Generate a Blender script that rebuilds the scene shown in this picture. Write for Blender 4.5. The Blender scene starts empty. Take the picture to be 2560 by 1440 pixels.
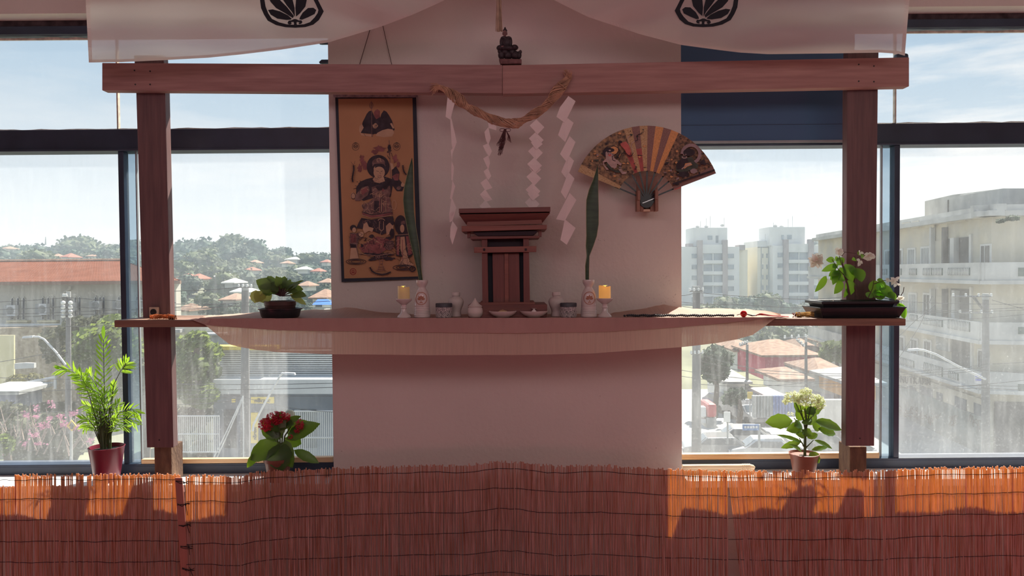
import bpy, math, random
from mathutils import Vector, Matrix, noise
R = math.radians
SC = bpy.context.scene
COL = SC.collection
# ---------------------------------------------------------------- camera
CAM = Vector((0.0, 0.0, 1.6))
F = 1794.0
PITCH, ROLL = R(1.3), R(0.45)
fwd = Vector((0, math.cos(PITCH), -math.sin(PITCH)))
up0 = Vector((0, math.sin(PITCH), math.cos(PITCH)))
rt0 = Vector((1, 0, 0))
rgt = rt0*math.cos(ROLL) - up0*math.sin(ROLL)
upv = rt0*math.sin(ROLL) + up0*math.cos(ROLL)
cd = bpy.data.cameras.new('camera'); cam = bpy.data.objects.new('camera', cd); COL.objects.link(cam)
cam.matrix_world = Matrix(((rgt.x, upv.x, -fwd.x, CAM.x), (rgt.y, upv.y, -fwd.y, CAM.y), (rgt.z, upv.z, -fwd.z, CAM.z), (0, 0, 0, 1)))
cd.sensor_fit = 'HORIZONTAL'; cd.sensor_width = 36.0; cd.lens = F/2560*36
cd.clip_start = 0.05; cd.clip_end = 3000
SC.camera = cam

def P(px, py, D):
    "the point at depth D (world y) that is seen at this place of the photograph"
    d = rgt*((px-1280)/F) + upv*((720-py)/F) + fwd
    return CAM + d*(D/d.y)
def PZ(px, py, z):
    d = rgt*((px-1280)/F) + upv*((720-py)/F) + fwd
    return CAM + d*((z-CAM.z)/d.z)
def lin(c):
    return tuple(((v/255)/12.92 if v/255 <= .04045 else ((v/255+.055)/1.055)**2.4) for v in c)

# ---------------------------------------------------------------- colour management
vs = SC.view_settings
vs.view_transform = 'Standard'; vs.look = 'None'; vs.exposure = 0.0; vs.gamma = 1.0; vs.use_curve_mapping = False
SC.cycles.max_bounces = 10; SC.cycles.transparent_max_bounces = 16
SC.cycles.use_denoising = True
SC.cycles.sample_clamp_indirect = 6.0

# ---------------------------------------------------------------- sky
W = bpy.data.worlds.new('world'); SC.world = W; W.use_nodes = True
nt = W.node_tree; nt.nodes.clear()
def N(t, **k):
    n = nt.nodes.new(t)
    for a, b in k.items(): setattr(n, a, b)
    return n
tc = N('ShaderNodeTexCoord'); sep = N('ShaderNodeSeparateXYZ'); nt.links.new(tc.outputs['Generated'], sep.inputs[0])
ramp = N('ShaderNodeValToRGB'); nt.links.new(sep.outputs['Z'], ramp.inputs[0])
e = ramp.color_ramp.elements
e[0].position = 0.0; e[0].color = (.80, .84, .86, 1)
e[1].position = 1.0; e[1].color = (.25, .42, .70, 1)
for p_, c_ in ((.10, (.74, .81, .86, 1)), (.20, (.56, .69, .80, 1)), (.34, (.42, .60, .78, 1))):
    q = e.new(p_); q.color = c_
mp = N('ShaderNodeMapping'); mp.inputs['Scale'].default_value = (1.6, 1.6, 9.0); mp.inputs['Location'].default_value = (3.1, .4, 1.2)
nt.links.new(tc.outputs['Generated'], mp.inputs[0])
nz = N('ShaderNodeTexNoise'); nz.inputs['Scale'].default_value = 2.2; nz.inputs['Detail'].default_value = 7; nz.inputs['Roughness'].default_value = .56
nt.links.new(mp.outputs[0], nz.inputs[0])
cr = N('ShaderNodeValToRGB'); cr.color_ramp.elements[0].position = .44; cr.color_ramp.elements[1].position = .66
nt.links.new(nz.outputs[0], cr.inputs[0])
xr = N('ShaderNodeMapRange'); xr.inputs[1].default_value = -.5; xr.inputs[2].default_value = .55; xr.inputs[3].default_value = .25; xr.inputs[4].default_value = 1.0
nt.links.new(sep.outputs['X'], xr.inputs[0])
mu = N('ShaderNodeMath', operation='MULTIPLY'); nt.links.new(cr.outputs[0], mu.inputs[0]); nt.links.new(xr.outputs[0], mu.inputs[1])
mx = N('ShaderNodeMix', data_type='RGBA'); nt.links.new(mu.outputs[0], mx.inputs[0]); nt.links.new(ramp.outputs[0], mx.inputs[6]); mx.inputs[7].default_value = (1.05, 1.03, 1.0, 1)
bg = N('ShaderNodeBackground'); bg.inputs[1].default_value = 0.98; nt.links.new(mx.outputs[2], bg.inputs[0])
wo = N('ShaderNodeOutputWorld'); nt.links.new(bg.outputs[0], wo.inputs[0])

# ---------------------------------------------------------------- sun, high in front of the windows and a little to the right
sd = bpy.data.lights.new('sun', 'SUN'); sd.energy = 12.5; sd.angle = R(.6); sd.color = (1, .93, .80)
so = bpy.data.objects.new('sun', sd); COL.objects.link(so)
so.rotation_euler = Vector((.50*.60, .85*.60, .80)).to_track_quat('Z', 'Y').to_euler()

def area(name, loc, target, size, energy, col):
    l = bpy.data.lights.new(name, 'AREA'); l.shape = 'RECTANGLE'; l.size, l.size_y = size; l.energy = energy; l.color = col
    o = bpy.data.objects.new(name, l); COL.objects.link(o); o.location = loc
    o.rotation_euler = (Vector(loc)-Vector(target)).to_track_quat('Z', 'Y').to_euler()
    return o
# unseen fill lights added behind the camera to brighten the interior
area('added_high_fill', (-.5, -.5, 2.85), (0, 2.9, 2.3), (3.2, .9), 21, (1, .72, .79))
area('added_high_fill', (2.2, -1.2, 2.75), (1.2, 2.9, 1.6), (1.6, 1.0), 15, (1, .93, .84))
area('added_red_low_fill', (-2.6, 0.2, .35), (-1.9, 2.8, .5), (.9, .5), 5, (1, .25, .30))  # added red lights, put low to redden the bottom corners
area('added_red_low_fill', (2.7, 0.2, .35), (2.1, 2.8, .5), (.9, .5), 7, (1, .22, .29))

# ---------------------------------------------------------------- mesh builder
rnd = random.Random(7)
ORG = {}
class MB:
    def __init__(s): s.v = []; s.f = []; s.m = []
    def add(s, vs_, fs, m=0):
        b = len(s.v); s.v += [tuple(p) for p in vs_]
        for f_ in fs: s.f.append(tuple(i+b for i in f_)); s.m.append(m)
        return s
    def hexa(s, p, m=0):   # p: 4 front (ccw seen from front: bl br tr tl), 4 back
        return s.add(p, [(0, 1, 2, 3), (5, 4, 7, 6), (4, 0, 3, 7), (1, 5, 6, 2), (3, 2, 6, 7), (4, 5, 1, 0)], m)
    def box(s, x0, x1, y0, y1, z0, z1, m=0):
        return s.hexa([(x0, y0, z0), (x1, y0, z0), (x1, y0, z1), (x0, y0, z1), (x0, y1, z0), (x1, y1, z0), (x1, y1, z1), (x0, y1, z1)], m)
    def prism(s, pts, off, m=0):
        pts = [Vector(p) for p in pts]; off = Vector(off); n = len(pts)
        fs = [tuple(range(n)), tuple(range(2*n-1, n-1, -1))]
        fs += [(j, i, i+n, j+n) for i in range(n) for j in [(i+1) % n]]
        return s.add(pts+[p+off for p in pts], fs, m)
    def pq(s, pix, D0, D1, m=0):    # pixel polygon at front depth D0, going straight back to D1
        return s.prism([P(x, y, D0) for x, y in pix], (0, D1-D0, 0), m)
    def pr(s, x0, y0, x1, y1, D0, D1, m=0):
        return s.pq([(x0, y1), (x1, y1), (x1, y0), (x0, y0)], D0, D1, m)
    def flat(s, pix, D, m=0):
        return s.add([P(x, y, D) for x, y in pix], [tuple(range(len(pix)))], m)
    def tube(s, path, r, n=8, m=0, cap=True):
        path = [Vector(p) for p in path]; k = len(path)
        if k < 2: return s
        rr = r if isinstance(r, (list, tuple)) else [r]*k
        vs_ = []; ref = None
        for i, p in enumerate(path):
            t = (path[min(i+1, k-1)]-path[max(i-1, 0)])
            if t.length < 1e-9: t = Vector((0, 0, 1))
            t.normalize()
            if ref is None: ref = Vector((0, 0, 1)) if abs(t.z) < .9 else Vector((1, 0, 0))
            a = t.cross(ref)
            if a.length < 1e-6: a = t.orthogonal()
            a.normalize(); b = a.cross(t); ref = b.copy() if abs(b.dot(t)) < .9 else ref
            for j in range(n):
                w = 2*math.pi*j/n
                vs_.append(p+(a*math.cos(w)+b*math.sin(w))*rr[i])
        fs = [(i*n+j, i*n+(j+1) % n, (i+1)*n+(j+1) % n, (i+1)*n+j) for i in range(k-1) for j in range(n)]
        if cap: fs += [tuple(range(n-1, -1, -1)), tuple(range((k-1)*n, k*n))]
        return s.add(vs_, fs, m)
    def lathe(s, c, prof, n=32, m=0, sx=1, sy=1):
        c = Vector(c); vs_ = []; fs = []; k = len(prof)
        for r, z in prof:
            for j in range(n):
                w = 2*math.pi*j/n; vs_.append(c+Vector((r*sx*math.cos(w), r*sy*math.sin(w), z)))
        fs = [(i*n+j, i*n+(j+1) % n, (i+1)*n+(j+1) % n, (i+1)*n+j) for i in range(k-1) for j in range(n)]
        fs += [tuple(range(n-1, -1, -1)), tuple(range((k-1)*n, k*n))]
        return s.add(vs_, fs, m)
    def plathe(s, cx, by, D, prof, n=32, m=0, sy=1):   # profile in pixels: (half width, height over base)
        k = D/F
        return s.lathe(P(cx, by, D), [(max(r, .01)*k, z*k) for r, z in prof], n, m, 1, sy)
    def grid(s, fn, nu, nv, m=0):
        vs_ = [fn(i/nu, j/nv) for j in range(nv+1) for i in range(nu+1)]
        return s.add(vs_, [(j*(nu+1)+i, j*(nu+1)+i+1, (j+1)*(nu+1)+i+1, (j+1)*(nu+1)+i) for j in range(nv) for i in range(nu)], m)
    def ball(s, c, r, m=0, n=10, k=6, sz=1):
        c = Vector(c); prof = [(r*math.sin(math.pi*(i+.0001)/k), -r*sz*math.cos(math.pi*i/k)) for i in range(k+1)]
        return s.lathe(c, prof, n, m)
    def leaf(s, base, d, nrm, L, wd, curl=0., fold=.15, n=6, m=0, shape=1.0, tipw=.0, jag=0.):
        "a pointed leaf that starts at base, runs along d and bends away from nrm"
        d = Vector(d).normalized(); nrm = Vector(nrm); nrm = (nrm-d*nrm.dot(d))
        nrm = nrm.normalized() if nrm.length > 1e-6 else d.orthogonal().normalized()
        p = Vector(base); side = d.cross(nrm).normalized(); vs_ = []
        for i in range(n+1):
            t = i/n; w = wd*.5*(math.sin(math.pi*min(1, t**shape))**.8 if 0 < t < 1 else tipw)
            if jag and i % 2: w *= 1-jag
            vs_ += [p-side*w+nrm*w*fold*2, p.copy(), p+side*w+nrm*w*fold*2]
            a = curl/n; q = Matrix.Rotation(-a, 3, side); d = q @ d; nrm = q @ nrm; p = p+d*(L/n)
        fs = []
        for i in range(n):
            for j in (0, 1): fs.append((i*3+j, i*3+j+1, (i+1)*3+j+1, (i+1)*3+j))
        return s.add(vs_, fs, m)
    def build(s, name, mats, parent=None, smooth=False, bev=0, at=None):
        if not isinstance(mats, (list, tuple)): mats = [mats]
        if parent is not None: o_ = ORG[parent.name]
        elif at is not None: o_ = Vector(at)
        else:
            xs = [p[0] for p in s.v]; ys = [p[1] for p in s.v]; zs = [p[2] for p in s.v]
            o_ = Vector(((min(xs)+max(xs))/2, (min(ys)+max(ys))/2, min(zs)))
        me = bpy.data.meshes.new(name)
        me.from_pydata([(p[0]-o_.x, p[1]-o_.y, p[2]-o_.z) for p in s.v], [], s.f)
        for m_ in mats: me.materials.append(m_)
        me.polygons.foreach_set('material_index', s.m)
        if smooth: me.polygons.foreach_set('use_smooth', [True]*len(s.f))
        me.update()
        ob = bpy.data.objects.new(name, me); COL.objects.link(ob)
        if parent is not None: ob.parent = parent
        else: ob.location = o_
        ORG[ob.name] = o_
        if bev:
            b = ob.modifiers.new('bevel', 'BEVEL'); b.width = bev; b.segments = 2; b.limit_method = 'ANGLE'
        if smooth:
            try:
                es = ob.modifiers.new('smooth', 'EDGE_SPLIT'); es.split_angle = R(40)
            except Exception: pass
        return ob
def tag(o, label=None, cat=None, group=None, kind=None):
    if label: o['label'] = label
    if cat: o['category'] = cat
    if group: o['group'] = group
    if kind: o['kind'] = kind
    return o
def thing(name, loc, label, cat, group=None):
    o = bpy.data.objects.new(name, None); COL.objects.link(o); o.location = loc; o.empty_display_size = .05
    ORG[o.name] = Vector(loc)
    return tag(o, label, cat, group)
def struct(name, mb, mat, **k):
    return tag(mb.build(name, mat, **k), kind='structure')
def copy_tree(o, loc, rotz=None, scale=None, parent=None, label=None, group=None):
    c = o.copy(); COL.objects.link(c)
    if parent is None:
        c.location = loc
        if rotz is not None: c.rotation_euler = (0, 0, rotz)
        if scale: c.scale = (scale,)*3 if not isinstance(scale, (tuple, list)) else scale
        if label: c['label'] = label
        if group: c['group'] = group
    else: c.parent = parent
    for ch in list(o.children): copy_tree(ch, None, parent=c)
    return c

# ---------------------------------------------------------------- materials
def mat(name, col, rough=.6, var=.12, scale=12, bump=0., bscale=None, trans=0., tcol=None, metal=0., stretch=(1, 1, 1), emit=0., ecol=None, col2=None, coat=0., detail=4, clear=0., spec=.5):
    m = bpy.data.materials.new(name); m.use_nodes = True; t = m.node_tree; t.nodes.clear(); L_ = t.links.new
    c = lin(col) if max(col) > 1.5 else col
    c2 = (lin(col2) if max(col2) > 1.5 else col2) if col2 else None
    out = t.nodes.new('ShaderNodeOutputMaterial'); bs = t.nodes.new('ShaderNodeBsdfPrincipled')
    bs.inputs['Roughness'].default_value = rough; bs.inputs['Metallic'].default_value = metal
    bs.inputs['Specular IOR Level'].default_value = spec; bs.inputs['Coat Weight'].default_value = coat
    co = t.nodes.new('ShaderNodeTexCoord'); ma = t.nodes.new('ShaderNodeMapping'); ma.inputs['Scale'].default_value = stretch
    L_(co.outputs['Object'], ma.inputs[0])
    nz_ = t.nodes.new('ShaderNodeTexNoise'); nz_.inputs['Scale'].default_value = scale; nz_.inputs['Detail'].default_value = detail
    L_(ma.outputs[0], nz_.inputs[0])
    rp = t.nodes.new('ShaderNodeValToRGB'); L_(nz_.outputs[0], rp.inputs[0])
    a = tuple(x*(1-var) for x in c); b = tuple(min(1, x*(1+var)) for x in c)
    if c2: a, b = c, c2
    rp.color_ramp.elements[0].position = .32; rp.color_ramp.elements[1].position = .68
    rp.color_ramp.elements[0].color = (*a, 1); rp.color_ramp.elements[1].color = (*b, 1)
    L_(rp.outputs[0], bs.inputs['Base Color'])
    if bump:
        n2 = t.nodes.new('ShaderNodeTexNoise'); n2.inputs['Scale'].default_value = bscale or scale*4; n2.inputs['Detail'].default_value = 5
        L_(ma.outputs[0], n2.inputs[0])
        bp = t.nodes.new('ShaderNodeBump'); bp.inputs['Strength'].default_value = bump; bp.inputs['Distance'].default_value = .01
        L_(n2.outputs[0], bp.inputs['Height']); L_(bp.outputs[0], bs.inputs['Normal'])
    if emit:
        ec = ecol or col; ec = lin(ec) if max(ec) > 1.5 else ec
        bs.inputs['Emission Color'].default_value = (*ec, 1); bs.inputs['Emission Strength'].default_value = emit
    last = bs.outputs[0]
    if trans:
        tr = t.nodes.new('ShaderNodeBsdfTranslucent'); mi_ = t.nodes.new('ShaderNodeMixShader'); mi_.inputs[0].default_value = trans
        if tcol: tr.inputs[0].default_value = (*(lin(tcol) if max(tcol) > 1.5 else tcol), 1)
        else: L_(rp.outputs[0], tr.inputs[0])
        L_(last, mi_.inputs[1]); L_(tr.outputs[0], mi_.inputs[2]); last = mi_.outputs[0]
    if clear:
        tp = t.nodes.new('ShaderNodeBsdfTransparent'); mi_ = t.nodes.new('ShaderNodeMixShader'); mi_.inputs[0].default_value = clear
        L_(last, mi_.inputs[1]); L_(tp.outputs[0], mi_.inputs[2]); last = mi_.outputs[0]
    L_(last, out.inputs[0])
    return m
def wood(name, col, col2, axis='x', rough=.55, bump=.15, sc=5):
    st = {'x': (1, 14, 14), 'z': (14, 14, 1)}[axis]
    return mat(name, col, rough, scale=sc, col2=col2, stretch=st, bump=bump, bscale=sc*2, detail=6)
# ================================================================ THE ROOM
M = {}
M['wall'] = mat('painted_plaster', (.70, .64, .60), .8, .03, 3, bump=.25, bscale=55)
M['ceil'] = mat('ceiling_paint', (.60, .52, .50), .9, .03, 2)
M['floor'] = mat('red_floor', (.20, .06, .07), .7, .15, 6)
M['frame'] = mat('dark_navy_metal', (.028, .044, .078), .45, .2, 8)
M['sill'] = mat('white_marble', (.80, .80, .80), .35, .06, 6)
M['alu'] = mat('grey_rubber', (.25, .29, .32), .5, .1, 9)
XL = P(827, 640, 2.92).x; XR = P(1703.5, 640, 2.92).x
ZT = 2.656; ZS = .765
b = MB()
b.box(XL, XR, 2.92, 3.42, 0, 3.0)                   # the pier between the windows
b.box(-4.2, XL, 2.92, 3.10, 0, ZS-.03); b.box(XR, 4.2, 2.92, 3.10, 0, ZS-.03)
b.box(-4.2, XL, 2.92, 3.10, ZT, 3.0); b.box(XR, 4.2, 2.92, 3.10, ZT, 3.0)
b.box(-4.4, -4.2, 2.92, 3.10, 0, 3.0); b.box(4.2, 4.4, 2.92, 3.10, 0, 3.0)
struct('wall_front', b, M['wall'])
struct('wall_left', MB().box(-4.4, -4.2, -4, 2.92, 0, 3.0), M['wall'])
struct('wall_right', MB().box(4.2, 4.4, -4, 2.92, 0, 3.0), M['wall'])
struct('wall_back', MB().box(-4.4, 4.4, -4.2, -4, 0, 3.0), M['wall'])
struct('ceiling', MB().box(-4.4, 4.4, -4.2, 3.1, 3.0, 3.15), M['ceil'])
struct('floor', MB().box(-4.4, 4.4, -4.2, 3.1, -.15, 0), M['floor'])
struct('trim_1', MB().box(-4.2, XL, 2.83, 3.10, ZS-.03, ZS), M['sill'], bev=.004)
struct('trim_2', MB().box(XR, 4.2, 2.83, 3.10, ZS-.03, ZS), M['sill'], bev=.004)

# dusty glass: a clear pane with a thin film of dust that catches the sun
def glass_mat(name, base, streak, tint=(1, 1, 1)):
    m = bpy.data.materials.new(name); m.use_nodes = True; t = m.node_tree; t.nodes.clear(); L_ = t.links.new
    out = t.nodes.new('ShaderNodeOutputMaterial'); co = t.nodes.new('ShaderNodeTexCoord')
    tp = t.nodes.new('ShaderNodeBsdfTransparent'); tp.inputs[0].default_value = (*tint, 1)
    tr = t.nodes.new('ShaderNodeBsdfTranslucent'); tr.inputs[0].default_value = (.90, .93, .97, 1)
    gl = t.nodes.new('ShaderNodeBsdfGlossy'); gl.inputs['Roughness'].default_value = .25
    n1 = t.nodes.new('ShaderNodeTexNoise'); n1.inputs['Scale'].default_value = 2.2; n1.inputs['Detail'].default_value = 6
    n2 = t.nodes.new('ShaderNodeTexNoise'); n2.inputs['Scale'].default_value = 130; n2.inputs['Detail'].default_value = 3
    ma = t.nodes.new('ShaderNodeMapping'); ma.inputs['Scale'].default_value = (9, 1, 1.2)
    n3 = t.nodes.new('ShaderNodeTexNoise'); n3.inputs['Scale'].default_value = 5; n3.inputs['Detail'].default_value = 5
    L_(co.outputs['Object'], n1.inputs[0]); L_(co.outputs['Object'], n2.inputs[0]); L_(co.outputs['Object'], ma.inputs[0]); L_(ma.outputs[0], n3.inputs[0])
    sp = t.nodes.new('ShaderNodeSeparateXYZ'); L_(co.outputs['Object'], sp.inputs[0])
    lo = t.nodes.new('ShaderNodeMapRange'); lo.inputs[1].default_value = .05; lo.inputs[2].default_value = .9; lo.inputs[3].default_value = 1.5; lo.inputs[4].default_value = .55
    L_(sp.outputs['Z'], lo.inputs[0])                      # more dirt near the bottom of the pane
    def mr(src, a, b_, c_, d_):
        q = t.nodes.new('ShaderNodeMapRange'); q.inputs[1].default_value = a; q.inputs[2].default_value = b_; q.inputs[3].default_value = c_; q.inputs[4].default_value = d_
        L_(src, q.inputs[0]); return q.outputs[0]
    def mm(op, a, b_):
        q = t.nodes.new('ShaderNodeMath'); q.operation = op
        for i, x in enumerate((a, b_)):
            if isinstance(x, (int, float)): q.inputs[i].default_value = x
            else: L_(x, q.inputs[i])
        return q.outputs[0]
    s_ = mm('ADD', mr(n1.outputs[0], .3, .7, base*.5, base*1.3), mr(n3.outputs[0], .48, .75, 0, streak))
    s_ = mm('ADD', s_, mr(n2.outputs[0], .60, .78, 0, .07))
    s_ = mm('MULTIPLY', s_, lo.outputs[0])
    mi_ = t.nodes.new('ShaderNodeMixShader'); L_(s_, mi_.inputs[0]); L_(tp.outputs[0], mi_.inputs[1]); L_(tr.outputs[0], mi_.inputs[2])
    m2 = t.nodes.new('ShaderNodeMixShader'); m2.inputs[0].default_value = .008; L_(mi_.outputs[0], m2.inputs[1]); L_(gl.outputs[0], m2.inputs[2])
    L_(m2.outputs[0], out.inputs[0]); return m
M['glass'] = glass_mat('dusty_glass', .045, .03)
M['glass_right'] = glass_mat('streaked_glass', .075, .022)
M['glass_up'] = glass_mat('clean_glass', .012, .006)
M['glass_dark'] = glass_mat('overlapping_glass', .05, .02, (.62, .70, .76))
ZG = .800                     # bottom edge of the glass
def X(px, py=750, D=3.03): return P(px, py, D).x
def window(n, x0, x1, side):
    root = bpy.data.objects.new('window_%d' % n, None); COL.objects.link(root); root.location = ((x0+x1)/2, 3.03, ZS)
    ORG[root.name] = Vector(root.location); root['kind'] = 'structure'
    zc = 2.158-(.0 if side < 0 else .0); h = .045
    fr = MB()
    fr.box(x0, x1, 2.985, 3.07, ZS, ZG)                      # bottom rail
    fr.box(x0, x1, 2.995, 3.07, 2.598, 2.632)                   # head
    fr.box(x0, x1, 2.99, 3.07, zc-h, zc+h)                 # transom
    fr.box(x0, x1, 2.975, 2.99, zc-h-.001, zc-h+.008)                  # thin lower lip
    fr.box(x0, x1, 2.985, 3.06, ZG-.002, ZG+.008)
    fr.build('window_frame', M['frame'], root, bev=.002)
    MB().box(x0, x1, 3.0, 3.06, 2.632, ZT).build('head_strip', mat('old_putty_strip', (.05, .035, .04), .9, .6, 30), root)
    xs = X(322) if side < 0 else X(2230)
    st = MB().box(xs-.0125, xs+.0105, 2.99, 3.03, ZG, zc-h)
    st.build('stile', M['frame'], root, bev=.002)
    xo = X(353) if side < 0 else X(2197)
    a, c = min(xo, xs), max(xo, xs)
    MB().box(a, c, 3.012, 3.016, ZG, zc-h).build('overlap_pane', M['glass_dark'], root)
    MB().box(xo-.0025, xo+.0025, 3.008, 3.02, ZG, zc-h).build('pane_edge', M['alu'], root)
    g = MB(); g.box(x0, xs, 3.03, 3.034, ZG, zc-h).build('pane', M['glass'] if side < 0 else M['glass'], root)
    MB().box(xs, x1, 3.040, 3.044, ZG, zc-h).build('pane', M['glass'] if side < 0 else M['glass_right'], root)
    xu = X(296, 250) if side < 0 else X(2236, 250)
    MB().box(x0, xu, 3.03, 3.034, zc+h, 2.598).build('upper_pane', M['glass_up'], root)
    MB().box(xu, x1, 3.03, 3.034, zc+h, 2.598).build('upper_pane', M['glass_up'], root)
    jm = mat('sealant_bead', (.62, .56, .46), .7, .3, 40)
    j = MB(); j.box(xu-.003, xu+.003, 3.02, 3.036, zc+h, 2.598)
    j.build('sealant_joint', jm, root)
    # uneven bead of old sealant along the transom and under the head
    def bead(zz, hh, seed):
        mb = MB(); rr = random.Random(seed); k = 90; pts = []
        tops = [(x0+(x1-x0)*i/k, zz+hh*(.55+.45*rr.random())) for i in range(k+1)]
        for i in range(k):
            (xa, za), (xb, zb) = tops[i], tops[i+1]
            mb.hexa([(xa, 3.02, zz), (xb, 3.02, zz), (xb, 3.02, zb), (xa, 3.02, za), (xa, 3.028, zz), (xb, 3.028, zz), (xb, 3.028, zb), (xa, 3.028, za)])
        mb.build('sealant_bead', jm, root)
    bead(zc+h, .011, n)
    bead(2.583, .012, n+5)
    return root
wa = window(1, -4.2, XL, -1)
wb = window(2, XR, 4.2, 1)
for y_ in (109, 157):
    q_ = P(812, y_, 2.975); mbh = MB(); mbh.tube([q_+Vector((-.022, 0, 0)), q_+Vector((-.012, 0, .004)), q_+Vector((.022, 0, .004))], [.004, .009, .009], 10); mbh.build('window_catch', M['frame'], wa, smooth=True)
q_ = P(2255, 152, 2.96); mbh = MB(); mbh.box(q_.x-.028, q_.x+.026, 2.95, 2.985, q_.z-.03, q_.z+.031); mbh.build('window_catch', M['frame'], wb, bev=.012)

# navy roller blind in the right window
t_ = thing('roller_blind', P(1905, 360, 2.97), 'navy blue roller blind half lowered beside the right wooden post', 'blind')
bl = mat('navy_blind_cloth', (.075, .165, .30), .75, .05, 3)
x0, x1 = XR+.004, P(2135, 300, 2.97).x
z1 = P(1905, 358, 2.97).z
bb = MB(); bb.box(x0, x1, 2.966, 2.969, z1+.008, 2.60); bb.build('cloth', bl, t_)
MB().tube([(x0, 2.968, 2.62), (x1, 2.968, 2.62)], .02, 14).build('roller', M['frame'], t_)
MB().box(x0, x1, 2.962, 2.973, z1, z1+.010).build('bottom_bar', mat('grey_bar', (.30, .33, .35), .4), t_)
MB().box(x0, x1, 2.9645, 2.966, P(1905, 312, 2.97).z-.001, P(1905, 312, 2.97).z+.0008).build('seam', mat('blue_seam', (.05, .08, .13), .7), t_)

# ---------------------------------------------------------------- timber frame (gate of two posts and a cross beam)
M['timber'] = wood('reddish_timber', (.40, .22, .20), (.28, .14, .13), 'x')
M['timber2'] = wood('reddish_timber_light', (.44, .24, .21), (.34, .17, .155), 'x')
M['post'] = wood('reddish_timber_post', (.19, .105, .105), (.125, .07, .075), 'z')
g = thing('timber_gate_frame', P(1280, 195, 2.745), 'reddish timber gate of two posts and a long cross beam in front of the windows', 'wooden frame')
MB().pq([(255, 226), (1256, 233.5), (1256, 162), (255, 157)], 2.745, 2.785).build('beam', M['timber'], g, bev=.002)
o = MB().pq([(1256.5, 235), (2273, 216), (2273, 143), (1256.5, 163)], 2.742, 2.785).build('beam', M['timber2'], g, bev=.002)
tag(o, 'slightly lighter right half of the cross beam')
po = MB().pq([(367, 1119), (433.5, 1119), (412, 200), (408, 138), (335, 138), (340, 228)], 2.79, 2.83).build('post', M['post'], g, bev=.002)
po2 = MB().pq([(2114.5, 1115), (2186, 1115), (2195, 220), (2197, 125), (2120, 125), (2118, 218)], 2.79, 2.83).build('post', M['post'], g, bev=.002)
sm = mat('dark_screw', (.02, .015, .015), .5)
for k, ((px, py), D) in enumerate([((336, 176), 2.744), ((375, 178), 2.744), ((338, 211), 2.744), ((375, 211), 2.744), ((2147, 161), 2.741), ((2185, 165), 2.741), ((2147, 203), 2.741), ((2185, 204), 2.741), ((398, 1100), 2.789), ((2150, 1096), 2.789)]):
    c = P(px, py, D); MB().tube([c, c+Vector((0, .004, 0))], .0032, 8).build('screw', sm, g)
# knot in the beam
# wood blocks under the posts, on the sills
bw = mat('rough_dark_block_wood', (.10, .055, .04), .9, scale=14, col2=(.20, .12, .075), bump=.6, stretch=(3, 3, 1))
for (a, c, lab) in ((385, 428, 'rough brown wood block between the sill and the left post'), (2125, 2167, 'rough brown wood block between the sill and the right post')):
    D = 2.845; q0 = P(a, 1119, D); q1 = P(c, 1119, D)
    tag(MB().box(q0.x, q1.x, D, D+.10, ZS, q0.z+.003).build('wood_block', bw, bev=.003), lab, 'wood block')
for px, lab in ((900, None),):
    pass
# wooden battens on the bottom rails
bat = wood('pale_batten', (.62, .38, .20), (.78, .55, .33), 'x', bump=.3)
def batten(pa, pb, y0, y1, D, lab):
    a = P(pa, y1, D); c = P(pb, y1, D); z0 = ZG+.010; h = (y1-y0)*D/F
    return tag(MB().box(a.x, c.x, D, D+.028, z0, z0+h).build('batten', bat, bev=.002), lab, 'batten')
batten(353, 640, 1154, 1165, 2.978, 'narrow pale batten on the window rail behind the rough block')
batten(641, 832, 1152, 1165, 2.979, 'narrow pale batten on the window rail behind the red flowers')
batten(1704, 2199, 1141, 1155, 2.975, 'long pale batten on the right window rail behind the white flowers')
a = P(1706, 1164, 2.93); c = P(1886, 1164, 2.93)
mb = MB(); r_ = .011
zz = ZS+.026
mb.tube([(a.x, 2.93, zz), (c.x-.02, 2.93, zz), (c.x-.006, 2.93, zz-.002), (c.x, 2.93, zz-.005)], [.012, .012, .010, .006], 14)
for k in range(5):
    xx = c.x-.022-.007*k; mb.tube([(xx, 2.93, zz), (xx+.003, 2.93, zz)], .0132, 14)
mb.box(a.x, c.x-.004, 2.922, 2.938, ZS, zz-.008)
tag(mb.build('bamboo_rod', wood('bamboo_rod_mat', (.66, .50, .33), (.78, .62, .42), 'x'), smooth=True), 'pale rod with ringed rounded end lying on the right sill', 'rod')

# ---------------------------------------------------------------- shelf
M['shelf'] = wood('shelf_wood', (.19, .105, .075), (.29, .165, .11), 'x')
D0, D1 = 2.62, 2.905
L0 = P(285, 800.5, D0); R0 = P(2265, 796.5, D0)
th = .026
def shz(x): return L0.z+(R0.z-L0.z)*(x-L0.x)/(R0.x-L0.x)
pl0, pl1 = P(352, 800, 2.79).x-.003, P(430, 800, 2.79).x+.004
pr0, pr1 = P(2112, 800, 2.79).x-.004, P(2194, 800, 2.79).x+.004
def sp(x, y): return Vector((x, y, shz(x)-th))
pts = [sp(L0.x, D0), sp(R0.x, D0), sp(R0.x, D1), sp(pr1, D1), sp(pr1, 2.786), sp(pr0, 2.786), sp(pr0, D1), sp(pl1, D1), sp(pl1, 2.786), sp(pl0, 2.786), sp(pl0, D1), sp(L0.x+.06, D1), sp(L0.x+.005, D0+.10)]
mb = MB(); mb.prism(pts[::-1], (0, 0, th))
tag(mb.build('shelf_board', M['shelf'], bev=.003), 'long dark wooden shelf board running across both posts under the altar cloth', 'shelf')
def SZ(px, D): return shz(P(px, 790, D).x)
def onshelf(px, D, lift=.0045):      # the point of the covered shelf top under this column of the photograph
    x = P(px, 785, D).x; return Vector((x, D, shz(x)+lift))

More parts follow.
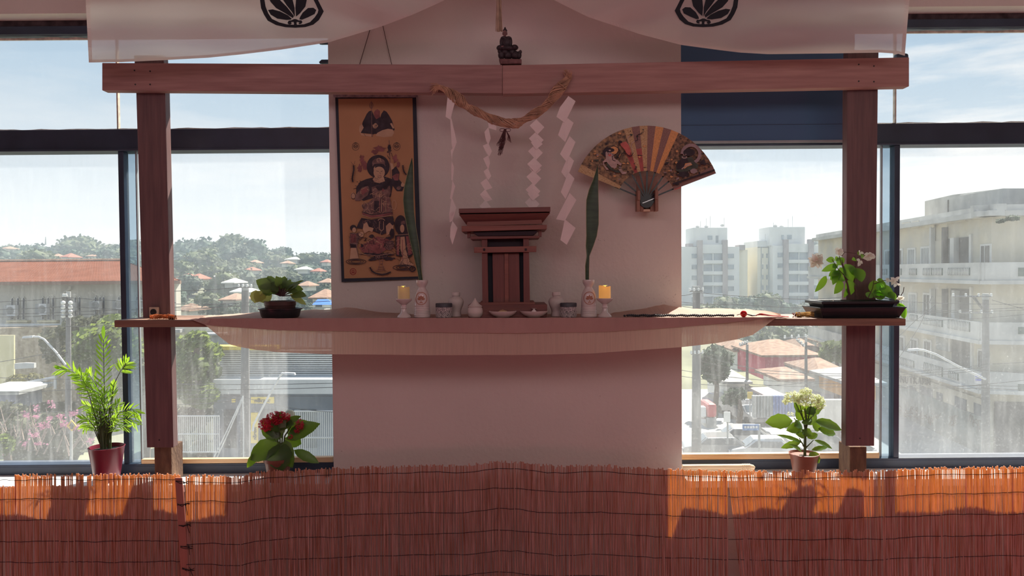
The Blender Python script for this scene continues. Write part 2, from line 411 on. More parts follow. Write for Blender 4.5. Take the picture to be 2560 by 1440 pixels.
# ---------------------------------------------------------------- altar cloth
def cloth_mat(name, col, tcol, clear=.10, weave=True, tr=.45):
    m = mat(name, col, .85, .05, 5, bump=.1, bscale=300, trans=tr, tcol=tcol, clear=clear)
    if weave:
        t = m.node_tree; co = t.nodes.new('ShaderNodeTexCoord'); ma = t.nodes.new('ShaderNodeMapping'); ma.inputs['Scale'].default_value = (1, .02, .02)
        nz_ = t.nodes.new('ShaderNodeTexNoise'); nz_.inputs['Scale'].default_value = 330; nz_.inputs['Detail'].default_value = 3
        t.links.new(co.outputs['Object'], ma.inputs[0]); t.links.new(ma.outputs[0], nz_.inputs[0])
        q = t.nodes.new('ShaderNodeMapRange'); q.inputs[1].default_value = .42; q.inputs[2].default_value = .62; q.inputs[3].default_value = clear*.4; q.inputs[4].default_value = clear*2.0
        t.links.new(nz_.outputs[0], q.inputs[0])
        mixes = [n for n in t.nodes if n.type == 'MIX_SHADER']
        t.links.new(q.outputs[0], mixes[-1].inputs[0])
    return m
M['altar'] = cloth_mat('altar_linen', (.78, .58, .50), (.80, .58, .46), .045, tr=.5)
M['altar2'] = cloth_mat('altar_linen_double_shade', (.52, .31, .28), (.30, .14, .11), .0, weave=False, tr=.2)  # same linen doubled; the light it holds back is painted in as darker
def lerp_tab(tab, x):
    if x <= tab[0][0]: return tab[0][1]
    for (a, ya), (c, yc) in zip(tab, tab[1:]):
        if x <= c: return ya+(yc-ya)*(x-a)/(c-a)
    return tab[-1][1]
hemtab = [(478, 797), (515, 812), (545, 838), (575, 862), (600, 868), (640, 875), (700, 881), (835, 886), (1050, 888), (1280, 888), (1480, 884), (1700, 868), (1790, 858), (1840, 849), (1880, 838), (1905, 820), (1935, 797), (1975, 788)]
seamtab = [(478, 797), (515, 812), (580, 818), (640, 822), (700, 826), (950, 829), (1150, 832), (1280, 833), (1500, 830), (1700, 818), (1800, 809), (1870, 801), (1905, 797), (1975, 788)]
root = thing('altar_cloth', P(1280, 797, 2.7), 'long cream linen altar cloth draped over the shelf, its hem sagging in front', 'tablecloth')
NU, NT, NF = 300, 10, 12
def wav(px): return .5*math.sin(px*.041)+.3*math.sin(px*.093+1)+.2*math.sin(px*.21+2)
BACK = [(470, 789), (560, 784), (640, 781), (700, 779), (760, 776), (820, 771), (870, 777), (960, 786), (1040, 790), (1480, 790), (1560, 785), (1620, 777), (1700, 763), (1725, 769), (1780, 773), (1900, 774), (1960, 776), (1985, 782)]
def cloth_top(u, v):
    px = 470+(1985-470)*u; y = 2.895-(2.895-2.611)*v
    x = P(px, 797, 2.611).x*(1-0)
    crease = .0022+.0035*max(0, wav(px*1.3+v*60))*(1 if (px < 640 or px > 1560) else .35)
    yb_ = lerp_tab(BACK, px)+1.2*math.sin(px*.05); zb_ = P(px, yb_, 2.89).z-shz(x)
    if v < .62: crease += max(0, zb_)*(1-v/.62)**1.4
    edge = min((px-470)/60, (1985-px)/60, 1)
    # ends of the cloth narrow towards the middle of the board
    if edge < 1: y = y*edge + (2.74)*(1-edge)
    return (x, y, shz(x)+crease+.001)
c_ = MB(); c_.grid(cloth_top, NU, NT)
def cloth_front(u, v):
    px = 478+(1975-478)*u; hy = lerp_tab(hemtab, px); x = P(px, 797, 2.611).x
    zt = shz(x)+.004; ty = 797
    zh = P(px, hy, 2.60).z; z = zt+(min(zh, zt)-zt)*v
    edge = min((px-478)/40, (1975-px)/70, 1)
    y = 2.611-.008*v+.003*math.sin(px*.02+v*2)*v-.0025*math.sin(px*.11)*(1-v) + (.04*(1-edge) if edge < 1 else 0)*(1-v)
    return (x, y, z)
c_.grid(cloth_front, NU, NF)
c_.build('drape', M['altar'], root, smooth=True)
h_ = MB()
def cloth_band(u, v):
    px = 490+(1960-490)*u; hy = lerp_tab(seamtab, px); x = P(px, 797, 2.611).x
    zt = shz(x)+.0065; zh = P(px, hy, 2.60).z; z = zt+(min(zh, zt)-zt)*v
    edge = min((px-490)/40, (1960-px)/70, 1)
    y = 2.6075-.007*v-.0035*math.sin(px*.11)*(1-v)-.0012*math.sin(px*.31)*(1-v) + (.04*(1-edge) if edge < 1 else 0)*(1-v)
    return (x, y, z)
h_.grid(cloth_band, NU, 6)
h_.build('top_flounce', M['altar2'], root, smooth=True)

# scuffs on the pier
mb = MB(); rr = random.Random(12)
def mark(x, y, w, h):
    mb.add([P(x+w*math.cos(a)*rr.uniform(.5, 1), y+h*math.sin(a)*rr.uniform(.5, 1), 2.9192) for a in (0, .9, 1.9, 3.1, 4.2, 5.2)], [(5, 4, 3, 2, 1, 0)])
for _ in range(26): mark(1101+rr.gauss(0, 4), rr.uniform(640, 755), .8, .8)
for _ in range(6): mark(1500+rr.uniform(-12, 12), 601+rr.uniform(-3, 3), 2, .7)
for _ in range(30): mark(rr.uniform(1610, 1690), rr.uniform(735, 775), 1.6, .7)
for _ in range(24): mark(1665+rr.gauss(0, 8), 695+rr.gauss(0, 10), 1.2, .6)
for x, y in ((870, 725), (1116, 590), (1112, 640), (1640, 1120), (1688, 1082), (1186, 305), (854, 1128), (1500, 990)): mark(x, y, 2, 1.2)
o = mb.build('scuff_marks', mat('dark_scuffs', (.42, .36, .33), .9, .3, 40)); o.parent = bpy.data.objects['wall_front']; o.location = o.location-bpy.data.objects['wall_front'].location
# ================================================================ CURTAIN WITH TWO CRESTS
M['curtain'] = cloth_mat('thin_white_cotton', (.86, .75, .74), (.95, .86, .84), .10, weave=False, tr=.70)
M['ink'] = mat('black_ink', (.012, .014, .022), .8, .1)
hem = [(222, 156), (300, 155), (410, 150), (520, 144), (600, 136), (700, 124), (820, 106), (950, 67), (1030, 37), (1110, 1), (1180, -40), (1247, -85), (1315, -45), (1385, 0), (1470, 42), (1600, 85), (1703, 112), (1800, 125), (1850, 131), (1920, 135), (2090, 133), (2200, 131), (2245, 134), (2262, 139)]
DC = 2.60
def curt_D(px, py):
    if px > 1247: q = 2494-px
    else: q = px
    k = (q-220)/1027
    amp = .021*min(1, max(0, abs(q-735)/170-.25))+.0015
    s = math.sin((py+ (q-220)*.10 - 260*k*k)*.055+.8) + .5*math.sin(py*.03 + q*.012+2)
    return DC + amp*s + .004*math.sin(q*.03)
root = thing('temple_curtain', P(1247, -100, 2.6), 'thin white curtain with two black leaf crests, drawn up in the middle above the beam', 'curtain')
mb = MB()
def cu(u, v):
    px = 222+(2262-222)*u; hy = lerp_tab(hem, px); py = -130+(hy+130)*v
    px2 = px
    if px < 300: px2 = px-(1-v)*14*(300-px)/78
    if px > 2180: px2 = px+(1-v)*22*(px-2180)/82
    if px > 2230: py += 3*math.sin(px*.2)*v
    return P(px2, py, curt_D(px, py))
mb.grid(cu, 260, 60)
o = mb.build('cloth', M['curtain'], root, smooth=True)
mb = MB()
def hemstrip(u, v):
    px = 222+(2262-222)*u; hy = lerp_tab(hem, px)
    py = hy-7*(1-v); return P(px, py+.4, curt_D(px, py)-.0012)
mb.grid(hemstrip, 260, 1)
for xa, sg in ((222, 1), (2262, -1)):
    def side(u, v):
        px = xa+sg*9*u; hy = lerp_tab(hem, px); py = -130+(hy+130)*v
        px2 = px-(1-v)*14*(300-px)/78 if sg > 0 else px+(1-v)*22*(px-2180)/82
        return P(px2, py, curt_D(px, py)-.0014)
    mb.grid(side, 1, 30)
mb.build('hem', M['curtain'], root)
def conform(mb, poly, off=.0035, cell=7):
    "fill a pixel polygon with small cells that follow the curtain"
    xs = [p[0] for p in poly]; ys = [p[1] for p in poly]
    vs_, fs = [], []
    n = len(poly); cx = sum(xs)/n; cy = sum(ys)/n
    K = 4
    return poly
def crest(cx0, cy0, mirror=1, dx=0):
    mb = MB()
    def T(cx, cy): return ((729+(640+cx/3-729)*mirror) + dx, cy/3 + cy0)
    def face(pts, k=0):
        pp = [T(*p) for p in pts]
        mb.add([P(x, y, curt_D(x, y)-.0040-k) for x, y in pp], [tuple(range(len(pp)))])
    outer = [(32, -60), (30, 0), (38, 60), (60, 110), (88, 155), (150, 188), (220, 204), (295, 208), (370, 203), (430, 185), (472, 150), (498, 105), (508, 85), (485, 40), (465, 0), (455, -60)]
    inner = [(66, -60), (64, 0), (72, 50), (92, 100), (120, 142), (175, 168), (230, 182), (295, 187), (360, 182), (405, 166), (440, 130), (462, 98), (468, 75), (450, 35), (432, 0), (424, -60)]
    outer = [(x, y) for x, y in outer]; 
    top_o = [(455-(455-32)*i/8, -60-150*math.sin(math.pi*i/8)) for i in range(1, 8)]
    top_i = [(424-(424-66)*i/8, -60-122*math.sin(math.pi*i/8)) for i in range(1, 8)]
    O = outer+top_o; I = inner+top_i
    for i in range(len(O)):
        j = (i+1) % len(O)
        for s0 in (0, .5):
            a0 = (O[i][0]*(1-s0)+O[j][0]*s0, O[i][1]*(1-s0)+O[j][1]*s0); a1 = (O[i][0]*(.5-s0)+O[j][0]*(.5+s0), O[i][1]*(.5-s0)+O[j][1]*(.5+s0))
            b0 = (I[i][0]*(1-s0)+I[j][0]*s0, I[i][1]*(1-s0)+I[j][1]*s0); b1 = (I[i][0]*(.5-s0)+I[j][0]*(.5+s0), I[i][1]*(.5-s0)+I[j][1]*(.5+s0))
            face([a0, a1, b1, b0])
    pet = [[(90, 75), (125, 70), (180, 85), (240, 115), (268, 140), (262, 147), (230, 150), (160, 140), (110, 110)],
           [(100, -5), (110, 15), (150, 60), (220, 100), (276, 136), (285, 120), (230, 50), (180, 0), (150, -40), (115, -35)],
           [(203, 0), (230, 40), (270, 90), (292, 128), (290, 60), (275, 0), (268, -60), (240, -85), (210, -60)],
           [(300, 0), (295, 60), (300, 125), (330, 100), (370, 50), (381, 0), (375, -60), (345, -85), (315, -60)],
           [(325, 145), (330, 128), (350, 95), (390, 60), (430, 58), (452, 75), (440, 105), (390, 130), (345, 148)],
           [(236, 172), (245, 155), (265, 152), (285, 143), (300, 143), (322, 153), (340, 152), (348, 166), (340, 178), (326, 182), (318, 176), (326, 168), (306, 164), (304, 180), (314, 192), (278, 192), (286, 180), (282, 164), (262, 166), (268, 176), (258, 184), (244, 182)]]
    for p_ in pet: face(p_)
    return mb
crest(0, 0, 1, 0).build('crest', M['ink'], root)
crest(0, -1.5, -1, 1038).build('crest', M['ink'], root)

# bell cord tassel hanging in the middle
M['straw'] = mat('straw', (.52, .30, .20), .8, .25, 30)
M['straw2'] = mat('pale_hemp', (.50, .36, .27), .85, .2, 30)
t_ = thing('hanging_tassel', P(1246, -60, 2.66), 'long pale hemp tassel hanging in the middle above the little statue', 'tassel')
mb = MB(); rr = random.Random(3)
for k in range(46):
    a = rr.random()*6.28; q = math.sqrt(rr.random())
    x0, x1 = 1247+5.5*q*math.cos(a), 1247.5+9*q*math.cos(a+.3); dz = q*math.sin(a)*.010
    mb.tube([P(x0, -90, 2.66+dz), P(x0+rr.uniform(-1, 1), 10, 2.66+dz), P((x0+x1)/2+rr.uniform(-1, 1), 45, 2.66+dz), P(x1, 78+rr.uniform(-3, 2), 2.66+dz)], .0013, 4)
mb.build('strands', M['straw2'], t_)

# ================================================================ THINGS ON THE WALL
# hanging scroll
M['navy'] = mat('dark_blue_silk', (.022, .028, .045), .7, .15, 30)
M['paper'] = mat('aged_ochre_paper', (.46, .25, .13), .8, .10, 5, detail=6)
M['cream'] = mat('cream_paint', (.55, .36, .24), .8, .1, 20)
M['mauve'] = mat('dull_red_paint', (.27, .10, .10), .8, .3, 30)
M['inkp'] = mat('faded_black_paint', (.045, .035, .045), .8, .35, 40)
M['greyp'] = mat('grey_brown_paint', (.20, .12, .11), .8, .4, 60)
M['brocade'] = mat('brocade', (.16, .12, .15), .7, scale=60, col2=(.42, .32, .34))
DS = 2.905
def S(cx, cy): return (820+cx/2.9375, 230+cy/2.9388)
sc = thing('hanging_scroll', P(945, 240, DS), 'tall ochre hanging scroll painted with a robed deity and attendants, bordered in dark blue', 'wall scroll')
MB().pq([(854, 705), (1054, 697), (1040, 243), (838, 243)], DS, DS+.004).build('mounting', M['navy'], sc)
MB().tube([P(834, 238, DS-.002), P(1044, 238, DS-.002)], .009, 12).build('top_rod', M['brocade'], sc)
MB().flat([S(*p) for p in ((120, 1370), (660, 1355), (635, 700), (620, 45), (75, 50), (95, 700))], DS-.0006).build('painted_panel', M['paper'], sc)
mb = MB(); lay = [0]
MI = {'k': 0, 'c': 1, 'r': 2, 'g': 3}
def poly(col, *pts):
    lay[0] += 1; mb.flat([S(*p) for p in pts], DS-.0009-.00003*lay[0], MI[col])
def ell(col, cx, cy, rx, ry, n=18, a0=0, a1=360): poly(col, *[(cx+rx*math.cos(R(a0+(a1-a0)*i/n)), cy+ry*math.sin(R(a0+(a1-a0)*i/n))) for i in range(n+(a1-a0 < 360))])
def line(col, w, *pts):
    lay[0] += 1; D_ = DS-.0009-.00003*lay[0]
    for (a, b_), (c, d) in zip(pts, pts[1:]):
        L_ = math.hypot(c-a, d-b_) or 1; nx, ny = -(d-b_)/L_*w/2, (c-a)/L_*w/2
        mb.flat([S(a+nx, b_+ny), S(c+nx, d+ny), S(c-nx, d-ny), S(a-nx, b_-ny)], D_, MI[col])
def ring(col, cx, cy, rx, ry, w, a0=0, a1=360, n=20): line(col, w, *[(cx+rx*math.cos(R(a0+(a1-a0)*i/n)), cy+ry*math.sin(R(a0+(a1-a0)*i/n))) for i in range(n+1)])
rs = random.Random(5)
def blob(col, cx, cy, rx, ry, n=14, j=.35): poly(col, *[(cx+rx*(1-j*rs.random())*math.cos(6.283*i/n), cy+ry*(1-j*rs.random())*math.sin(6.283*i/n)) for i in range(n)])
def squig(col, w, cx, cy, rx, ry, k):
    for _ in range(k):
        x, y = cx+rx*rs.uniform(-1, 1), cy+ry*rs.uniform(-1, 1); a = rs.random()*6.28; p_ = [(x, y)]
        for _ in range(4): a += rs.uniform(-1, 1); x += 9*math.cos(a); y += 9*math.sin(a); p_.append((x, y))
        line(col, w, *p_)
# seated figure at the top
poly('k', (322, 135), (300, 142), (285, 160), (255, 220), (235, 300), (330, 310), (350, 250), (345, 190))
poly('k', (410, 135), (430, 145), (448, 170), (470, 210), (490, 280), (440, 292), (380, 285), (372, 230), (392, 160))
poly('k', (330, 175), (380, 165), (400, 300), (322, 312))
ell('g', 358, 160, 20, 30); poly('r', (335, 150), (362, 125), (382, 140), (380, 185), (355, 200), (340, 180))
poly('c', (232, 250), (250, 235), (262, 262), (240, 300), (262, 310), (330, 312), (318, 328), (245, 318), (228, 285))
poly('c', (350, 322), (362, 300), (400, 280), (440, 270), (475, 275), (486, 300), (470, 326), (410, 332))
poly('c', (455, 232), (470, 228), (485, 262), (478, 272))
blob('c', 348, 250, 24, 22); squig('k', 2, 350, 250, 18, 16, 10); squig('k', 2, 300, 300, 60, 14, 8)
line('g', 4, (320, 70), (321, 330)); ring('g', 318, 98, 12, 22, 4); line('g', 3, (318, 66), (318, 122))
for cx in (203, 504):
    ring('k', cx, 400, 26, 28, 2.5); ring('k', cx, 393, 17, 18, 4, 10, 170); ring('k', cx, 388, 13, 12, 5, 0, 180); ring('k', cx, 380, 8, 8, 2.5); line('k', 3, (cx, 368), (cx, 384))
# flames
for q in ((375, 420, 62, 34), (345, 440, 30, 22), (250, 500, 26, 55), (235, 560, 24, 40), (270, 545, 28, 45), (495, 490, 24, 44), (515, 535, 18, 30)): blob('r', *q, n=22, j=.6)
ell('k', 368, 548, 84, 86, 28)
# staff of the deity
line('g', 5, (449, 355), (455, 500), (463, 760)); line('k', 4, (438, 390), (462, 390)); line('k', 4, (432, 440), (468, 430)); blob('k', 450, 410, 14, 26); squig('k', 3, 450, 450, 16, 16, 5)
# deity
poly('k', (330, 628), (280, 640), (235, 660), (208, 700), (205, 770), (260, 800), (330, 780), (460, 770), (475, 690), (470, 640), (420, 622))
for _ in range(26):
    x, y = rs.uniform(205, 320), rs.uniform(655, 740); line('k', 3, (x, y), (x-rs.uniform(8, 22), y+rs.uniform(-8, 14)))
poly('k', (470, 570), (500, 545), (525, 590), (520, 640), (562, 690), (545, 728), (505, 728), (470, 680))
poly('r', (470, 620), (500, 600), (522, 600), (515, 650), (490, 650)); poly('c', (455, 520), (475, 525), (485, 560), (465, 575)); blob('c', 548, 682, 16, 18); blob('g', 520, 705, 20, 16)
poly('g', (195, 765), (250, 700), (295, 690), (306, 720), (290, 760), (235, 800), (200, 800)); ring('c', 270, 735, 30, 28, 4, 150, 330); poly('r', (240, 720), (285, 700), (290, 730), (250, 760))
blob('c', 182, 762, 20, 28); ring('k', 186, 765, 15, 22, 3)
ell('g', 372, 520, 48, 34); ell('k', 372, 540, 46, 14); ring('c', 375, 500, 16, 14, 4, 90, 330); line('c', 4, (380, 485), (390, 515)); ring('g', 374, 545, 46, 30, 6, 180, 360)
ell('c', 376, 592, 42, 44); poly('c', (335, 560), (345, 545), (352, 590), (338, 600)); poly('c', (328, 640), (350, 615), (410, 625), (418, 655), (380, 670), (340, 662))
line('k', 3, (355, 580), (372, 584)); line('k', 3, (388, 584), (402, 580)); line('k', 2, (380, 588), (384, 604)); line('r', 4, (372, 616), (392, 616)); line('k', 3, (368, 624), (380, 632), (394, 622)); squig('g', 2, 376, 650, 36, 12, 8)
poly('g', (320, 700), (350, 690), (400, 680), (455, 690), (462, 740), (440, 790), (340, 790), (325, 760))
poly('k', (345, 695), (400, 678), (448, 688), (430, 715), (370, 722)); poly('r', (390, 730), (404, 705), (416, 730)); squig('c', 3, 390, 750, 60, 24, 16)
poly('g', (335, 780), (455, 775), (478, 905), (400, 925), (250, 905), (262, 840)); poly('k', (340, 800), (375, 800), (372, 880), (335, 885))
for x in (382, 395, 412, 425, 440): line('c' if x % 2 else 'r', 4, (x, 785), (x-3, 880))
for x in (388, 404, 420): line('k', 4, (x, 785), (x-2, 880))
poly('g', (245, 830), (330, 800), (320, 860), (265, 870)); ring('c', 270, 840, 24, 28, 3); ring('c', 485, 830, 16, 34, 4); squig('c', 2.5, 360, 850, 100, 50, 22)
line('r', 12, (252, 892), (320, 915), (400, 905), (474, 892)); line('c', 4, (250, 903), (320, 926), (400, 917), (476, 903)); line('k', 4, (248, 880), (320, 902), (400, 893), (474, 882))
poly('k', (245, 925), (320, 938), (400, 925), (478, 912), (482, 940), (440, 975), (430, 1035), (395, 1050), (350, 1030), (300, 1010), (208, 1000), (225, 960))
ring('c', 392, 945, 24, 14, 5, 180, 360); line('c', 4, (378, 950), (376, 1010), (395, 1020), (408, 1008), (408, 950)); squig('g', 3, 320, 975, 80, 25, 14)
# demon and rocks
poly('c', (262, 970), (285, 955), (300, 990), (335, 1000), (325, 1030), (300, 1020), (268, 1040), (255, 1010)); poly('c', (425, 985), (450, 960), (482, 975), (478, 1030), (430, 1055))
for q in ((470, 1040, 22, 40), (445, 1075, 30, 16), (320, 1060, 22, 16), (475, 960, 16, 22)): blob('k', *q)
poly('r', (230, 1140), (285, 1105), (330, 1080), (360, 1060), (420, 1075), (480, 1095), (488, 1150), (420, 1160), (380, 1200), (330, 1205), (250, 1175)); blob('g', 450, 1125, 44, 40); squig('k', 3, 450, 1125, 40, 34, 18)
blob('r', 350, 1120, 60, 56, 16, .2); squig('k', 2.5, 340, 1110, 80, 50, 22); squig('c', 2.5, 330, 1080, 90, 50, 14)
for q in ((300, 1190, 80, 14), (420, 1195, 90, 16), (380, 1215, 90, 20), (330, 1232, 50, 12), (450, 1225, 60, 16), (250, 1130, 16, 20)): blob('k', *q, n=20, j=.6)
line('c', 3, (215, 1180), (280, 1195), (360, 1205), (440, 1190), (500, 1180)); squig('g', 3, 370, 1190, 130, 20, 20)
# left attendant
ell('k', 186, 998, 24, 22); ell('c', 192, 1014, 14, 19); poly('g', (165, 1034), (205, 1038), (245, 1030), (262, 1055), (225, 1090), (212, 1140), (225, 1210), (205, 1215), (195, 1140), (160, 1130), (158, 1070)); poly('r', (168, 1045), (205, 1045), (205, 1105), (165, 1110))
poly('k', (162, 1115), (205, 1120), (210, 1145), (165, 1150)); poly('c', (168, 1145), (206, 1145), (225, 1222), (160, 1228)); blob('c', 245, 1045, 20, 24); squig('k', 2, 240, 1060, 26, 34, 12); squig('k', 2, 190, 1070, 28, 36, 10)
for r_ in (1, .75, .5): ring('k', 206, 1246, 74*r_, 20*r_, 4)
# right attendant
ell('k', 533, 975, 44, 70, 24); poly('k', (512, 1000), (580, 965), (596, 1040), (515, 1050)); ell('c', 545, 1003, 16, 30); poly('g', (538, 950), (562, 945), (566, 968), (535, 970))
poly('k', (492, 1055), (530, 1040), (590, 1040), (612, 1100), (628, 1190), (600, 1215), (500, 1205)); poly('r', (505, 1062), (528, 1060), (520, 1200), (503, 1190)); poly('r', (572, 1060), (590, 1060), (618, 1190), (590, 1200))
poly('c', (532, 1065), (562, 1062), (572, 1160), (600, 1250), (632, 1268), (600, 1290), (545, 1288), (520, 1275), (545, 1210), (530, 1150)); line('c', 3, (495, 1052), (590, 1045)); line('r', 5, (547, 1085), (547, 1230)); squig('k', 2, 560, 1220, 40, 60, 24); squig('c', 2, 520, 1130, 22, 60, 8); squig('c', 2, 600, 1150, 18, 40, 8)
for r_ in (1, .7, .4): ring('k', 555, 1290, 78*r_, 20*r_, 5)
ring('k', 620, 1300, 22, 18, 8); ring('k', 628, 1300, 10, 9, 4)
# little pagoda, centipedes, seal
for y, w in ((1195, 6), (1215, 16), (1240, 20), (1262, 14), (1285, 22), (1300, 28), (1312, 34)): line('g', 4, (390-w, y), (390+w, y))
for s_ in (-1, 1): line('g', 3, (390+s_*4, 1190), (390+s_*14, 1225), (390+s_*8, 1262), (390+s_*24, 1312))
def bug(pts, w):
    line('k', w, *pts)
    for (a, b_), (c, d) in zip(pts, pts[1:]):
        for f in (0, .33, .66): 
            x, y = a+(c-a)*f, b_+(d-b_)*f; L_ = math.hypot(c-a, d-b_); line('k', 1.5, (x-(d-b_)/L_*w*1.4, y+(c-a)/L_*w*1.4), (x+(d-b_)/L_*w*1.4, y-(c-a)/L_*w*1.4))
bug([(188, 540), (190, 570), (184, 600), (178, 635), (183, 662)], 11); bug([(550, 538), (552, 565), (560, 590), (576, 608)], 9)
bug([(308, 1288), (322, 1315), (350, 1332), (395, 1342), (430, 1336), (462, 1322)], 11)
line('k', 2, (188, 540), (168, 512)); line('k', 2, (188, 540), (198, 508))
o = mb.build('painting', [M['inkp'], M['cream'], M['mauve'], M['greyp']], sc)
mb = MB(); lay[0] = 0; sred = mat('seal_red', (.28, .03, .04), .8)
ring('k', 184, 1320, 22, 23, 5); ring('k', 184, 1316, 12, 10, 4, 0, 180); line('k', 4, (168, 1330), (200, 1330)); line('k', 4, (184, 1302), (184, 1330)); line('k', 3, (170, 1312), (198, 1312))
mb.build('seal', sred, sc)
MB().tube([P(888, 238, DS-.004), P(900, 158, 2.91), P(929, 60, 2.915), P(942, 20, 2.916), P(956, 60, 2.915), P(979, 160, 2.91), P(990, 238, DS-.004)], .0013, 6).build('hanging_cord', mat('dark_cord', (.06, .03, .03), .8), sc)

# folding fan on a wooden stand
fr_ = thing('folding_fan', P(1617, 530, 2.86), 'open gold and brown painted folding fan held in a small wooden wall stand', 'fan')
M['fanA'] = mat('fan_gold_flecked', (.42, .25, .11), .6, scale=240, col2=(.66, .47, .27))
M['fanB'] = mat('fan_brown_flecked', (.23, .115, .10), .6, scale=260, col2=(.34, .19, .16))
M['fanO'] = mat('fan_orange_gold', (.72, .34, .12), .5, .15, 200)
M['fanR'] = mat('fan_red_fade', (.45, .10, .09), .6, .3, 30)
M['fanM'] = mat('fan_mottled', (.07, .055, .05), .7, scale=90, col2=(.48, .30, .16), detail=6)
M['fanM2'] = mat('fan_mottled_dark', (.035, .03, .03), .7, scale=100, col2=(.42, .24, .14), detail=6)
FC = (1616.5, 500); K = 2.82/F
def FP(ang, rad, dd=0): return P(FC[0]+rad*math.cos(R(ang)), FC[1]-rad*math.sin(R(ang)), 2.82+dd)
NP = 22; A0, A1 = 157.5, 21
mb = MB(); seq = [0, 0, 4, 4, 4, 4, 4, 3, 0, 1, 0, 1, 0, 1, 2, 5, 5, 5, 5, 5, 5, 0]
seq = [0, 4, 4, 4, 4, 4, 4, 3, 0, 1, 0, 1, 2, 1, 2, 5, 5, 5, 5, 5, 5, 1]
for i in range(NP):
    a, c = A0+(A1-A0)*i/NP, A0+(A1-A0)*(i+1)/NP
    da, dc = (.003 if i % 2 else -.001), (-.001 if i % 2 else .003)
    rs_ = [73, 100, 130, 160, 186]
    for r0, r1 in zip(rs_, rs_[1:]):
        q = [FP(a, r0, da), FP(c, r0, dc), FP(c, r1, dc), FP(a, r1, da)]
        col = seq[i]
        if col == 3 and r0 > 120: col = 4
        if i == 9 and r0 < 125: col = 3
        mb.add(q+[p+Vector((0, .0006, 0)) for p in q], [(0, 1, 2, 3), (7, 6, 5, 4)], col)
mb.build('leaf', [M['fanA'], M['fanB'], M['fanO'], M['fanR'], M['fanM'], M['fanM2']], fr_)
# painted figures on the fan
def Z6(x, y): return (1400+x/5.143, 280+y/5.143)
mb = MB(); L6 = [0]
fcol = {'w': 0, 'k': 1, 'g': 2, 'r': 3, 'm': 4, 'o': 5}
def fpoly(c, *pts):
    L6[0] += 1; mb.flat([Z6(*p) for p in pts], 2.8165-.00004*L6[0], fcol[c])
def fell(c, cx, cy, rx, ry, n=18): fpoly(c, *[(cx+rx*math.cos(6.283*i/n), cy+ry*math.sin(6.283*i/n)) for i in range(n)])
def fblob(c, cx, cy, rx, ry, n=16, j=.5): fpoly(c, *[(cx+rx*(1-j*rs.random())*math.cos(6.283*i/n), cy+ry*(1-j*rs.random())*math.sin(6.283*i/n)) for i in range(n)])
def fline(c, w, *pts):
    L6[0] += 1
    for (a, b_), (p_, q) in zip(pts, pts[1:]):
        L_ = math.hypot(p_-a, q-b_) or 1; nx, ny = -(q-b_)/L_*w/2, (p_-a)/L_*w/2
        mb.flat([Z6(a+nx, b_+ny), Z6(p_+nx, q+ny), Z6(p_-nx, q-ny), Z6(a-nx, b_-ny)], 2.8165-.00004*L6[0], fcol[c])
for _ in range(60):
    a = R(rs.uniform(92, 150)); r_ = rs.uniform(78, 180)*5.143; x, y = (FC[0]-1400)*5.143+r_*math.cos(a), (FC[1]-280)*5.143-r_*math.sin(a)
    fblob(rs.choice('gkgmo'), x, y, rs.uniform(8, 30), rs.uniform(6, 20))
for _ in range(50):
    a = R(rs.uniform(27, 62)); r_ = rs.uniform(78, 150)*5.143; x, y = (FC[0]-1400)*5.143+r_*math.cos(a), (FC[1]-280)*5.143-r_*math.sin(a)
    fblob(rs.choice('kgkmo'), x, y, rs.uniform(8, 30), rs.uniform(6, 22))
fell('k', 628, 520, 80, 66); fell('o', 700, 490, 56, 50)
for k in range(18):
    a, c = 6.283*k/18, 6.283*(k+1)/18; fline('k', 8, (665+105*math.cos(a), 515+82*math.sin(a)), (665+105*math.cos(c), 515+82*math.sin(c)))
fpoly('w', (585, 520), (600, 505), (625, 545), (660, 560), (700, 540), (690, 580), (720, 610), (745, 620), (770, 650), (800, 665), (780, 690), (735, 665), (725, 715), (700, 730), (680, 715), (650, 715), (615, 665), (600, 640), (560, 650), (580, 690), (630, 740), (600, 745), (555, 680), (550, 640), (590, 600))
fell('w', 632, 552, 44, 34); fell('r', 640, 556, 22, 14); fell('k', 622, 540, 6, 5); fell('k', 655, 540, 6, 5); fell('k', 650, 490, 50, 26); fell('w', 640, 494, 14, 9)
fpoly('g', (600, 640), (640, 690), (690, 740), (760, 755), (790, 780), (720, 780), (650, 745), (605, 700)); fpoly('w', (750, 735), (785, 725), (810, 765), (860, 770), (850, 795), (800, 800))
fpoly('r', (775, 395), (850, 380), (880, 420), (915, 500), (900, 550), (870, 555), (830, 480), (780, 430)); fell('k', 775, 385, 26, 18)
fline('k', 9, (760, 380), (745, 440), (755, 500), (720, 545), (670, 570), (680, 620), (715, 630)); fline('k', 9, (765, 610), (790, 540), (820, 520), (850, 530), (890, 570), (925, 560), (940, 520)); fline('w', 8, (940, 520), (915, 440), (925, 400), (960, 375)); fline('k', 9, (965, 375), (1000, 360), (990, 310), (1010, 285), (1050, 280), (1055, 255))
fline('w', 8, (880, 380), (870, 330), (905, 300))
for k in range(20):
    a, c = 6.283*k/20, 6.283*(k+1)/20
    if not (7 <= k <= 9): fline('m', 42, (1685+115*math.cos(a), 540+115*math.sin(a)), (1685+115*math.cos(c), 540+115*math.sin(c)))
fell('k', 1660, 520, 76, 48); fpoly('g', (1560, 560), (1640, 590), (1690, 570), (1730, 640), (1780, 680), (1770, 720), (1700, 740), (1640, 760), (1560, 790), (1490, 750), (1490, 690), (1550, 650))
fell('w', 1600, 580, 34, 18); fell('k', 1600, 576, 24, 12); fell('w', 1590, 550, 8, 6); fell('w', 1618, 545, 8, 6); fpoly('k', (1500, 660), (1560, 600), (1640, 600), (1660, 680), (1590, 730), (1500, 740))
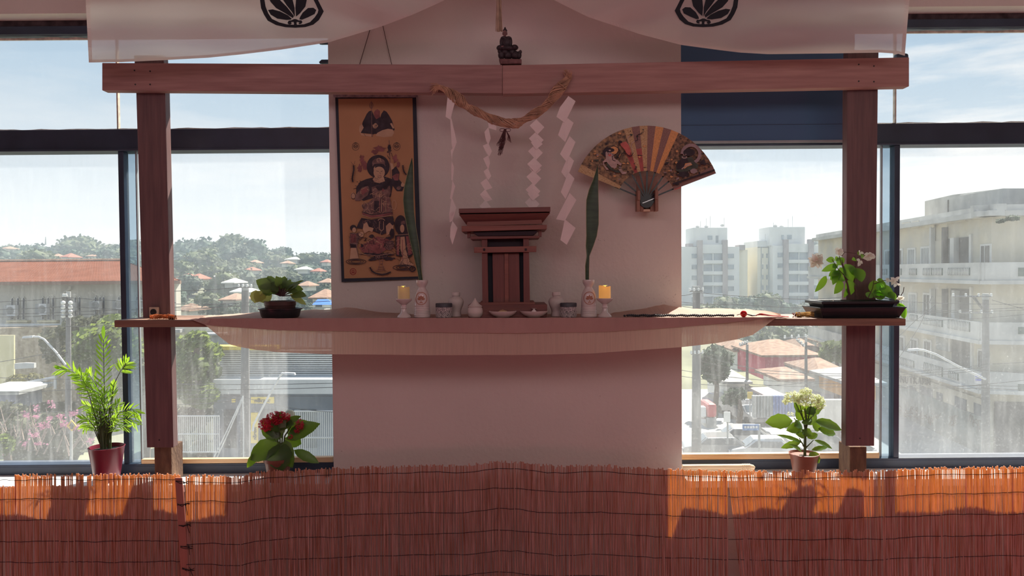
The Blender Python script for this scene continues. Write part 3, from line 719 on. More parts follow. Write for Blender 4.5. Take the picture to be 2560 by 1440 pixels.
fpoly('o', (1610, 660), (1680, 650), (1700, 680), (1640, 700), (1600, 730), (1590, 720)); fpoly('w', (1640, 665), (1690, 655), (1690, 668), (1600, 710), (1570, 740), (1560, 730)); fline('k', 10, (1790, 700), (1830, 660), (1890, 660), (1940, 690)); fblob('k', 1590, 800, 90, 50); fblob('m', 1720, 760, 50, 40); fblob('k', 1840, 650, 70, 50, j=.7)
fline('k', 22, (1450, 925), (1990, 745)); fline('r', 12, (1470, 1000), (1560, 965))
mb.build('painted_pattern', [mat('fan_paint_pale', (.50, .36, .33), .8, .2, 60), M['inkp'], mat('fan_paint_green', (.07, .085, .07), .8, .3, 60), mat('fan_paint_red', (.60, .16, .14), .8, .2, 40), mat('fan_paint_mauve', (.36, .27, .28), .8, .1, 30), M['fanO']], fr_)
bk = mat('black_lacquer', (.012, .014, .02), .3, .1)
for i, ang in enumerate((157, 141, 120, 104, 89, 73, 55, 40, 22.5)):
    w = 1.9; r0, r1 = 8, 86
    ca, sa = math.cos(R(ang)), math.sin(R(ang))
    pp = [(FC[0]+r*ca+s*w*sa, FC[1]-r*sa+s*w*ca) for r, s in ((r0, 1), (r1, 1), (r1, -1), (r0, -1))]
    MB().pq(pp, 2.826+i*.0008, 2.8275+i*.0008).build('rib', bk, fr_)
o = MB(); o.pq([(FC[0]+16*math.cos(6.283*i/16), FC[1]+6+14*math.sin(6.283*i/16)) for i in range(16)], 2.823, 2.838); o.pq([(1601, 478), (1612, 505), (1604, 512), (1594, 488)], 2.825, 2.83); o.pq([(1622, 505), (1640, 490), (1642, 496), (1630, 512)], 2.825, 2.83)
o.build('pivot_head', bk, fr_, smooth=False)
MB().pq([(1606, 507), (1636, 495), (1637, 496.5), (1607, 508.5)], 2.82, 2.8225).build('wire_clip', mat('steel_wire', (.6, .6, .62), .3, metal=1), fr_)
fs_ = wood('fan_stand_wood', (.26, .12, .08), (.34, .17, .12), 'z')
st = MB(); st.pr(1592, 440, 1644, 528, 2.845, 2.858); st.pr(1592, 476, 1600, 528, 2.812, 2.846); st.pr(1638, 474, 1646, 528, 2.812, 2.846); st.pr(1594, 476, 1601, 500, 2.803, 2.813); st.pr(1638, 474, 1645, 498, 2.803, 2.813)
st.pr(1600, 505, 1609, 528, 2.83, 2.846); st.pr(1626, 505, 1638, 528, 2.83, 2.846); st.pr(1606, 484, 1634, 526, 2.858, 2.919)
st.build('stand', fs_, fr_, bev=.0015)
st = MB(); st.pr(1609, 523, 1626, 528, 2.834, 2.845); st.build('cross_strip', mat('pale_strip', (.66, .46, .33), .6), fr_)

# ================================================================ STRAW ROPE AND PAPER STREAMERS
rp = thing('straw_rope', P(1262, 310, 2.725), 'twisted straw rope hanging in a swag from the cross beam above the little shrine', 'rope')
path = [(1096, 217), (1112, 223), (1130, 236), (1150, 252), (1166, 266), (1188, 278), (1212, 290), (1235, 300), (1262, 307), (1290, 309), (1310, 300), (1335, 286), (1360, 270), (1378, 250), (1392, 230), (1407, 212), (1420, 195)]
thick = [6, 7, 14, 16, 8, 12, 9, 13, 11, 14, 7, 13, 10, 11, 16, 13, 7]
def interp(tab, t):
    q = t*(len(tab)-1); i = min(int(q), len(tab)-2); f = q-i
    if isinstance(tab[0], tuple): return tuple(tab[i][k]*(1-f)+tab[i+1][k]*f for k in range(2))
    return tab[i]*(1-f)+tab[i+1]*f
mb = MB(); rr = random.Random(11)
for k in range(96):
    ph = rr.random()*6.283; q = .35+.65*math.sqrt(rr.random()); sgn = 1; pts = []
    off = 3 * (k % 3)
    t0, t1 = (0, 1) if rr.random() < .7 else sorted((rr.random(), rr.random()))
    n = 44
    for i in range(n+1):
        t = t0+(t1-t0)*i/n
        x, y = interp(path, t); th_ = interp(thick, t)*q
        x2, y2 = interp(path, min(1, t+.01)); x1_, y1_ = interp(path, max(0, t-.01)); L_ = math.hypot(x2-x1_, y2-y1_) or 1
        nx, ny = -(y2-y1_)/L_, (x2-x1_)/L_
        w = ph*.5+t*23+(k % 3)*2.09
        bun = .55+.45*math.cos(w*1.0)
        s_ = math.cos(w)*th_; d_ = math.sin(w)*th_
        pts.append(P(x+nx*s_, y+ny*s_, 2.722+d_*.0011))
    mb.tube(pts, .00105, 4)
mb.build('strands', M['straw'], rp)
for (cx, cy), ang, nm in (((1103, 218), 175, 0), ((1416, 202), 62, 1)):
    mb = MB()
    for k in range(44):
        a = R(ang+rr.uniform(-34, 34)); L_ = rr.uniform(16, 28); jx, jy = rr.uniform(-4, 4), rr.uniform(-4, 4); dd = rr.uniform(-.008, .008)
        mb.tube([P(cx+jx, cy+jy, 2.722+dd*.6), P(cx+jx+.6*L_*math.cos(a), cy+jy-.6*L_*math.sin(a), 2.722+dd), P(cx+jx+L_*math.cos(a+.25), cy+jy-L_*math.sin(a+.25), 2.720+dd*1.6)], .0010, 4)
    mb.build('frayed_end', M['straw'], rp)
for t in (0.03, .27, .62, .93, .8):
    x, y = interp(path, t); x2, y2 = interp(path, min(1, t+.01)); L_ = math.hypot(x2-x, y2-y) or 1; w_ = interp(thick, t)*.95
    nx, ny = -(y2-y)/L_, (x2-x)/L_
    mb = MB(); ring_ = [P(x+nx*w_*math.cos(a), y+ny*w_*math.cos(a), 2.722+w_*.0015*math.sin(a)) for a in [6.283*i/12 for i in range(13)]]
    mb.tube(ring_, .0014, 5).build('binding', M['straw'], rp)
dk = mat('dark_red_thread', (.10, .035, .04), .8, .3, 40)
mb = MB()
for k in range(40):
    a = rr.uniform(-.2, .12); L_ = rr.uniform(35, 68)
    mb.tube([P(1263+rr.uniform(-3, 3), 322, 2.70), P(1260+a*30+rr.uniform(-4, 4), 322+L_*.5, 2.695+rr.uniform(-.006, .006)), P(1252+a*40+rr.uniform(-4, 4), 322+L_, 2.697+rr.uniform(-.01, .01))], .0008, 4)
for s_ in (-1, 1): mb.tube([P(1263, 323, 2.698)]+[P(1263+s_*(7+7*math.cos(a)), 325+4*math.sin(a), 2.695) for a in [math.pi-s_*0+6.283*i/10 for i in range(11)]], .0011, 4)
for k in range(8): mb.tube([P(1264, 324, 2.70), P(1270+k*.6, 340, 2.70), P(1268+k*1.4, 350+k, 2.70)], .0006, 4)
mb.build('thread_tassel', dk, rp)

M['shide'] = mat('white_paper', (.93, .82, .80), .8, .03, 8, trans=.15, bump=.05, bscale=60)
def streamer(pieces, lab, D=2.715):
    root = thing('paper_streamer', P(pieces[0][0][0], pieces[0][0][1], D), lab, 'paper streamer', 'zigzag paper streamers on the rope')
    mb = MB()
    for i, q in enumerate(pieces):
        n = len(q); d0 = D+(.0012 if i % 2 else 0)+rs.uniform(-.0015, .0015)
        vs_ = [P(x, y, d0+((j % 2)*.004 if i % 2 else -(j % 2)*.003)) for j, (x, y) in enumerate(q)]
        mb.add(vs_+[p+Vector((0, .0004, 0)) for p in vs_], [tuple(range(n)), tuple(range(2*n-1, n-1, -1))]+[(j, (j+1) % n+0, (j+1) % n+n, j+n) for j in range(n)])
    return mb.build('folded_paper', M['shide'], root)
streamer([[(1421, 240), (1439, 253), (1412, 307), (1391, 292), (1400, 268)], [(1412, 290), (1434, 307), (1413, 355), (1395, 338)], [(1424, 340), (1439, 355), (1417, 405), (1400, 385)], [(1421, 388), (1435, 402), (1417, 448), (1403, 430)], [(1421, 430), (1436, 446), (1414, 498), (1402, 480)], [(1424, 482), (1441, 500), (1412, 552), (1390, 548)], [(1412, 548), (1439, 570), (1417, 612), (1401, 600)]], 'wide zigzag paper streamer under the upturned right end of the rope')
S3 = []
cx = 1348
for i, y in enumerate(range(316, 512, 32)):
    c_x = 1343-i*2.0; S3 += [[(c_x-2, y-18), (c_x+18, y+2), (c_x+1, y+20), (c_x-19, y-2)]] if i % 1 == 0 else []
    S3 += [[(c_x-14, y+8), (c_x+2, y-4), (c_x+16, y+12), (c_x-1, y+26)]] if i % 2 else []
streamer(S3, 'zigzag paper streamer hanging just right of the middle, its tip behind the shrine roof', 2.718)
S2 = [[(1220, 304), (1241, 305), (1241, 326), (1222, 320)], [(1221, 318), (1211, 330), (1215, 352), (1221, 362), (1227, 346)], [(1221, 358), (1207, 364), (1216, 384), (1223, 392), (1230, 378)], [(1221, 388), (1208, 396), (1216, 414), (1221, 424), (1225, 408), (1224, 398)], [(1220, 420), (1209, 428), (1216, 446), (1221, 450), (1228, 440)], [(1216, 446), (1201, 457), (1213, 476), (1231, 470)], [(1213, 473), (1200, 486), (1214, 505), (1231, 499)], [(1214, 500), (1198, 516), (1206, 521), (1228, 518)]]
streamer(S2, 'narrow zigzag paper streamer hanging left of the dark thread tassel', 2.72)
S1 = [[(1119, 239), (1139, 249), (1129, 287), (1127, 300), (1114, 292)], [(1125, 287), (1130, 300), (1142, 356), (1132, 375), (1129, 360), (1127, 320)], [(1132, 370), (1141, 358), (1131, 385), (1130, 402), (1127, 376)], [(1129, 402), (1135, 418), (1132, 452), (1128, 450), (1128, 420)], [(1131, 450), (1138, 466), (1129, 500), (1125, 496), (1129, 470)], [(1129, 492), (1141, 520), (1131, 552), (1124, 556), (1123, 535)], [(1131, 552), (1144, 570), (1136, 598), (1131, 612), (1125, 592), (1126, 570)]]
streamer(S1, 'long thin paper streamer turned edge-on beside the hanging scroll', 2.718)

# ================================================================ STATUE ON THE BEAM
st_ = thing('seated_statue', P(1274, 161, 2.765), 'small dark seated meditating statue on a rocky base on top of the beam', 'statue')
M['bronze'] = mat('dark_bronze', (.040, .028, .035), .5, .4, 60, bump=.3, bscale=200, metal=.2)
M['bronze2'] = mat('reddish_bronze', (.16, .07, .07), .6, .35, 60, bump=.4, bscale=150)
M['bronze3'] = mat('worn_skin_bronze', (.24, .12, .12), .6, .3, 60)
D_ = 2.765
mb = MB(); mb.pq([(1252, 160), (1304, 159), (1304, 147), (1247, 146)], 2.748, 2.783); mb.build('plinth', M['bronze2'], st_, bev=.003)
def lump(mb, x, y, rx, ry, dz=0, m=0, rd=None):
    c = P(x, y, D_+dz); k = D_/F; vs_ = []; n, kk = 12, 7; fs = []
    for i in range(kk+1):
        for j in range(n):
            a, b_ = math.pi*i/kk, 6.283*j/n
            vs_.append(c+Vector((rx*k*math.sin(a)*math.cos(b_), (rd or rx)*k*math.sin(a)*math.sin(b_), ry*k*math.cos(a))))
    fs = [(i*n+j, (i+1)*n+j, (i+1)*n+(j+1) % n, i*n+(j+1) % n) for i in range(kk) for j in range(n)]
    mb.add(vs_, fs, m)
mb = MB()
for x, y, rx, ry in ((1254, 138, 9, 11), (1270, 138, 12, 12), (1287, 138, 11, 11), (1297, 138, 7, 10), (1263, 130, 9, 8), (1280, 131, 10, 8), (1301, 130, 4, 5), (1249, 128, 5, 6)): lump(mb, x, y, rx, ry, rs.uniform(-.003, .003))
mb.build('rock_throne', M['bronze'], st_, smooth=True)
mb = MB(); lump(mb, 1250, 120, 9, 7, -.004); lump(mb, 1286, 119, 10, 7, -.004); lump(mb, 1268, 121, 18, 7, -.006, rd=11); lump(mb, 1265, 105, 13, 14, 0, rd=8); lump(mb, 1254, 106, 5, 12, 0); lump(mb, 1276, 105, 5, 13, 0); lump(mb, 1259, 96, 8, 5, 0); lump(mb, 1271, 96, 8, 5, 0)
mb.build('robed_body', M['bronze'], st_, smooth=True)
mb = MB(); lump(mb, 1258, 117, 8, 2.5, -.012, rd=4); mb.build('folded_hands', M['bronze3'], st_, smooth=True)
mb = MB(); lump(mb, 1262, 83, 5.2, 8, -.001); lump(mb, 1257, 84, 1.2, 4); lump(mb, 1267.5, 84, 1.2, 4); lump(mb, 1262, 92, 3, 4); lump(mb, 1262, 84, .9, 2.2, -.009)
mb.build('face', M['bronze3'], st_, smooth=True)
mb = MB(); lump(mb, 1262.5, 77, 5.6, 5, .002); lump(mb, 1262.5, 72.5, 2.6, 4.5, 0); lump(mb, 1262.5, 69.5, 1, 2.5, 0)
mb.build('hair_knot', M['bronze'], st_, smooth=True)

# ================================================================ LITTLE SHRINE
DF = 2.715
sh = thing('house_shrine', onshelf(1262, 2.75), 'small dark red wooden shrine with a stepped roof in the middle of the altar', 'shrine')
wr = wood('shrine_wood', (.20, .075, .06), (.15, .052, .048), 'x'); wv = wood('shrine_wood_upright', (.20, .07, .06), (.15, .05, .045), 'z'); wl = wood('shrine_wood_light', (.27, .10, .075), (.21, .075, .06), 'x')
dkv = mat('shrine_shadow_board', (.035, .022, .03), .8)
def part(nm, m_, *rects, bev=.001):
    mb = MB()
    for q in rects:
        if len(q) == 3: mb.pq(q[0], q[1], q[2])
        else: mb.pr(*q)
    return mb.build(nm, m_, sh, bev=bev)
part('ridge_board', wr, ([(1147, 533), (1376, 529), (1376, 517), (1147, 521.5)], 2.66, 2.86))
mb = MB(); f4 = [P(x, y, 2.662) for x, y in ((1148, 538), (1375, 534), (1375, 529), (1148, 533))]
mb.hexa([P(1167, 563, 2.70), P(1356, 557, 2.70), P(1376, 532, 2.662), P(1147, 536, 2.662), P(1167, 563, 2.88), P(1356, 557, 2.88), P(1376, 532, 2.88), P(1147, 536, 2.88)]); mb.build('roof_slope', wr, sh, bev=.001)
part('roof_front', wl, ([(1166, 566), (1356, 560), (1350, 532), (1172, 536)], 2.688, 2.70))
part('eave_board', wl, ([(1154, 579), (1367, 573), (1367, 562), (1154, 565)], 2.672, 2.87))
part('bracket', wr, (1168, 579, 1176, 595, 2.70, 2.72)); part('bracket', wr, (1346, 577, 1354, 592, 2.70, 2.72))
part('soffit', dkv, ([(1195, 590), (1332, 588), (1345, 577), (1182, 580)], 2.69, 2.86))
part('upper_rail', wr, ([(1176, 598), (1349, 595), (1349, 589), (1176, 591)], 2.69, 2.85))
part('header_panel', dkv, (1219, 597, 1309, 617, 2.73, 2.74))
part('post', wv, ([(1206, 758), (1221, 758), (1218, 596), (1204, 596)], DF-.012, DF+.01)); part('post', wv, ([(1309, 756), (1325, 756), (1322, 594), (1308, 594)], DF-.012, DF+.01))
part('cross_bar', wl, ([(1185, 632), (1341, 630), (1341, 615), (1185, 618)], DF-.024, DF-.010))
part('peg', dkv, (1208, 621, 1213, 627, DF-.027, DF-.022)); part('peg', dkv, (1312, 621, 1317, 627, DF-.027, DF-.022))
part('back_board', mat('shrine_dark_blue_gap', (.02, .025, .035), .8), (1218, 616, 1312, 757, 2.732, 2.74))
part('side_wall', wv, ([(1206, 758), (1214, 758), (1212, 596), (1204, 596)], DF+.01, 2.86)); part('side_wall', wv, ([(1317, 756), (1325, 756), (1322, 594), (1314, 594)], DF+.01, 2.86))
part('door', wv, ([(1233, 756), (1263, 756), (1262, 633), (1231, 633)], DF+.003, DF+.009)); part('door', wv, ([(1272, 756), (1300, 756), (1298, 632), (1271, 633)], DF+.003, DF+.009))
part('door_stile', wl, ([(1262, 756), (1272, 756), (1271, 633), (1261, 633)], DF-.002, DF+.004))
zb = SZ(1262, 2.69)+.004
mb = MB(); k0 = P(1199, 757, 2.69); k1 = P(1337, 757, 2.69); mb.box(k0.x, k1.x, 2.69, 2.87, P(1262, 764, 2.69).z, P(1262, 756, 2.69).z); mb.build('step', wl, sh, bev=.001)
mb = MB(); k0 = P(1170, 757, 2.67); k1 = P(1368, 757, 2.67); mb.box(k0.x, k1.x, 2.67, 2.89, zb, P(1262, 762, 2.67).z); mb.box(k0.x+.01, k1.x-.01, 2.664, 2.67, zb, zb+.02); mb.build('plinth', wr, sh, bev=.002)

# ================================================================ CERAMICS AND CANDLES
M['cer'] = mat('white_glazed_ceramic', (.66, .58, .56), .16, .04, 10, coat=.4)
M['cerm'] = mat('unglazed_white_porcelain', (.62, .54, .51), .45, .05, 10)
M['stamp'] = mat('orange_brown_stamp', (.42, .17, .10), .5, .1, 20)
def holder(cx, by, D, lab, emi):
    r = thing('candle_holder', onshelf(cx, D), lab, 'candle holder', 'ceramic candle holders')
    c = onshelf(cx, D); k = D/F
    pf = [(0, 0), (17, 0), (17.5, 2), (15, 6), (9, 11), (6.8, 16), (6.2, 22), (7.6, 24), (7.6, 26), (6, 28), (6.5, 32), (11, 36), (18, 41), (20.5, 46), (20, 47.5), (18.2, 46), (14, 42), (0, 42)]
    MB().lathe(c, [(a*k, z*k) for a, z in pf], 40).build('cup', M['cer'], r, smooth=True)
    r2 = thing('candle', c+Vector((0, 0, 42*k+.0005)), lab.replace('candle holder', 'candle').replace('white footed ceramic', emi[1]), 'candle', 'small battery candles')
    wax = mat('candle_wax', emi[2], .4, .06, 20, trans=.35, emit=emi[0], ecol=emi[3])
    c = c+Vector((0, 0, 42*k+.0005)); n = 36; vs_ = []; Rr = 14.8*k
    prof = [(0, 0), (1, 0), (1.0, .5), (1, 1)]
    mb = MB(); rows = []
    def top(a): return (34+1.8*math.sin(a*2+1)-2.0*math.cos(a-1.2))*k
    for lv in range(5):
        for j in range(n):
            a = 6.283*j/n; zz = top(a)
            rr_, z = ((Rr, 0), (Rr, zz*.6), (Rr, zz), (Rr*.86, zz+.0003), (Rr*.72, zz-5*k))[lv]
            vs_.append(c+Vector((rr_*math.cos(a), rr_*math.sin(a), z)))
    fs = [(i*n+j, i*n+(j+1) % n, (i+1)*n+(j+1) % n, (i+1)*n+j) for i in range(4) for j in range(n)]+[tuple(range(4*n, 5*n))]
    mb.add(vs_, fs).build('wax_body', wax, r2, smooth=True)
    mb = MB(); mb.lathe(c+Vector((0, -Rr*.55, 27*k)), [(3.2*k, 0), (3.6*k, 2*k), (2.6*k, 5*k), (.9*k, 9*k), (.01, 10*k)], 12)
    mb.build('flame_bulb', mat('flame_bulb', (1, .75, .2), .3, emit=emi[4], ecol=(1, .72, .12)), r2, smooth=True)
holder(1010, 793, 2.665, 'white footed ceramic candle holder at the left end of the offerings', (.06, 'pale cream battery', (.74, .58, .36), (1, .7, .3), 1.1))
holder(1512, 790, 2.675, 'white footed ceramic candle holder at the right end of the offerings', (.32, 'glowing amber battery', (.85, .55, .22), (1, .58, .16), 1.6))

def leafblade(cx, by, pts, D, nm):
    pass
def vase(cx, D, hh, lab):
    c = onshelf(cx, D); k = D/F
    r = thing('sake_bottle', c, lab, 'vase', 'ribbed white bottles with a leaf crest')
    pf = [(0, 0), (19.5, 0), (20.5, 2)]
    for i in range(6): pf += [(20.8-i*.25, 3+i*4.2), (20.0-i*.25, 5+i*4.2), (20.6-i*.25, 6.6+i*4.2)]
    pf += [(19, 31), (19, 38), (18.6, 48), (17.6, 56), (15.2, 63), (11.8, 69), (9.2, 73), (9.4, 76), (12.5, 81), (14.8, 86), (15.2, 91), (14.5, 93), (13.2, 91.5), (10, 84), (7, 76), (0, 74)]
    MB().lathe(c, [(a*k, z*k*hh) for a, z in pf], 44).build('bottle_body', M['cer'], r, smooth=True)
    # crest printed on the curved belly
    mb = MB()
    def rad(z):      # radius in pixels at height z
        for (a, za), (b_, zb_) in zip(pf, pf[1:]):
            if za <= z <= zb_ and zb_ > za: return a+(b_-a)*(z-za)/(zb_-za)
        return 17
    def on(u, w):   # u across, w up (pixels) from the crest centre
        z = 47.5+w; rr_ = rad(z)+.35; a = u/rr_
        return c+Vector((rr_*math.sin(a)*k, -rr_*math.cos(a)*k, z*k*hh))
    n = 28
    for i in range(n):
        a, b_ = 6.283*i/n, 6.283*(i+1)/n
        mb.add([on(16*math.cos(a), 16*math.sin(a)), on(16*math.cos(b_), 16*math.sin(b_)), on(14.3*math.cos(b_), 14.3*math.sin(b_)), on(14.3*math.cos(a), 14.3*math.sin(a))], [(0, 1, 2, 3)])
    for ang, L_, w_ in ((90, 12.5, 2.6), (58, 12, 2.6), (122, 12, 2.6), (26, 10.5, 2.5), (154, 10.5, 2.5)):
        ca, sa = math.cos(R(ang)), math.sin(R(ang)); bx, bz = 0, -4.5
        mb.add([on(bx+ca*t*L_-sa*w*w_, bz+sa*t*L_+ca*w*w_) for t, w in ((.12, 0), (.45, .7), (.75, 1), (.95, .5), (1, 0), (.95, -.5), (.75, -1), (.45, -.7))], [tuple(range(8))])
    mb.add([on(x, y) for x, y in ((-.7, -4), (.7, -4), (.7, -9), (4, -9.5), (3, -12), (0, -10.6), (-3, -12), (-4, -9.5), (-.7, -9))], [tuple(range(9))])
    mb.build('crest_print', M['stamp'], r)
    return c, k
cL = vase(1055.5, 2.685, 1.0, 'ribbed white bottle with an orange leaf crest beside the pale candle, holding one long leaf')
cR = vase(1472, 2.69, 1.0, 'ribbed white bottle with an orange leaf crest beside the glowing candle, holding one long leaf')
gl_ = mat('snake_plant_leaf', (.030, .060, .036), .45, scale=30, col2=(.055, .10, .055), stretch=(.4, .4, 3), trans=.1)
ge_ = mat('yellow_leaf_edge', (.28, .26, .12), .5)
def blade(tab, D, lab, edge=True):
    b0 = P(tab[0][0], tab[0][1], D)
    r = thing('snake_plant_leaf', b0, lab, 'leaf', 'long upright leaves in the bottles')
    mb = MB(); mb2 = MB(); vs_ = []; n = len(tab); ee = [[], []]
    for i, (xc, y, w, tw) in enumerate(tab):
        c = P(xc, y, D); k = D/F
        for j, s_ in enumerate((-1, -.5, 0, .5, 1)):
            vs_.append(c+Vector((s_*w*k*math.cos(tw), s_*w*k*math.sin(tw)+.004*(1-s_*s_), 0)))
            if abs(s_) == 1: ee[0 if s_ < 0 else 1].append(vs_[-1])
    mb.add(vs_, [(i*5+j, i*5+j+1, (i+1)*5+j+1, (i+1)*5+j) for i in range(n-1) for j in range(4)])
    mb.build('blade', gl_, r, smooth=True)
    if edge:
        for e_ in ee: mb2.tube(e_, [.0009]*(n-1)+[.0003], 5)
        mb2.build('margin', ge_, r)
blade([(1053.5, 735, 4, 0), (1052, 700, 4.5, 0), (1049, 680, 5, .1), (1044, 650, 7.5, .2), (1037, 610, 10, .3), (1029, 570, 11.5, .4), (1023, 530, 12.5, .4), (1021, 500, 13, .3), (1022, 470, 11.5, .2), (1025, 440, 8, .2), (1028, 415, 4.5, .2), (1030, 395, .4, .2)], 2.695, 'dark green pointed leaf standing in front of the hanging scroll')
blade([(1469, 735, 4, 0), (1468, 692, 4.2, 0), (1468, 665, 5, .3), (1470, 640, 5.5, .8), (1474, 615, 10, .3), (1479, 590, 13, .1), (1481, 560, 15.3, 0), (1481, 525, 15.5, 0), (1481, 500, 15, .1), (1484, 475, 12, .2), (1489, 450, 7, .3), (1492, 432, 4, .4), (1494, 412, .4, .5)], 2.70, 'dark green pointed leaf standing tall beside the folding fan')

M['jar'] = mat('patterned_tin', (.09, .08, .09), .5, scale=260, col2=(.62, .56, .55), detail=1)
M['lid'] = mat('dark_grey_lid', (.055, .06, .075), .5, .1, 20)
def jar(cx, D, hh, lab):
    c = onshelf(cx, D); k = D/F; r = thing('lidded_jar', c, lab, 'jar', 'small patterned jars with dark lids')
    MB().lathe(c, [(0, 0), (19.5*k, 0), (20.2*k, 2*k), (20.2*k, 26*k), (0, 26*k)], 36).build('jar_body', M['jar'], r, smooth=True)
    MB().lathe(c, [(0, 26*k), (21*k, 26*k), (21*k, 34*k), (20*k, 35.5*k), (0, 35.5*k)], 36).build('lid', M['lid'], r, smooth=True)
    # lattice of pale lines around the jar
    mb = MB()
    for i in range(12):
        for s_ in (-1, 1):
            mb.tube([c+Vector((20.35*k*math.cos(6.283*i/12+s_*t*1.05), 20.35*k*math.sin(6.283*i/12+s_*t*1.05), (2.5+t*23)*k)) for t in (0, .2, .4, .6, .8, 1)], .0005, 4)
    mb.build('lattice_print', mat('white_print', (.62, .56, .56), .6), r)
jar(1110, 2.675, 1, 'small patterned jar with a dark lid, next to the bottle beside the pale candle')
jar(1421, 2.68, 1, 'small patterned jar with a dark lid, next to the bottle beside the glowing candle')
def heishi(cx, D, lab):
    c = onshelf(cx, D); k = D/F; r = thing('porcelain_flask', c, lab, 'flask', 'round white porcelain flasks')
    MB().lathe(c, [(0, 0), (13.5*k, 0), (14*k, 3*k), (12.5*k, 9*k), (12.5*k, 14*k), (15*k, 21*k), (18.5*k, 29*k), (19.8*k, 36*k), (18.5*k, 42*k), (14.5*k, 46.5*k), (9.5*k, 48.5*k), (8.6*k, 50.5*k), (0, 50.5*k)], 40).build('flask_body', M['cerm'], r, smooth=True)
    MB().lathe(c, [(0, 50.5*k), (9*k, 50.5*k), (10.6*k, 52*k), (10.6*k, 59*k), (10*k, 60.5*k), (0, 60.5*k)], 32).build('stopper', M['cerm'], r, smooth=True)
heishi(1140, 2.735, 'round white porcelain flask behind the patterned jar left of the shrine')
heishi(1391, 2.735, 'round white porcelain flask behind the patterned jar right of the shrine')
c = onshelf(1188, 2.665); k = 2.665/F
r = thing('water_pot', c, 'small round white pot with a pointed conical lid in front of the shrine', 'pot')
MB().lathe(c, [(0, 0), (12*k, 0), (16*k, 3*k), (19*k, 9*k), (19.6*k, 16*k), (18*k, 23*k), (15*k, 27.5*k), (0, 27.5*k)], 40).build('pot_body', M['cerm'], r, smooth=True)
MB().lathe(c, [(0, 26.5*k), (17.5*k, 26.8*k), (18*k, 28.2*k), (12.5*k, 32.5*k), (6.5*k, 39*k), (2.6*k, 45*k), (.8*k, 48.5*k), (.01*k, 49.5*k)], 40).build('lid', M['cerm'], r, smooth=True)
def dish(cx, D, lab):
    c = onshelf(cx, D); k = D/F
    prof = [(0, .5), (10, 0), (14, .5), (24, 5), (32, 11), (35.3, 15.5), (34.8, 16.3), (31, 12.8), (22, 7), (12, 3.6), (0, 3.2)]
    return tag(MB().lathe(c, [(a*k, z*k) for a, z in prof], 44, sy=.8).build('shallow_dish', M['cer'], smooth=True), lab, 'dish', 'small offering dishes'), c, k
o, c, k = dish(1257, 2.655, 'shallow white dish holding grains of rice in front of the shrine')
mb = MB(); rr = random.Random(21)
mb.lathe(c+Vector((0, 0, 3.2*k)), [(22*k, 4.5*k), (18*k, 8*k), (11*k, 12*k), (4*k, 14.5*k), (.01, 15.5*k)], 24, sy=.75)
for i in range(420):
    a = rr.random()*6.283; q = math.sqrt(rr.random()); z = (8+(1-q)*11.5+rr.uniform(-.4, .7))*k; p = c+Vector((24*k*q*math.cos(a), 18*k*q*math.sin(a), z))
    d = Vector((rr.uniform(-1, 1), rr.uniform(-1, 1), rr.uniform(-.3, .3))).normalized()*.0026; mb.tube([p-d, p, p+d], [.0004, .0010, .0004], 5)
tag(mb.build('rice_grains', mat('rice', (.62, .44, .26), .6, .2, 100)), 'mound of beige rice grains in a shallow white dish', 'rice', kind='stuff')
o, c, k = dish(1335, 2.66, 'shallow white dish with a white cone of salt in front of the shrine')
mb = MB(); mb.lathe(c+Vector((0, 0, 4*k)), [(14*k, 0), (13.5*k, 2*k), (7*k, 10*k), (1.6*k, 17.6*k), (.01, 18.6*k)], 24)
tag(mb.build('salt_cone', mat('salt', (.86, .76, .74), .8, .04, 200, bump=.3, bscale=500)), 'small white cone of salt in a shallow dish', 'salt')

# prayer beads
bd = thing('prayer_beads', onshelf(1700, 2.66), 'black prayer beads with one red bead and a red tassel on the altar cloth', 'beads')
M['bead'] = mat('black_wood_bead', (.018, .018, .024), .35, .1)
mb = MB(); n = 54; zz = .006
line_a = [(1570+ (1838-1570)*i/n, 2.648+.004*math.sin(i*.3)) for i in range(n)]
line_b = [(1568+(1838-1568)*i/n, 2.682+.012*math.sin(i/n*3.14)-.006*i/n*2) for i in range(n)]
pts = [(x, y) for x, y in line_a][::-1] + [(1562, 2.655), (1561, 2.668)] + line_b
for i, (px, y) in enumerate(pts):
    p = onshelf(px, y, .0105+.001*math.sin(i)); mb.ball(p, .0042, n=10, k=6)
mb.build('black_bead', M['bead'], bd, smooth=True)
tag(bd.children[0], kind='stuff')
MB().ball(onshelf(1859, 2.655, .0165), .0125, n=20, k=12).build('red_bead', mat('red_glass_bead', (.55, .012, .015), .1, .1, 20, trans=.3, coat=.8), bd, smooth=True)
mb = MB(); mb.tube([onshelf(1842, 2.66, .012), onshelf(1850, 2.655, .015)], .0014, 6); mb.build('cord', M['bead'], bd); mb = MB(); mb.tube([onshelf(1867, 2.655, .015), onshelf(1880, 2.657, .010), onshelf(1892, 2.66, .010)], [.002, .0028, .0015], 8); mb.build('cord', M['bead'], bd)
mb = MB()
for k_ in range(34):
    o_ = rr.uniform(-.012, .012); h0 = rr.uniform(0, .006)
    mb.tube([onshelf(1888, 2.66+o_*.2, .010), onshelf(1902+rr.uniform(-3, 3), 2.66+o_*.7, .012+h0), onshelf(1925+rr.uniform(-5, 5), 2.665+o_, .008+h0*.5), onshelf(1965+rr.uniform(-15, 8), 2.67+o_*1.3, .005)], .0007, 4)
mb.build('tassel', mat('red_silk', (.45, .012, .02), .5, .3, 60, trans=.2), bd)

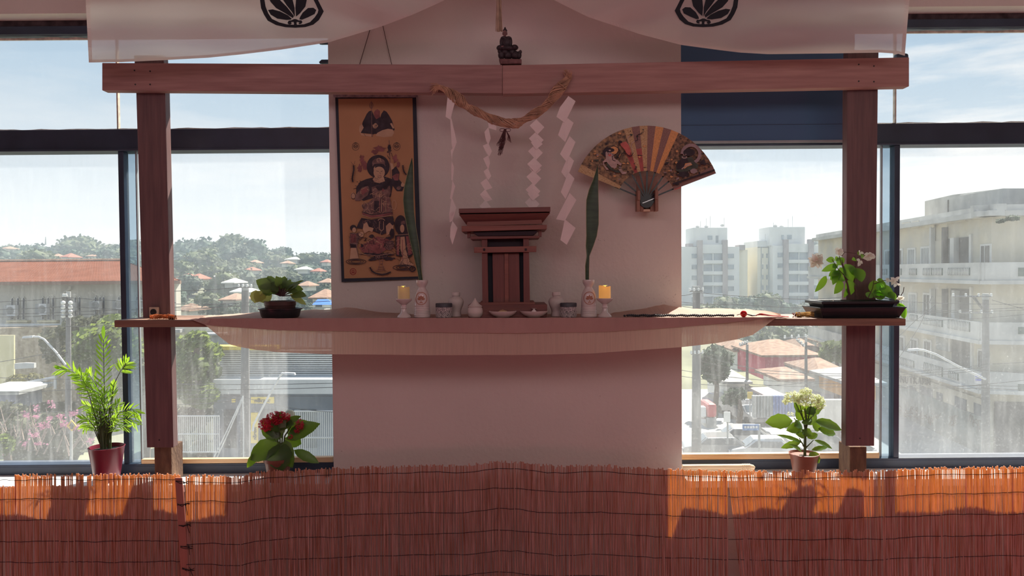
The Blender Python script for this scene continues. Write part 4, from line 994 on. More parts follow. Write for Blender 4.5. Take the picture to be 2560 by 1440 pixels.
# dried flower bundles at the ends of the cloth
def bundle(x0, x1, D, h, col, col2, lab, sd_):
    r = thing('dried_bundle', onshelf((x0+x1)/2, D), lab, 'dried bundle'); rr = random.Random(sd_); k = D/F
    mb = MB()
    for i in range(170):
        xa = rr.uniform(x0, x1-8); xb = xa+rr.uniform(6, 26)*(1 if rr.random() < .6 else -1); xb = max(x0-3, min(x1, xb)); z0, z1 = rr.uniform(.002, h*k), rr.uniform(.002, h*k)
        y0_, y1_ = D+rr.uniform(-.018, .018), D+rr.uniform(-.018, .018)
        mb.tube([onshelf(xa, y0_, z0), onshelf((xa+xb)/2, (y0_+y1_)/2, (z0+z1)/2+rr.uniform(0, .004)), onshelf(xb, y1_, z1)], .0007, 4)
    mb.build('stems', mat('dried_stems', col, .8, .3, 60, trans=.35), r)
    mb = MB()
    for i in range(46):
        xa = rr.uniform(x1-12, x1+2) if sd_ == 1 else rr.uniform(x0-8, x0+12)
        mb.leaf(onshelf(xa, D+rr.uniform(-.012, .012), rr.uniform(.002, h*k*.9)), (rr.uniform(-1, 1), rr.uniform(-1, 1), rr.uniform(-.4, .8)), (0, 0, 1), rr.uniform(.008, .018), .006, curl=2, n=4)
    mb.build('seed_heads', mat('dried_heads', col2, .8, .3, 60, trans=.15), r)
bundle(377, 436, 2.655, 12, (.62, .22, .07), (.16, .06, .035), 'orange dried stem bundle in front of the left wooden post', 1)
bundle(1992, 2036, 2.70, 13, (.62, .42, .16), (.17, .06, .06), 'golden dried stem bundle beside the black planter', 2)
# small square box with a round dark eye, leaning on the post
c = onshelf(386, 2.775, 0); k = 2.77/F
r = thing('square_speaker', c, 'tiny beige square box with a round black eye, leaning on the left post', 'box')
MB().box(c.x-11*k, c.x+11*k, 2.768, 2.781, c.z+.0005, c.z+26*k).build('box_body', mat('beige_plastic', (.55, .42, .34), .5), r, bev=.002)
MB().lathe((0, 0, 0), [(0, 0), (7.6*k, 0), (7.6*k, .002), (6*k, .003), (0, .003)], 24)
mb = MB(); q = [(0, .0), (7.8*k, 0), (7.8*k, .0018), (5.8*k, .0024), (2*k, .0016), (0, .0016)]; vs_ = []; n = 24
for a_, z_ in q:
    for j in range(n): vs_.append((c.x+a_*math.cos(6.283*j/n), 2.768-z_, c.z+14*k+a_*math.sin(6.283*j/n)))
mb.add(vs_, [(i*n+j, (i+1)*n+j, (i+1)*n+(j+1) % n, i*n+(j+1) % n) for i in range(5) for j in range(n)]).build('black_cone', mat('black_rubber', (.015, .015, .017), .5), r)
# ================================================================ REED SCREENS
M['reed'] = mat('reed_cane', (.19, .12, .13), .6, scale=230, col2=(.76, .59, .60), stretch=(1, 1, .035), trans=.50, tcol=(1.0, .55, .17), detail=3, bump=.1, bscale=40)
M['wire'] = mat('black_twine', (.015, .012, .015), .8)
def screen(x0, x1, toptab, lab, seed, lean=None, wob=1.0, Doff=0, soff=0, first=None):
    rr = random.Random(seed); D = 2.765+Doff
    r = thing('reed_screen', P((x0+x1)/2, 1440, D), lab, 'reed screen', 'reed screens along the window wall')
    r.location.z = 0.0; ORG[r.name] = Vector(r.location)
    def dd(px): return D+.006*math.sin(px*.013+seed)+.004*math.sin(px*.037)
    mb = MB(); x = x0
    while x < x1:
        rad = rr.uniform(1.15, 2.1)*D/F
        ty = lerp_tab(toptab, x)+rr.uniform(-3.5, 4.0)+(rr.uniform(0, 6) if rr.random() < .15 else 0)
        fv = first(x, rr) if first else None
        if fv: ty = fv
        ln = (lean(x) if lean else 0)+rr.gauss(0, 2.0)
        d = dd(x)+rr.uniform(-.0025, .0025)
        p0 = P(x, ty, d); p1 = P(x+ln, 1450, d+rr.uniform(-.003, .003)); dir_ = (p1-p0)
        p2 = p1+dir_*((p1.z-.01)/max(1e-3, -(p1.z-p0.z))) if p1.z > .01 else p1
        kn = rr.uniform(.1, .9); q = p0.lerp(p1, kn)
        kk = p0.lerp(p1, max(0, kn-.012)); k2 = p0.lerp(p1, kn+.012)
        mb.tube([p0, kk, q, k2, p1, p2], [rad, rad, rad*1.22, rad, rad, rad], 6)
        x += rr.uniform(2.6, 4.9)
    mb.build('reeds', M['reed'], r, smooth=True)
    tag(r.children[0], kind='stuff')
    for i, off in enumerate((17, 65, 118, 171, 223, 276)):
        ph = rr.random()*6; tabw = [(x0+(x1-x0)*t/60, rr.uniform(-1.3, 1.3)) for t in range(61)]
        for lay, ddd in ((0, -.0042), (1, .0042)):
            pts = []
            n = int((x1-x0)/9)
            for j in range(n+1):
                xx = x0+(x1-x0)*j/n; yy = lerp_tab(toptab, xx)+off+soff+lerp_tab(tabw, xx)*wob+1.0*math.sin(xx*.03+ph)
                pts.append(P(xx, yy, dd(xx)+ddd+.0010*(1 if j % 2 else -1)))
            mb = MB().tube(pts, .0011, 5)
            mb.build('twine', M['wire'], r)
    return r
screen(-110, 452, [(-110, 1186), (40, 1187), (450, 1185)], 'reed screen below the left window, left of the flat wooden slat, its top ragged', 3,
       first=lambda x, rr: (1216+rr.uniform(-3, 3)) if x < 36 or (x > 130 and x < 232 and rr.random() < .30) else None, Doff=.004, soff=-4)
midtop = [(452, 1189), (520, 1188), (600, 1190), (640, 1181), (700, 1176), (780, 1172), (830, 1171), (950, 1166), (1160, 1163), (1200, 1159), (1240, 1154), (1290, 1155), (1350, 1162), (1400, 1165), (1500, 1163), (1700, 1173), (1816, 1176)]
screen(466, 1817, midtop, 'long middle reed screen running under the altar, below the pier', 5)
screen(1821, 2680, [(1821, 1177), (2000, 1178), (2200, 1176), (2350, 1170), (2680, 1164)], 'reed screen below the right window, right of the vertical gap', 8, lean=lambda x: 26*max(0, 1-(x-1821)/130)+4, Doff=-.004)
sl = MB(); sl.pq([(452, 1440), (473, 1440), (455, 1195), (437, 1195)], 2.752, 2.757)
a, c = P(452, 1440, 2.752), P(473, 1440, 2.752); b0_, b1_ = P(437, 1195, 2.752), P(455, 1195, 2.752)
sl = MB(); e0, e1 = a+(a-b0_)*((a.z-.0)/(b0_.z-a.z)), c+(c-b1_)*((c.z)/(b1_.z-c.z))
sl.prism([e0, e1, b1_, b0_], (0, .005, 0))
slat = sl.build('wooden_slat', wood('pink_brown_slat', (.44, .17, .13), (.38, .14, .11), 'z'), bev=.001)
tag(slat, 'flat upright wooden slat tied between the left and middle reed screens', 'slat')
rr = random.Random(31)
for yy in (1207, 1262, 1313, 1368, 1424):
    mb = MB(); xx = 452+(yy-1195)*.075
    for _ in range(3):
        mb.tube([P(xx-14, yy+rr.uniform(-5, 1), 2.7505), P(xx-2, yy+rr.uniform(-4, 4), 2.748), P(xx+8, yy+rr.uniform(-4, 4), 2.748), P(xx+17, yy+rr.uniform(-5, 5), 2.75)], .0011, 5)
    mb.tube([P(xx+5, yy-6, 2.748), P(xx+8, yy+4, 2.745), P(xx+10+rr.uniform(-3, 5), yy+rr.uniform(16, 34), 2.748)], .0011, 5)
    mb.ball(P(xx+7, yy, 2.747), .0035, n=8, k=5)
    tag(mb.build('twine_knot', M['wire']), 'black twine knot tied around the upright wooden slat', 'twine', 'knots on the wooden slat')

# ================================================================ PLANTS
def lm(name, col, col2, tcol, tr=.42, rough=.4, scale=14):
    return mat(name, col, rough, scale=scale, col2=col2, trans=tr, tcol=tcol, bump=.12, bscale=60)
M['leaf1'] = lm('palm_leaf', (.05, .13, .03), (.10, .22, .04), (.45, .72, .05), .5)
M['leaf2'] = lm('thick_leaf', (.035, .085, .030), (.07, .14, .045), (.34, .56, .02), .22, .33)
M['leaf3'] = lm('violet_leaf', (.06, .12, .05), (.14, .22, .09), (.42, .60, .08), .34, .5)
M['leaf4'] = lm('vine_leaf', (.04, .10, .03), (.08, .16, .045), (.38, .72, .04), .44, .45)
M['stem'] = mat('green_stem', (.06, .10, .03), .6, .3, 20, trans=.1)
M['soil'] = mat('potting_soil', (.04, .025, .018), .95, .5, 60, bump=.8, bscale=120)
CAMD = Vector((0, -1, 0))
def pleaf(mb, x0, y0, x1, y1, w, D, dz=0., tilt=(0, 0), curl=.4, fold=.12, n=7, shape=1., jag=0., m=0):
    "leaf from one place of the photograph to another; dz moves the tip towards or away from the viewer"
    a = P(x0, y0, D); b_ = P(x1, y1, D+dz); d = b_-a
    nr = Vector((tilt[0], -1, tilt[1]))
    # start a little above the chord so that the curled leaf ends near its tip
    L_ = d.length; s_ = d.normalized().cross(nr-d.normalized()*nr.dot(d.normalized())).normalized()
    d2 = Matrix.Rotation(curl/2, 3, s_) @ d.normalized()
    mb.leaf(a, d2, nr, L_*(1+curl*curl/24), w*D/F, curl, fold, n, m, shape, jag=jag)
def sillpot(cx, D, prof, m_, nm, r, n=36, sy=1):
    c = P(cx, 1150, D); c.z = ZS; k = D/F
    return MB().lathe(c, [(a*k, z*k) for a, z in prof], n).build(nm, m_, r, smooth=True), c, k
# --- palm in the burgundy pot
D = 2.90
r = thing('potted_palm', Vector((P(267, 1150, D).x, D, ZS)), 'slender parlour palm with feathery fronds in a tall burgundy pot on the left sill', 'potted plant')
zb_ = (ZS-P(267, 1183, D).z)/(D/F)       # sill level in pixels under y=1183
hh = (P(267, 1116, D).z-ZS)/(D/F)
M['burg'] = mat('burgundy_plastic', (.20, .018, .045), .35, .06, 8, trans=.12, tcol=(.5, .02, .06))
o, c, k = sillpot(267, D, [(0, 0), (27, 0), (28.5, 2), (41, hh-2), (42, hh), (40.5, hh+.5), (38, hh-6), (37, hh-10), (0, hh-10)], M['burg'], 'pot', r)
MB().lathe(c, [(0, (hh-11)*k), (36.5*k, (hh-11)*k), (36*k, (hh-8.5)*k), (0, (hh-7.5)*k)], 24).build('soil', M['soil'], r)
rr = random.Random(41)
def frond(mb, sb, path, L_, np_=9, D=2.90, dz=0., spread=55, w=7, start=.35):
    k = len(path)-1
    def at(t):
        q = t*k; i = min(int(q), k-1); f = q-i; return (path[i][0]*(1-f)+path[i+1][0]*f, path[i][1]*(1-f)+path[i+1][1]*f)
    sb.tube([P(*at(i/12), D+dz*(i/12)) for i in range(13)], [.0022-.0014*i/12 for i in range(13)], 5)
    np_ = int(np_*1.35)
    for i in range(np_):
        t = start+(1-start)*i/(np_-.3); x, y = at(t); x2, y2 = at(min(1, t+.03)); x1_, y1_ = at(max(0, t-.03)); a = math.atan2(-(y2-y1_), x2-x1_)
        for s_ in (-1, 1):
            an = a+s_*R(spread*(1-.45*(i/np_))+rr.uniform(-6, 6)); l = L_*(1-.35*abs(i/np_-.35))*rr.uniform(.85, 1.1)
            pleaf(mb, x, y, x+l*math.cos(an), y-l*math.sin(an)+l*.12, w*.54*rr.uniform(.8, 1.15), D+dz*t, rr.uniform(-.03, .03), (rr.uniform(-.5, .5), rr.uniform(.1, .9)), .35, .12, 5, 1.)
    x, y = at(1); pleaf(mb, x, y, x+(x-at(.95)[0])*2.4, y+(y-at(.95)[1])*2.4-6, w, D+dz, 0, (.2, .4), .2, .1, 5)
mb, sb = MB(), MB()
FR = [([(259, 1110), (262, 1040), (260, 940), (259, 850)], 38, 10, 0, 52, 9, .42),
      ([(256, 1108), (244, 1040), (225, 975), (180, 925), (150, 923)], 34, 9, .03, 38, 7, .5),
      ([(262, 1108), (275, 1020), (285, 960), (300, 930), (316, 908)], 34, 6, -.03, 60, 8, .75),
      ([(250, 1108), (240, 1050), (222, 985), (205, 945), (196, 935)], 34, 8, -.03, 60, 8, .45),
      ([(258, 1108), (255, 1030), (240, 960), (222, 935)], 38, 8, .02, 55, 8, .5),
      ([(262, 1108), (264, 1040), (250, 985), (215, 965)], 36, 8, -.04, 50, 8, .4),
      ([(266, 1110), (285, 1050), (300, 1030), (330, 1022), (345, 1032)], 30, 9, -.02, 48, 6.5, .35),
      ([(266, 1110), (282, 1070), (300, 1048), (325, 1045), (342, 1060)], 26, 8, .02, 48, 6, .35),
      ([(270, 1110), (280, 1080), (292, 1062), (320, 1068)], 24, 7, 0, 48, 6, .35),
      ([(252, 1110), (238, 1070), (222, 1050), (205, 1048)], 28, 8, -.03, 48, 6.5, .3),
      ([(250, 1110), (236, 1075), (220, 1062), (212, 1068)], 26, 7, .02, 48, 6, .3),
      ([(254, 1110), (244, 1060), (236, 1020), (212, 1012)], 30, 8, .03, 52, 7, .35),
      ([(262, 1110), (262, 1060), (272, 1010), (262, 985)], 30, 8, .02, 60, 7, .35),
      ([(258, 1110), (252, 1060), (250, 1020), (244, 1000)], 30, 8, -.02, 60, 7, .3),
      ([(266, 1110), (270, 1060), (284, 1030), (296, 1008)], 28, 8, .03, 58, 6.5, .35),
      ([(264, 1110), (268, 1080), (275, 1050), (288, 1045)], 24, 7, -.03, 58, 6, .3),
      ([(256, 1110), (250, 1075), (240, 1045), (228, 1030)], 26, 8, 0, 58, 6.5, .3),
      ([(268, 1110), (276, 1040), (281, 1000), (284, 965)], 26, 6, 0, 30, 7, .7)]
for p_, L_, np_, dz, sp_, w_, st_0 in FR: frond(mb, sb, p_, L_, np_, D, dz, sp_, w_, st_0)
for i in range(9):
    x = 252+i*2.8; sb.tube([P(x+rr.uniform(-2, 2), 1122, D+rr.uniform(-.02, .02)), P(x+(x-264)*.4, 1060, D), P(x+(x-264)*.8, 1020, D)], [.0032, .0024, .0015], 6)
mb.build('fronds', M['leaf1'], r, smooth=True); sb.build('stems', M['stem'], r, smooth=True)

def flowercluster(mb, cx, cy, rx, ry, n, D, size, rd=.03, up=.55):
    for i in range(n):
        a = rr.random()*6.283; q = math.sqrt(rr.random()); x, y = cx+rx*q*math.cos(a), cy+ry*q*math.sin(a)
        d = D-rd*math.sqrt(max(0, 1-q*q))*rr.uniform(.2, 1)
        c = P(x, y, d); nr = Vector((math.cos(a)*q*.8, -.5, up+rr.uniform(-.3, .3)-math.sin(a)*q*.5)).normalized(); t1 = nr.orthogonal().normalized(); t1 = Matrix.Rotation(rr.random()*6, 3, nr) @ t1; t2 = nr.cross(t1)
        s_ = size*rr.uniform(.75, 1.2)
        for j in range(4):
            w = 6.283*j/4; u = t1*math.cos(w)+t2*math.sin(w); v_ = t2*math.cos(w)-t1*math.sin(w)
            mb.add([c, c+u*s_*.6-v_*s_*.42+nr*s_*.15, c+u*s_*1.1+nr*s_*.35, c+u*s_*.6+v_*s_*.42+nr*s_*.15], [(0, 1, 2, 3)])
        mb.tube([c-nr*s_*1.6, c], [s_*.15, s_*.25], 4)
# --- red kalanchoe
D = 2.88
r = thing('red_kalanchoe', Vector((P(692, 1150, D).x, D, ZS)), 'plant with dense red flowers and big dark leaves in a small brown pot', 'potted plant')
M['tpot'] = mat('brown_plastic_pot', (.26, .10, .07), .45, .1, 10, trans=.12, tcol=(.6, .2, .1))
hh = (P(695, 1144, D).z-ZS)/(D/F)
o, c, k = sillpot(695, D, [(0, 0), (24, 0), (32, hh-8), (35, hh-8), (36, hh), (34, hh+.5), (31, hh-6), (0, hh-7)], M['tpot'], 'pot', r)
MB().lathe(c, [(0, (hh-8)*k), (30*k, (hh-8)*k), (0, (hh-5)*k)], 20).build('soil', M['soil'], r)
mb = MB()
for q in ((708, 1095, 655, 1045, 40, .03, (.3, .2), .5), (704, 1108, 622, 1148, 58, -.02, (.3, .8), .7), (640, 1130, 618, 1170, 22, -.02, (.8, .1), .5), (700, 1108, 704, 1178, 66, -.05, (0, .35), .9), (712, 1100, 730, 1170, 46, -.04, (-.3, .3), .7),
          (716, 1098, 800, 1058, 44, .01, (-.3, .5), .5), (718, 1085, 770, 1052, 40, .04, (-.2, .2), .3), (735, 1125, 798, 1158, 26, -.02, (-.5, .8), .3), (712, 1095, 754, 1110, 34, .04, (0, .2), .4),
          (708, 1065, 752, 1040, 22, -.03, (-.2, .5), .5), (702, 1066, 700, 1030, 44, -.02, (0, .8), .6), (700, 1068, 735, 1060, 34, -.035, (0, .9), .5), (705, 1080, 676, 1098, 34, .02, (0, .4), .5), (704, 1090, 652, 1070, 40, .01, (.2, .3), .5), (694, 1075, 715, 1052, 40, -.03, (0, .3), .3), (706, 1080, 690, 1040, 46, -.015, (0, .3), .2)):
    pleaf(mb, q[0], q[1], q[2], q[3], q[4], D, q[5], q[6], q[7], .10, 8, .9, .08)
mb.build('leaves', M['leaf2'], r, smooth=True)
sb = MB()
for x in (694, 700, 706, 712): sb.tube([P(700+(x-700)*.3, 1150, D), P(x, 1090, D), P(x+(x-703)*2.5, 1055, D)], [.004, .003, .002], 6)
sb.build('stems', M['stem'], r, smooth=True)
mb = MB(); flowercluster(mb, 696, 1046, 32, 17, 260, D-.005, .0047); flowercluster(mb, 665, 1062, 19, 16, 140, D-.005, .0047); flowercluster(mb, 748, 1062, 11, 14, 50, D, .0042); flowercluster(mb, 742, 1076, 8, 8, 16, D, .004); flowercluster(mb, 726, 1092, 6, 5, 10, D, .004)
mb.build('blossoms', mat('red_petals', (.50, .02, .05), .5, .25, 40, trans=.42, tcol=(.85, .05, .10)), r)
# glass globe behind the red flowers
tag(MB().ball(P(724, 1037, 2.955), .022, n=20, k=12).build('glass_globe', mat('pale_glass_swirl', (.55, .62, .55), .15, scale=30, col2=(.85, .88, .82), trans=.5, coat=.6), smooth=True), 'pale frosted ball behind the red flowers at the window', 'ball')
g_ = bpy.data.objects['glass_globe']; zt_ = g_.location.z
pm = MB(); cc = P(724, 1037, 2.955); pm.tube([Vector((cc.x, 2.955, ZS)), Vector((cc.x, 2.955, g_.location.z+.002))], .002, 8)
# --- white kalanchoe
D = 2.88
r = thing('white_kalanchoe', Vector((P(2010, 1150, D).x, D, ZS)), 'plant with a domed head of white flowers in a brown pot on the right sill', 'potted plant')
hh = (P(2010, 1133, D).z-ZS)/(D/F)
o, c, k = sillpot(2010, D, [(0, 0), (25, 0), (33, hh-10), (36.5, hh-1), (37, hh), (35, hh+.5), (32, hh-5), (0, hh-7)], M['tpot'], 'pot', r)
MB().lathe(c, [(0, (hh-8)*k), (31*k, (hh-8)*k), (0, (hh-5)*k)], 20).build('soil', M['soil'], r)
mb = MB()
for q in ((1982, 1052, 1913, 1056, 40, .02, (0, .4), .2), (2006, 1068, 1966, 1076, 30, -.01, (0, .6), .6), (2008, 1108, 1942, 1086, 12, .0, (0, .8), .6), (2002, 1105, 1952, 1120, 18, .01, (0, .5), .8), (2005, 1130, 1972, 1110, 12, -.02, (.4, .8), .7),
          (2035, 1052, 2106, 1075, 30, -.01, (0, .7), .5), (2030, 1055, 2050, 1076, 30, .01, (0, .6), .4), (2045, 1072, 2090, 1085, 28, .02, (0, .6), .4), (2035, 1100, 2082, 1122, 14, -.01, (0, .9), .5), (2028, 1126, 2070, 1118, 14, .0, (0, .9), .6),
          (2025, 1130, 2048, 1158, 26, -.03, (-.4, .6), .9), (2008, 1050, 1990, 1025, 30, .0, (0, .3), .3), (2010, 1060, 2040, 1030, 34, .01, (0, .3), .3), (2005, 1075, 2030, 1090, 26, -.02, (0, .5), .4), (2003, 1060, 1985, 1065, 26, -.02, (.2, .6), .5), (2012, 1040, 2060, 1005, 30, .0, (.2, .4), .2), (2005, 1030, 1985, 1005, 26, 0, (0, .4), .3),
          (2015, 1035, 2030, 1010, 36, .0, (0, .3), .3), (2012, 1090, 1990, 1085, 20, -.02, (.2, .5), .5), (2018, 1095, 2045, 1085, 18, .02, (.2, .5), .4), (2010, 1050, 2026, 1062, 30, -.03, (.1, .5), .3)):
    pleaf(mb, q[0], q[1], q[2], q[3], q[4], D, q[5], q[6], q[7], .10, 8, .9, .10)
mb.build('leaves', M['leaf2'], r, smooth=True)
sb = MB(); sb.tube([P(2012, 1140, D), P(2013, 1090, D), P(2016, 1050, D), P(2012, 1020, D)], [.0062, .005, .004, .003], 8)
for x0_, y0_, x1_, y1_ in ((2014, 1060, 1988, 1005), (2014, 1070, 2045, 1012), (2014, 1080, 2000, 1010), (2016, 1070, 2030, 1000), (2012, 1120, 1998, 1095), (2014, 1120, 2034, 1100), (2010, 1080, 1985, 1045)):
    sb.tube([P(x0_, y0_, D), P((x0_+x1_)/2, (y0_+y1_)/2, D-.004), P(x1_, y1_, D)], [.003, .0022, .0015], 6)
sb.build('stems', M['stem'], r, smooth=True)
mb = MB(); flowercluster(mb, 2024, 1000, 38, 16, 230, D-.01, .0048); flowercluster(mb, 1984, 992, 24, 14, 120, D-.005, .0048); flowercluster(mb, 2016, 978, 16, 8, 60, D, .0048); flowercluster(mb, 1965, 1004, 8, 7, 26, D, .0046); flowercluster(mb, 2050, 1010, 14, 16, 60, D, .0048); flowercluster(mb, 1978, 1035, 10, 5, 12, D, .004)
mb.build('blossoms', mat('white_petals', (.72, .74, .55), .6, .12, 40, trans=.42, tcol=(.85, .92, .55)), r)
# --- rosette plant on the shelf
D = 2.70
c = onshelf(701, D); k = D/F
r = thing('plant_saucer', c, 'wide black plastic saucer under the leafy plant on the altar cloth', 'saucer')
M['blackpl'] = mat('black_plastic', (.018, .020, .024), .35, .1, 10)
MB().lathe(c, [(0, 0), (43*k, 0), (46*k, 3*k), (50*k, 19*k), (53.5*k, 20*k), (54*k, 23*k), (51*k, 23*k), (47*k, 18*k), (44*k, 4*k), (0, 3.5*k)], 48).build('dish', M['blackpl'], r, smooth=True)
c2 = c+Vector((0, 0, 3.6*k))
r = thing('rosette_plant', c2, 'low rosette of broad wavy leaves in a dark pot standing on a black saucer', 'potted plant')
MB().lathe(c2, [(0, 0), (33*k, 0), (34*k, 2*k), (37*k, 26*k), (38.5*k, 27*k), (39*k, 37*k), (36.5*k, 37.5*k), (35*k, 33*k), (0, 32*k)], 44).build('pot', mat('dark_brown_pot', (.075, .04, .035), .4, .1, 10, trans=.1, tcol=(.4, .15, .08)), r, smooth=True)
MB().lathe(c2, [(0, 31*k), (35*k, 31*k), (0, 34*k)], 20).build('soil', M['soil'], r)
mb, sb = MB(), MB(); cy0 = 737
LV = [(640, 700, 30), (645, 716, 30), (655, 695, 26), (668, 690, 24), (680, 705, 34), (690, 690, 22), (701, 692, 18), (712, 690, 18), (722, 700, 24), (735, 705, 28), (750, 708, 26), (758, 722, 32), (766, 740, 26), (706, 715, 34), (725, 720, 30), (672, 718, 34), (655, 728, 30), (693, 705, 26), (742, 716, 34), (760, 700, 14), (684, 722, 30), (716, 706, 26), (700, 704, 26), (728, 698, 14), (662, 708, 20), (676, 696, 18), (690, 712, 22), (710, 712, 20), (733, 712, 18), (746, 728, 20), (652, 712, 16), (718, 694, 12), (694, 694, 12)]
for i, (x, y, w_) in enumerate(LV):
    dzz = rr.uniform(-.05, .05); bx, by = 703+(x-703)*.42, 738+(y-738)*.45
    sb.tube([P(703+(x-703)*.05, 740, D), P(bx, by, D+dzz*.5)], [.0022, .0018], 6)
    pleaf(mb, bx, by, x, y, w_, D+dzz*.5, dzz*.5, (rr.uniform(-.4, .4), rr.uniform(.4, 1.4)), rr.uniform(.3, 1.0), .12, 8, .85, .10)
mb.build('leaves', M['leaf3'], r, smooth=True); mb = MB()
for q in ((680, 738, 645, 752, 30, -.02, (.2, .3), .8), (640, 725, 637, 758, 26, -.02, (.1, .2), .5), (725, 735, 766, 762, 16, .0, (-.4, .6), .8), (660, 728, 640, 756, 34, -.03, (0, .2), .5), (672, 748, 660, 764, 14, .02, (0, .2), .5)):
    pleaf(mb, q[0], q[1], q[2], q[3], q[4], D, q[5], q[6], q[7], .1, 8, .9, .12)
mb.build('yellowing_leaves', lm('yellowing_leaf', (.20, .24, .07), (.32, .32, .12), (.80, .78, .20), .4, .5), r, smooth=True); sb.build('petioles', mat('purple_petiole', (.09, .05, .05), .6), r, smooth=True)
# --- bougainvillea in a black tray
D = 2.71
def traypix(mb, x0, x1, y0, y1, t, Da, Db, inset, m=0):
    pass
k = D/F
def rtray(name, xa, xb, za, zb, ins, Da, Db, lip, r, rim=.0):
    "rectangular tray with sloping sides and a rim"
    mb = MB()
    def loop(i, z, dy=None): return [(xa+i, Da+i, z), (xb-i, Da+i, z), (xb-i, Db-i, z), (xa+i, Db-i, z)]
    L_ = [loop(ins, za), loop(0, zb-lip), loop(-rim, zb-lip), loop(-rim, zb), loop(.004, zb), loop(ins+.003, za+.004)]
    vs_ = [p for q in L_ for p in q]; fs = [(3, 2, 1, 0)]+[(i*4+j, i*4+(j+1) % 4, (i+1)*4+(j+1) % 4, (i+1)*4+j) for i in range(len(L_)-1) for j in range(4)]+[(20, 21, 22, 23)]
    mb.add(vs_, fs); return mb.build(name, M['blackpl'], r, bev=.0015)
c = onshelf(2152, D)
xa, xb = P(2050, 790, 2.64).x, P(2263, 790, 2.64).x
z0 = c.z+.001-.0045
r = thing('black_drip_tray', c, 'flat black rectangular drip tray at the right end of the shelf', 'tray')
rtray('tray', xa, xb, z0, z0+.040, .016, 2.635, 2.80, .004, r, .002)
r = thing('flowering_vine', c+Vector((0, 0, .006)), 'small vine with cream bracts and twin trunks in a black rectangular pot', 'potted plant')
xa2, xb2 = P(2060, 750, 2.65).x, P(2238, 750, 2.65).x
zt2 = P(2150, 753, 2.65).z
rtray('pot', xa2, xb2, z0+.006, zt2, .014, 2.655, 2.79, .010, r, .010)
MB().box(xa2+.01, xb2-.01, 2.665, 2.78, zt2-.02, zt2-.006).build('soil', M['soil'], r)
mb = MB()
mb.tube([P(2126, 748, D), P(2119, 715, D), P(2112, 690, D), P(2108, 668, D), P(2104, 650, D)], [.005, .004, .0035, .003, .0018], 8)
mb.tube([P(2142, 748, D), P(2139, 725, D), P(2134, 705, D), P(2138, 688, D), P(2138, 660, D), P(2137, 640, D)], [.005, .004, .0035, .003, .0025, .0015], 8)
for q in (((2112, 690), (2095, 672), (2084, 655), (2080, 648)), ((2112, 688), (2108, 672), (2102, 655), (2098, 640)), ((2137, 665), (2148, 652), (2160, 648)), ((2138, 650), (2150, 640), (2146, 632)), ((2134, 705), (2136, 695)), ((2170, 745), (2182, 720), (2185, 700)), ((2185, 710), (2205, 702), (2225, 700)), ((2200, 740), (2225, 742), (2250, 745)), ((2104, 640), (2112, 630), (2140, 634)), ((2250, 742), (2258, 730), (2260, 718)), ((2090, 670), (2085, 682)), ((2188, 740), (2240, 752), (2252, 765))):
    mb.tube([P(x, y, D-.003) for x, y in q], [.0018]+[.0012]*(len(q)-1), 6)
mb.build('woody_stems', mat('brown_twig', (.10, .06, .05), .8, .3, 40, bump=.4), r, smooth=True)
mb = MB()
for q in ((2087, 650, 2065, 650, 16), (2088, 652, 2095, 642, 12), (2108, 660, 2092, 645, 22), (2096, 662, 2054, 678, 18), (2098, 680, 2072, 690, 20), (2098, 675, 2082, 712, 20), (2088, 676, 2076, 700, 16), (2066, 690, 2038, 730, 18), (2104, 700, 2086, 735, 24), (2108, 690, 2096, 700, 22), (2120, 700, 2128, 738, 28), (2132, 668, 2110, 670, 12),
          (2112, 660, 2136, 705, 34), (2140, 670, 2155, 705, 32), (2135, 690, 2120, 660, 26), (2170, 745, 2178, 730, 20), (2184, 700, 2185, 735, 34), (2190, 708, 2215, 722, 26), (2192, 700, 2212, 706, 14), (2196, 716, 2236, 746, 32), (2180, 735, 2215, 738, 30), (2245, 758, 2262, 798, 26), (2248, 757, 2256, 790, 22), (2140, 648, 2130, 650, 12), (2150, 640, 2146, 628, 10), (2158, 645, 2152, 635, 9), (2100, 668, 2105, 690, 20), (2090, 662, 2082, 670, 14), (2078, 690, 2096, 705, 20), (2118, 720, 2110, 745, 14), (2192, 730, 2206, 745, 22), (2220, 730, 2240, 750, 20)):
    pleaf(mb, q[0], q[1], q[2], q[3], q[4], D, rr.uniform(-.03, .03), (rr.uniform(-.5, .5), rr.uniform(0, .7)), rr.uniform(.2, .7), .10, 7, .85)
mb.build('leaves', M['leaf4'], r, smooth=True)
VB = r
for cx, cy, n_, L_, w_ in ((2040, 655, 13, 26, 14), (2046, 642, 5, 18, 14), (2098, 630, 6, 15, 15), (2172, 642, 7, 16, 16), (2148, 655, 3, 14, 10), (2236, 700, 6, 18, 9), (2220, 700, 3, 9, 9), (2250, 745, 6, 12, 9), (2240, 710, 3, 14, 8), (2150, 632, 3, 10, 8)):
    mb = MB()
    for i in range(n_):
        a = 6.283*i/n_+rr.uniform(-.4, .4); l = L_*rr.uniform(.6, 1.1)
        pleaf(mb, cx, cy, cx+l*math.cos(a), cy-l*.75*math.sin(a), w_, D-.01, rr.uniform(-.02, .01), (rr.uniform(-.8, .8), rr.uniform(-.4, .8)), rr.uniform(-.6, 1.2), .2, 6, .9, .1)
    mb.build('cream_bracts', M.setdefault('bract', None) or M.__setitem__('bract', mat('white_bracts', (.80, .78, .70), .6, .1, 30, trans=.40, tcol=(.95, .95, .85))) or M['bract'], r, smooth=True)
mb = MB()
for i in range(14):
    x = rr.uniform(2078, 2115); mb.leaf(Vector((P(x, 750, 2.68).x, rr.uniform(2.67, 2.74), zt2-.006)), (rr.uniform(-1, 1), rr.uniform(-1, 1), .4), (0, 0, 1), .012, .006, curl=1.5, n=4)
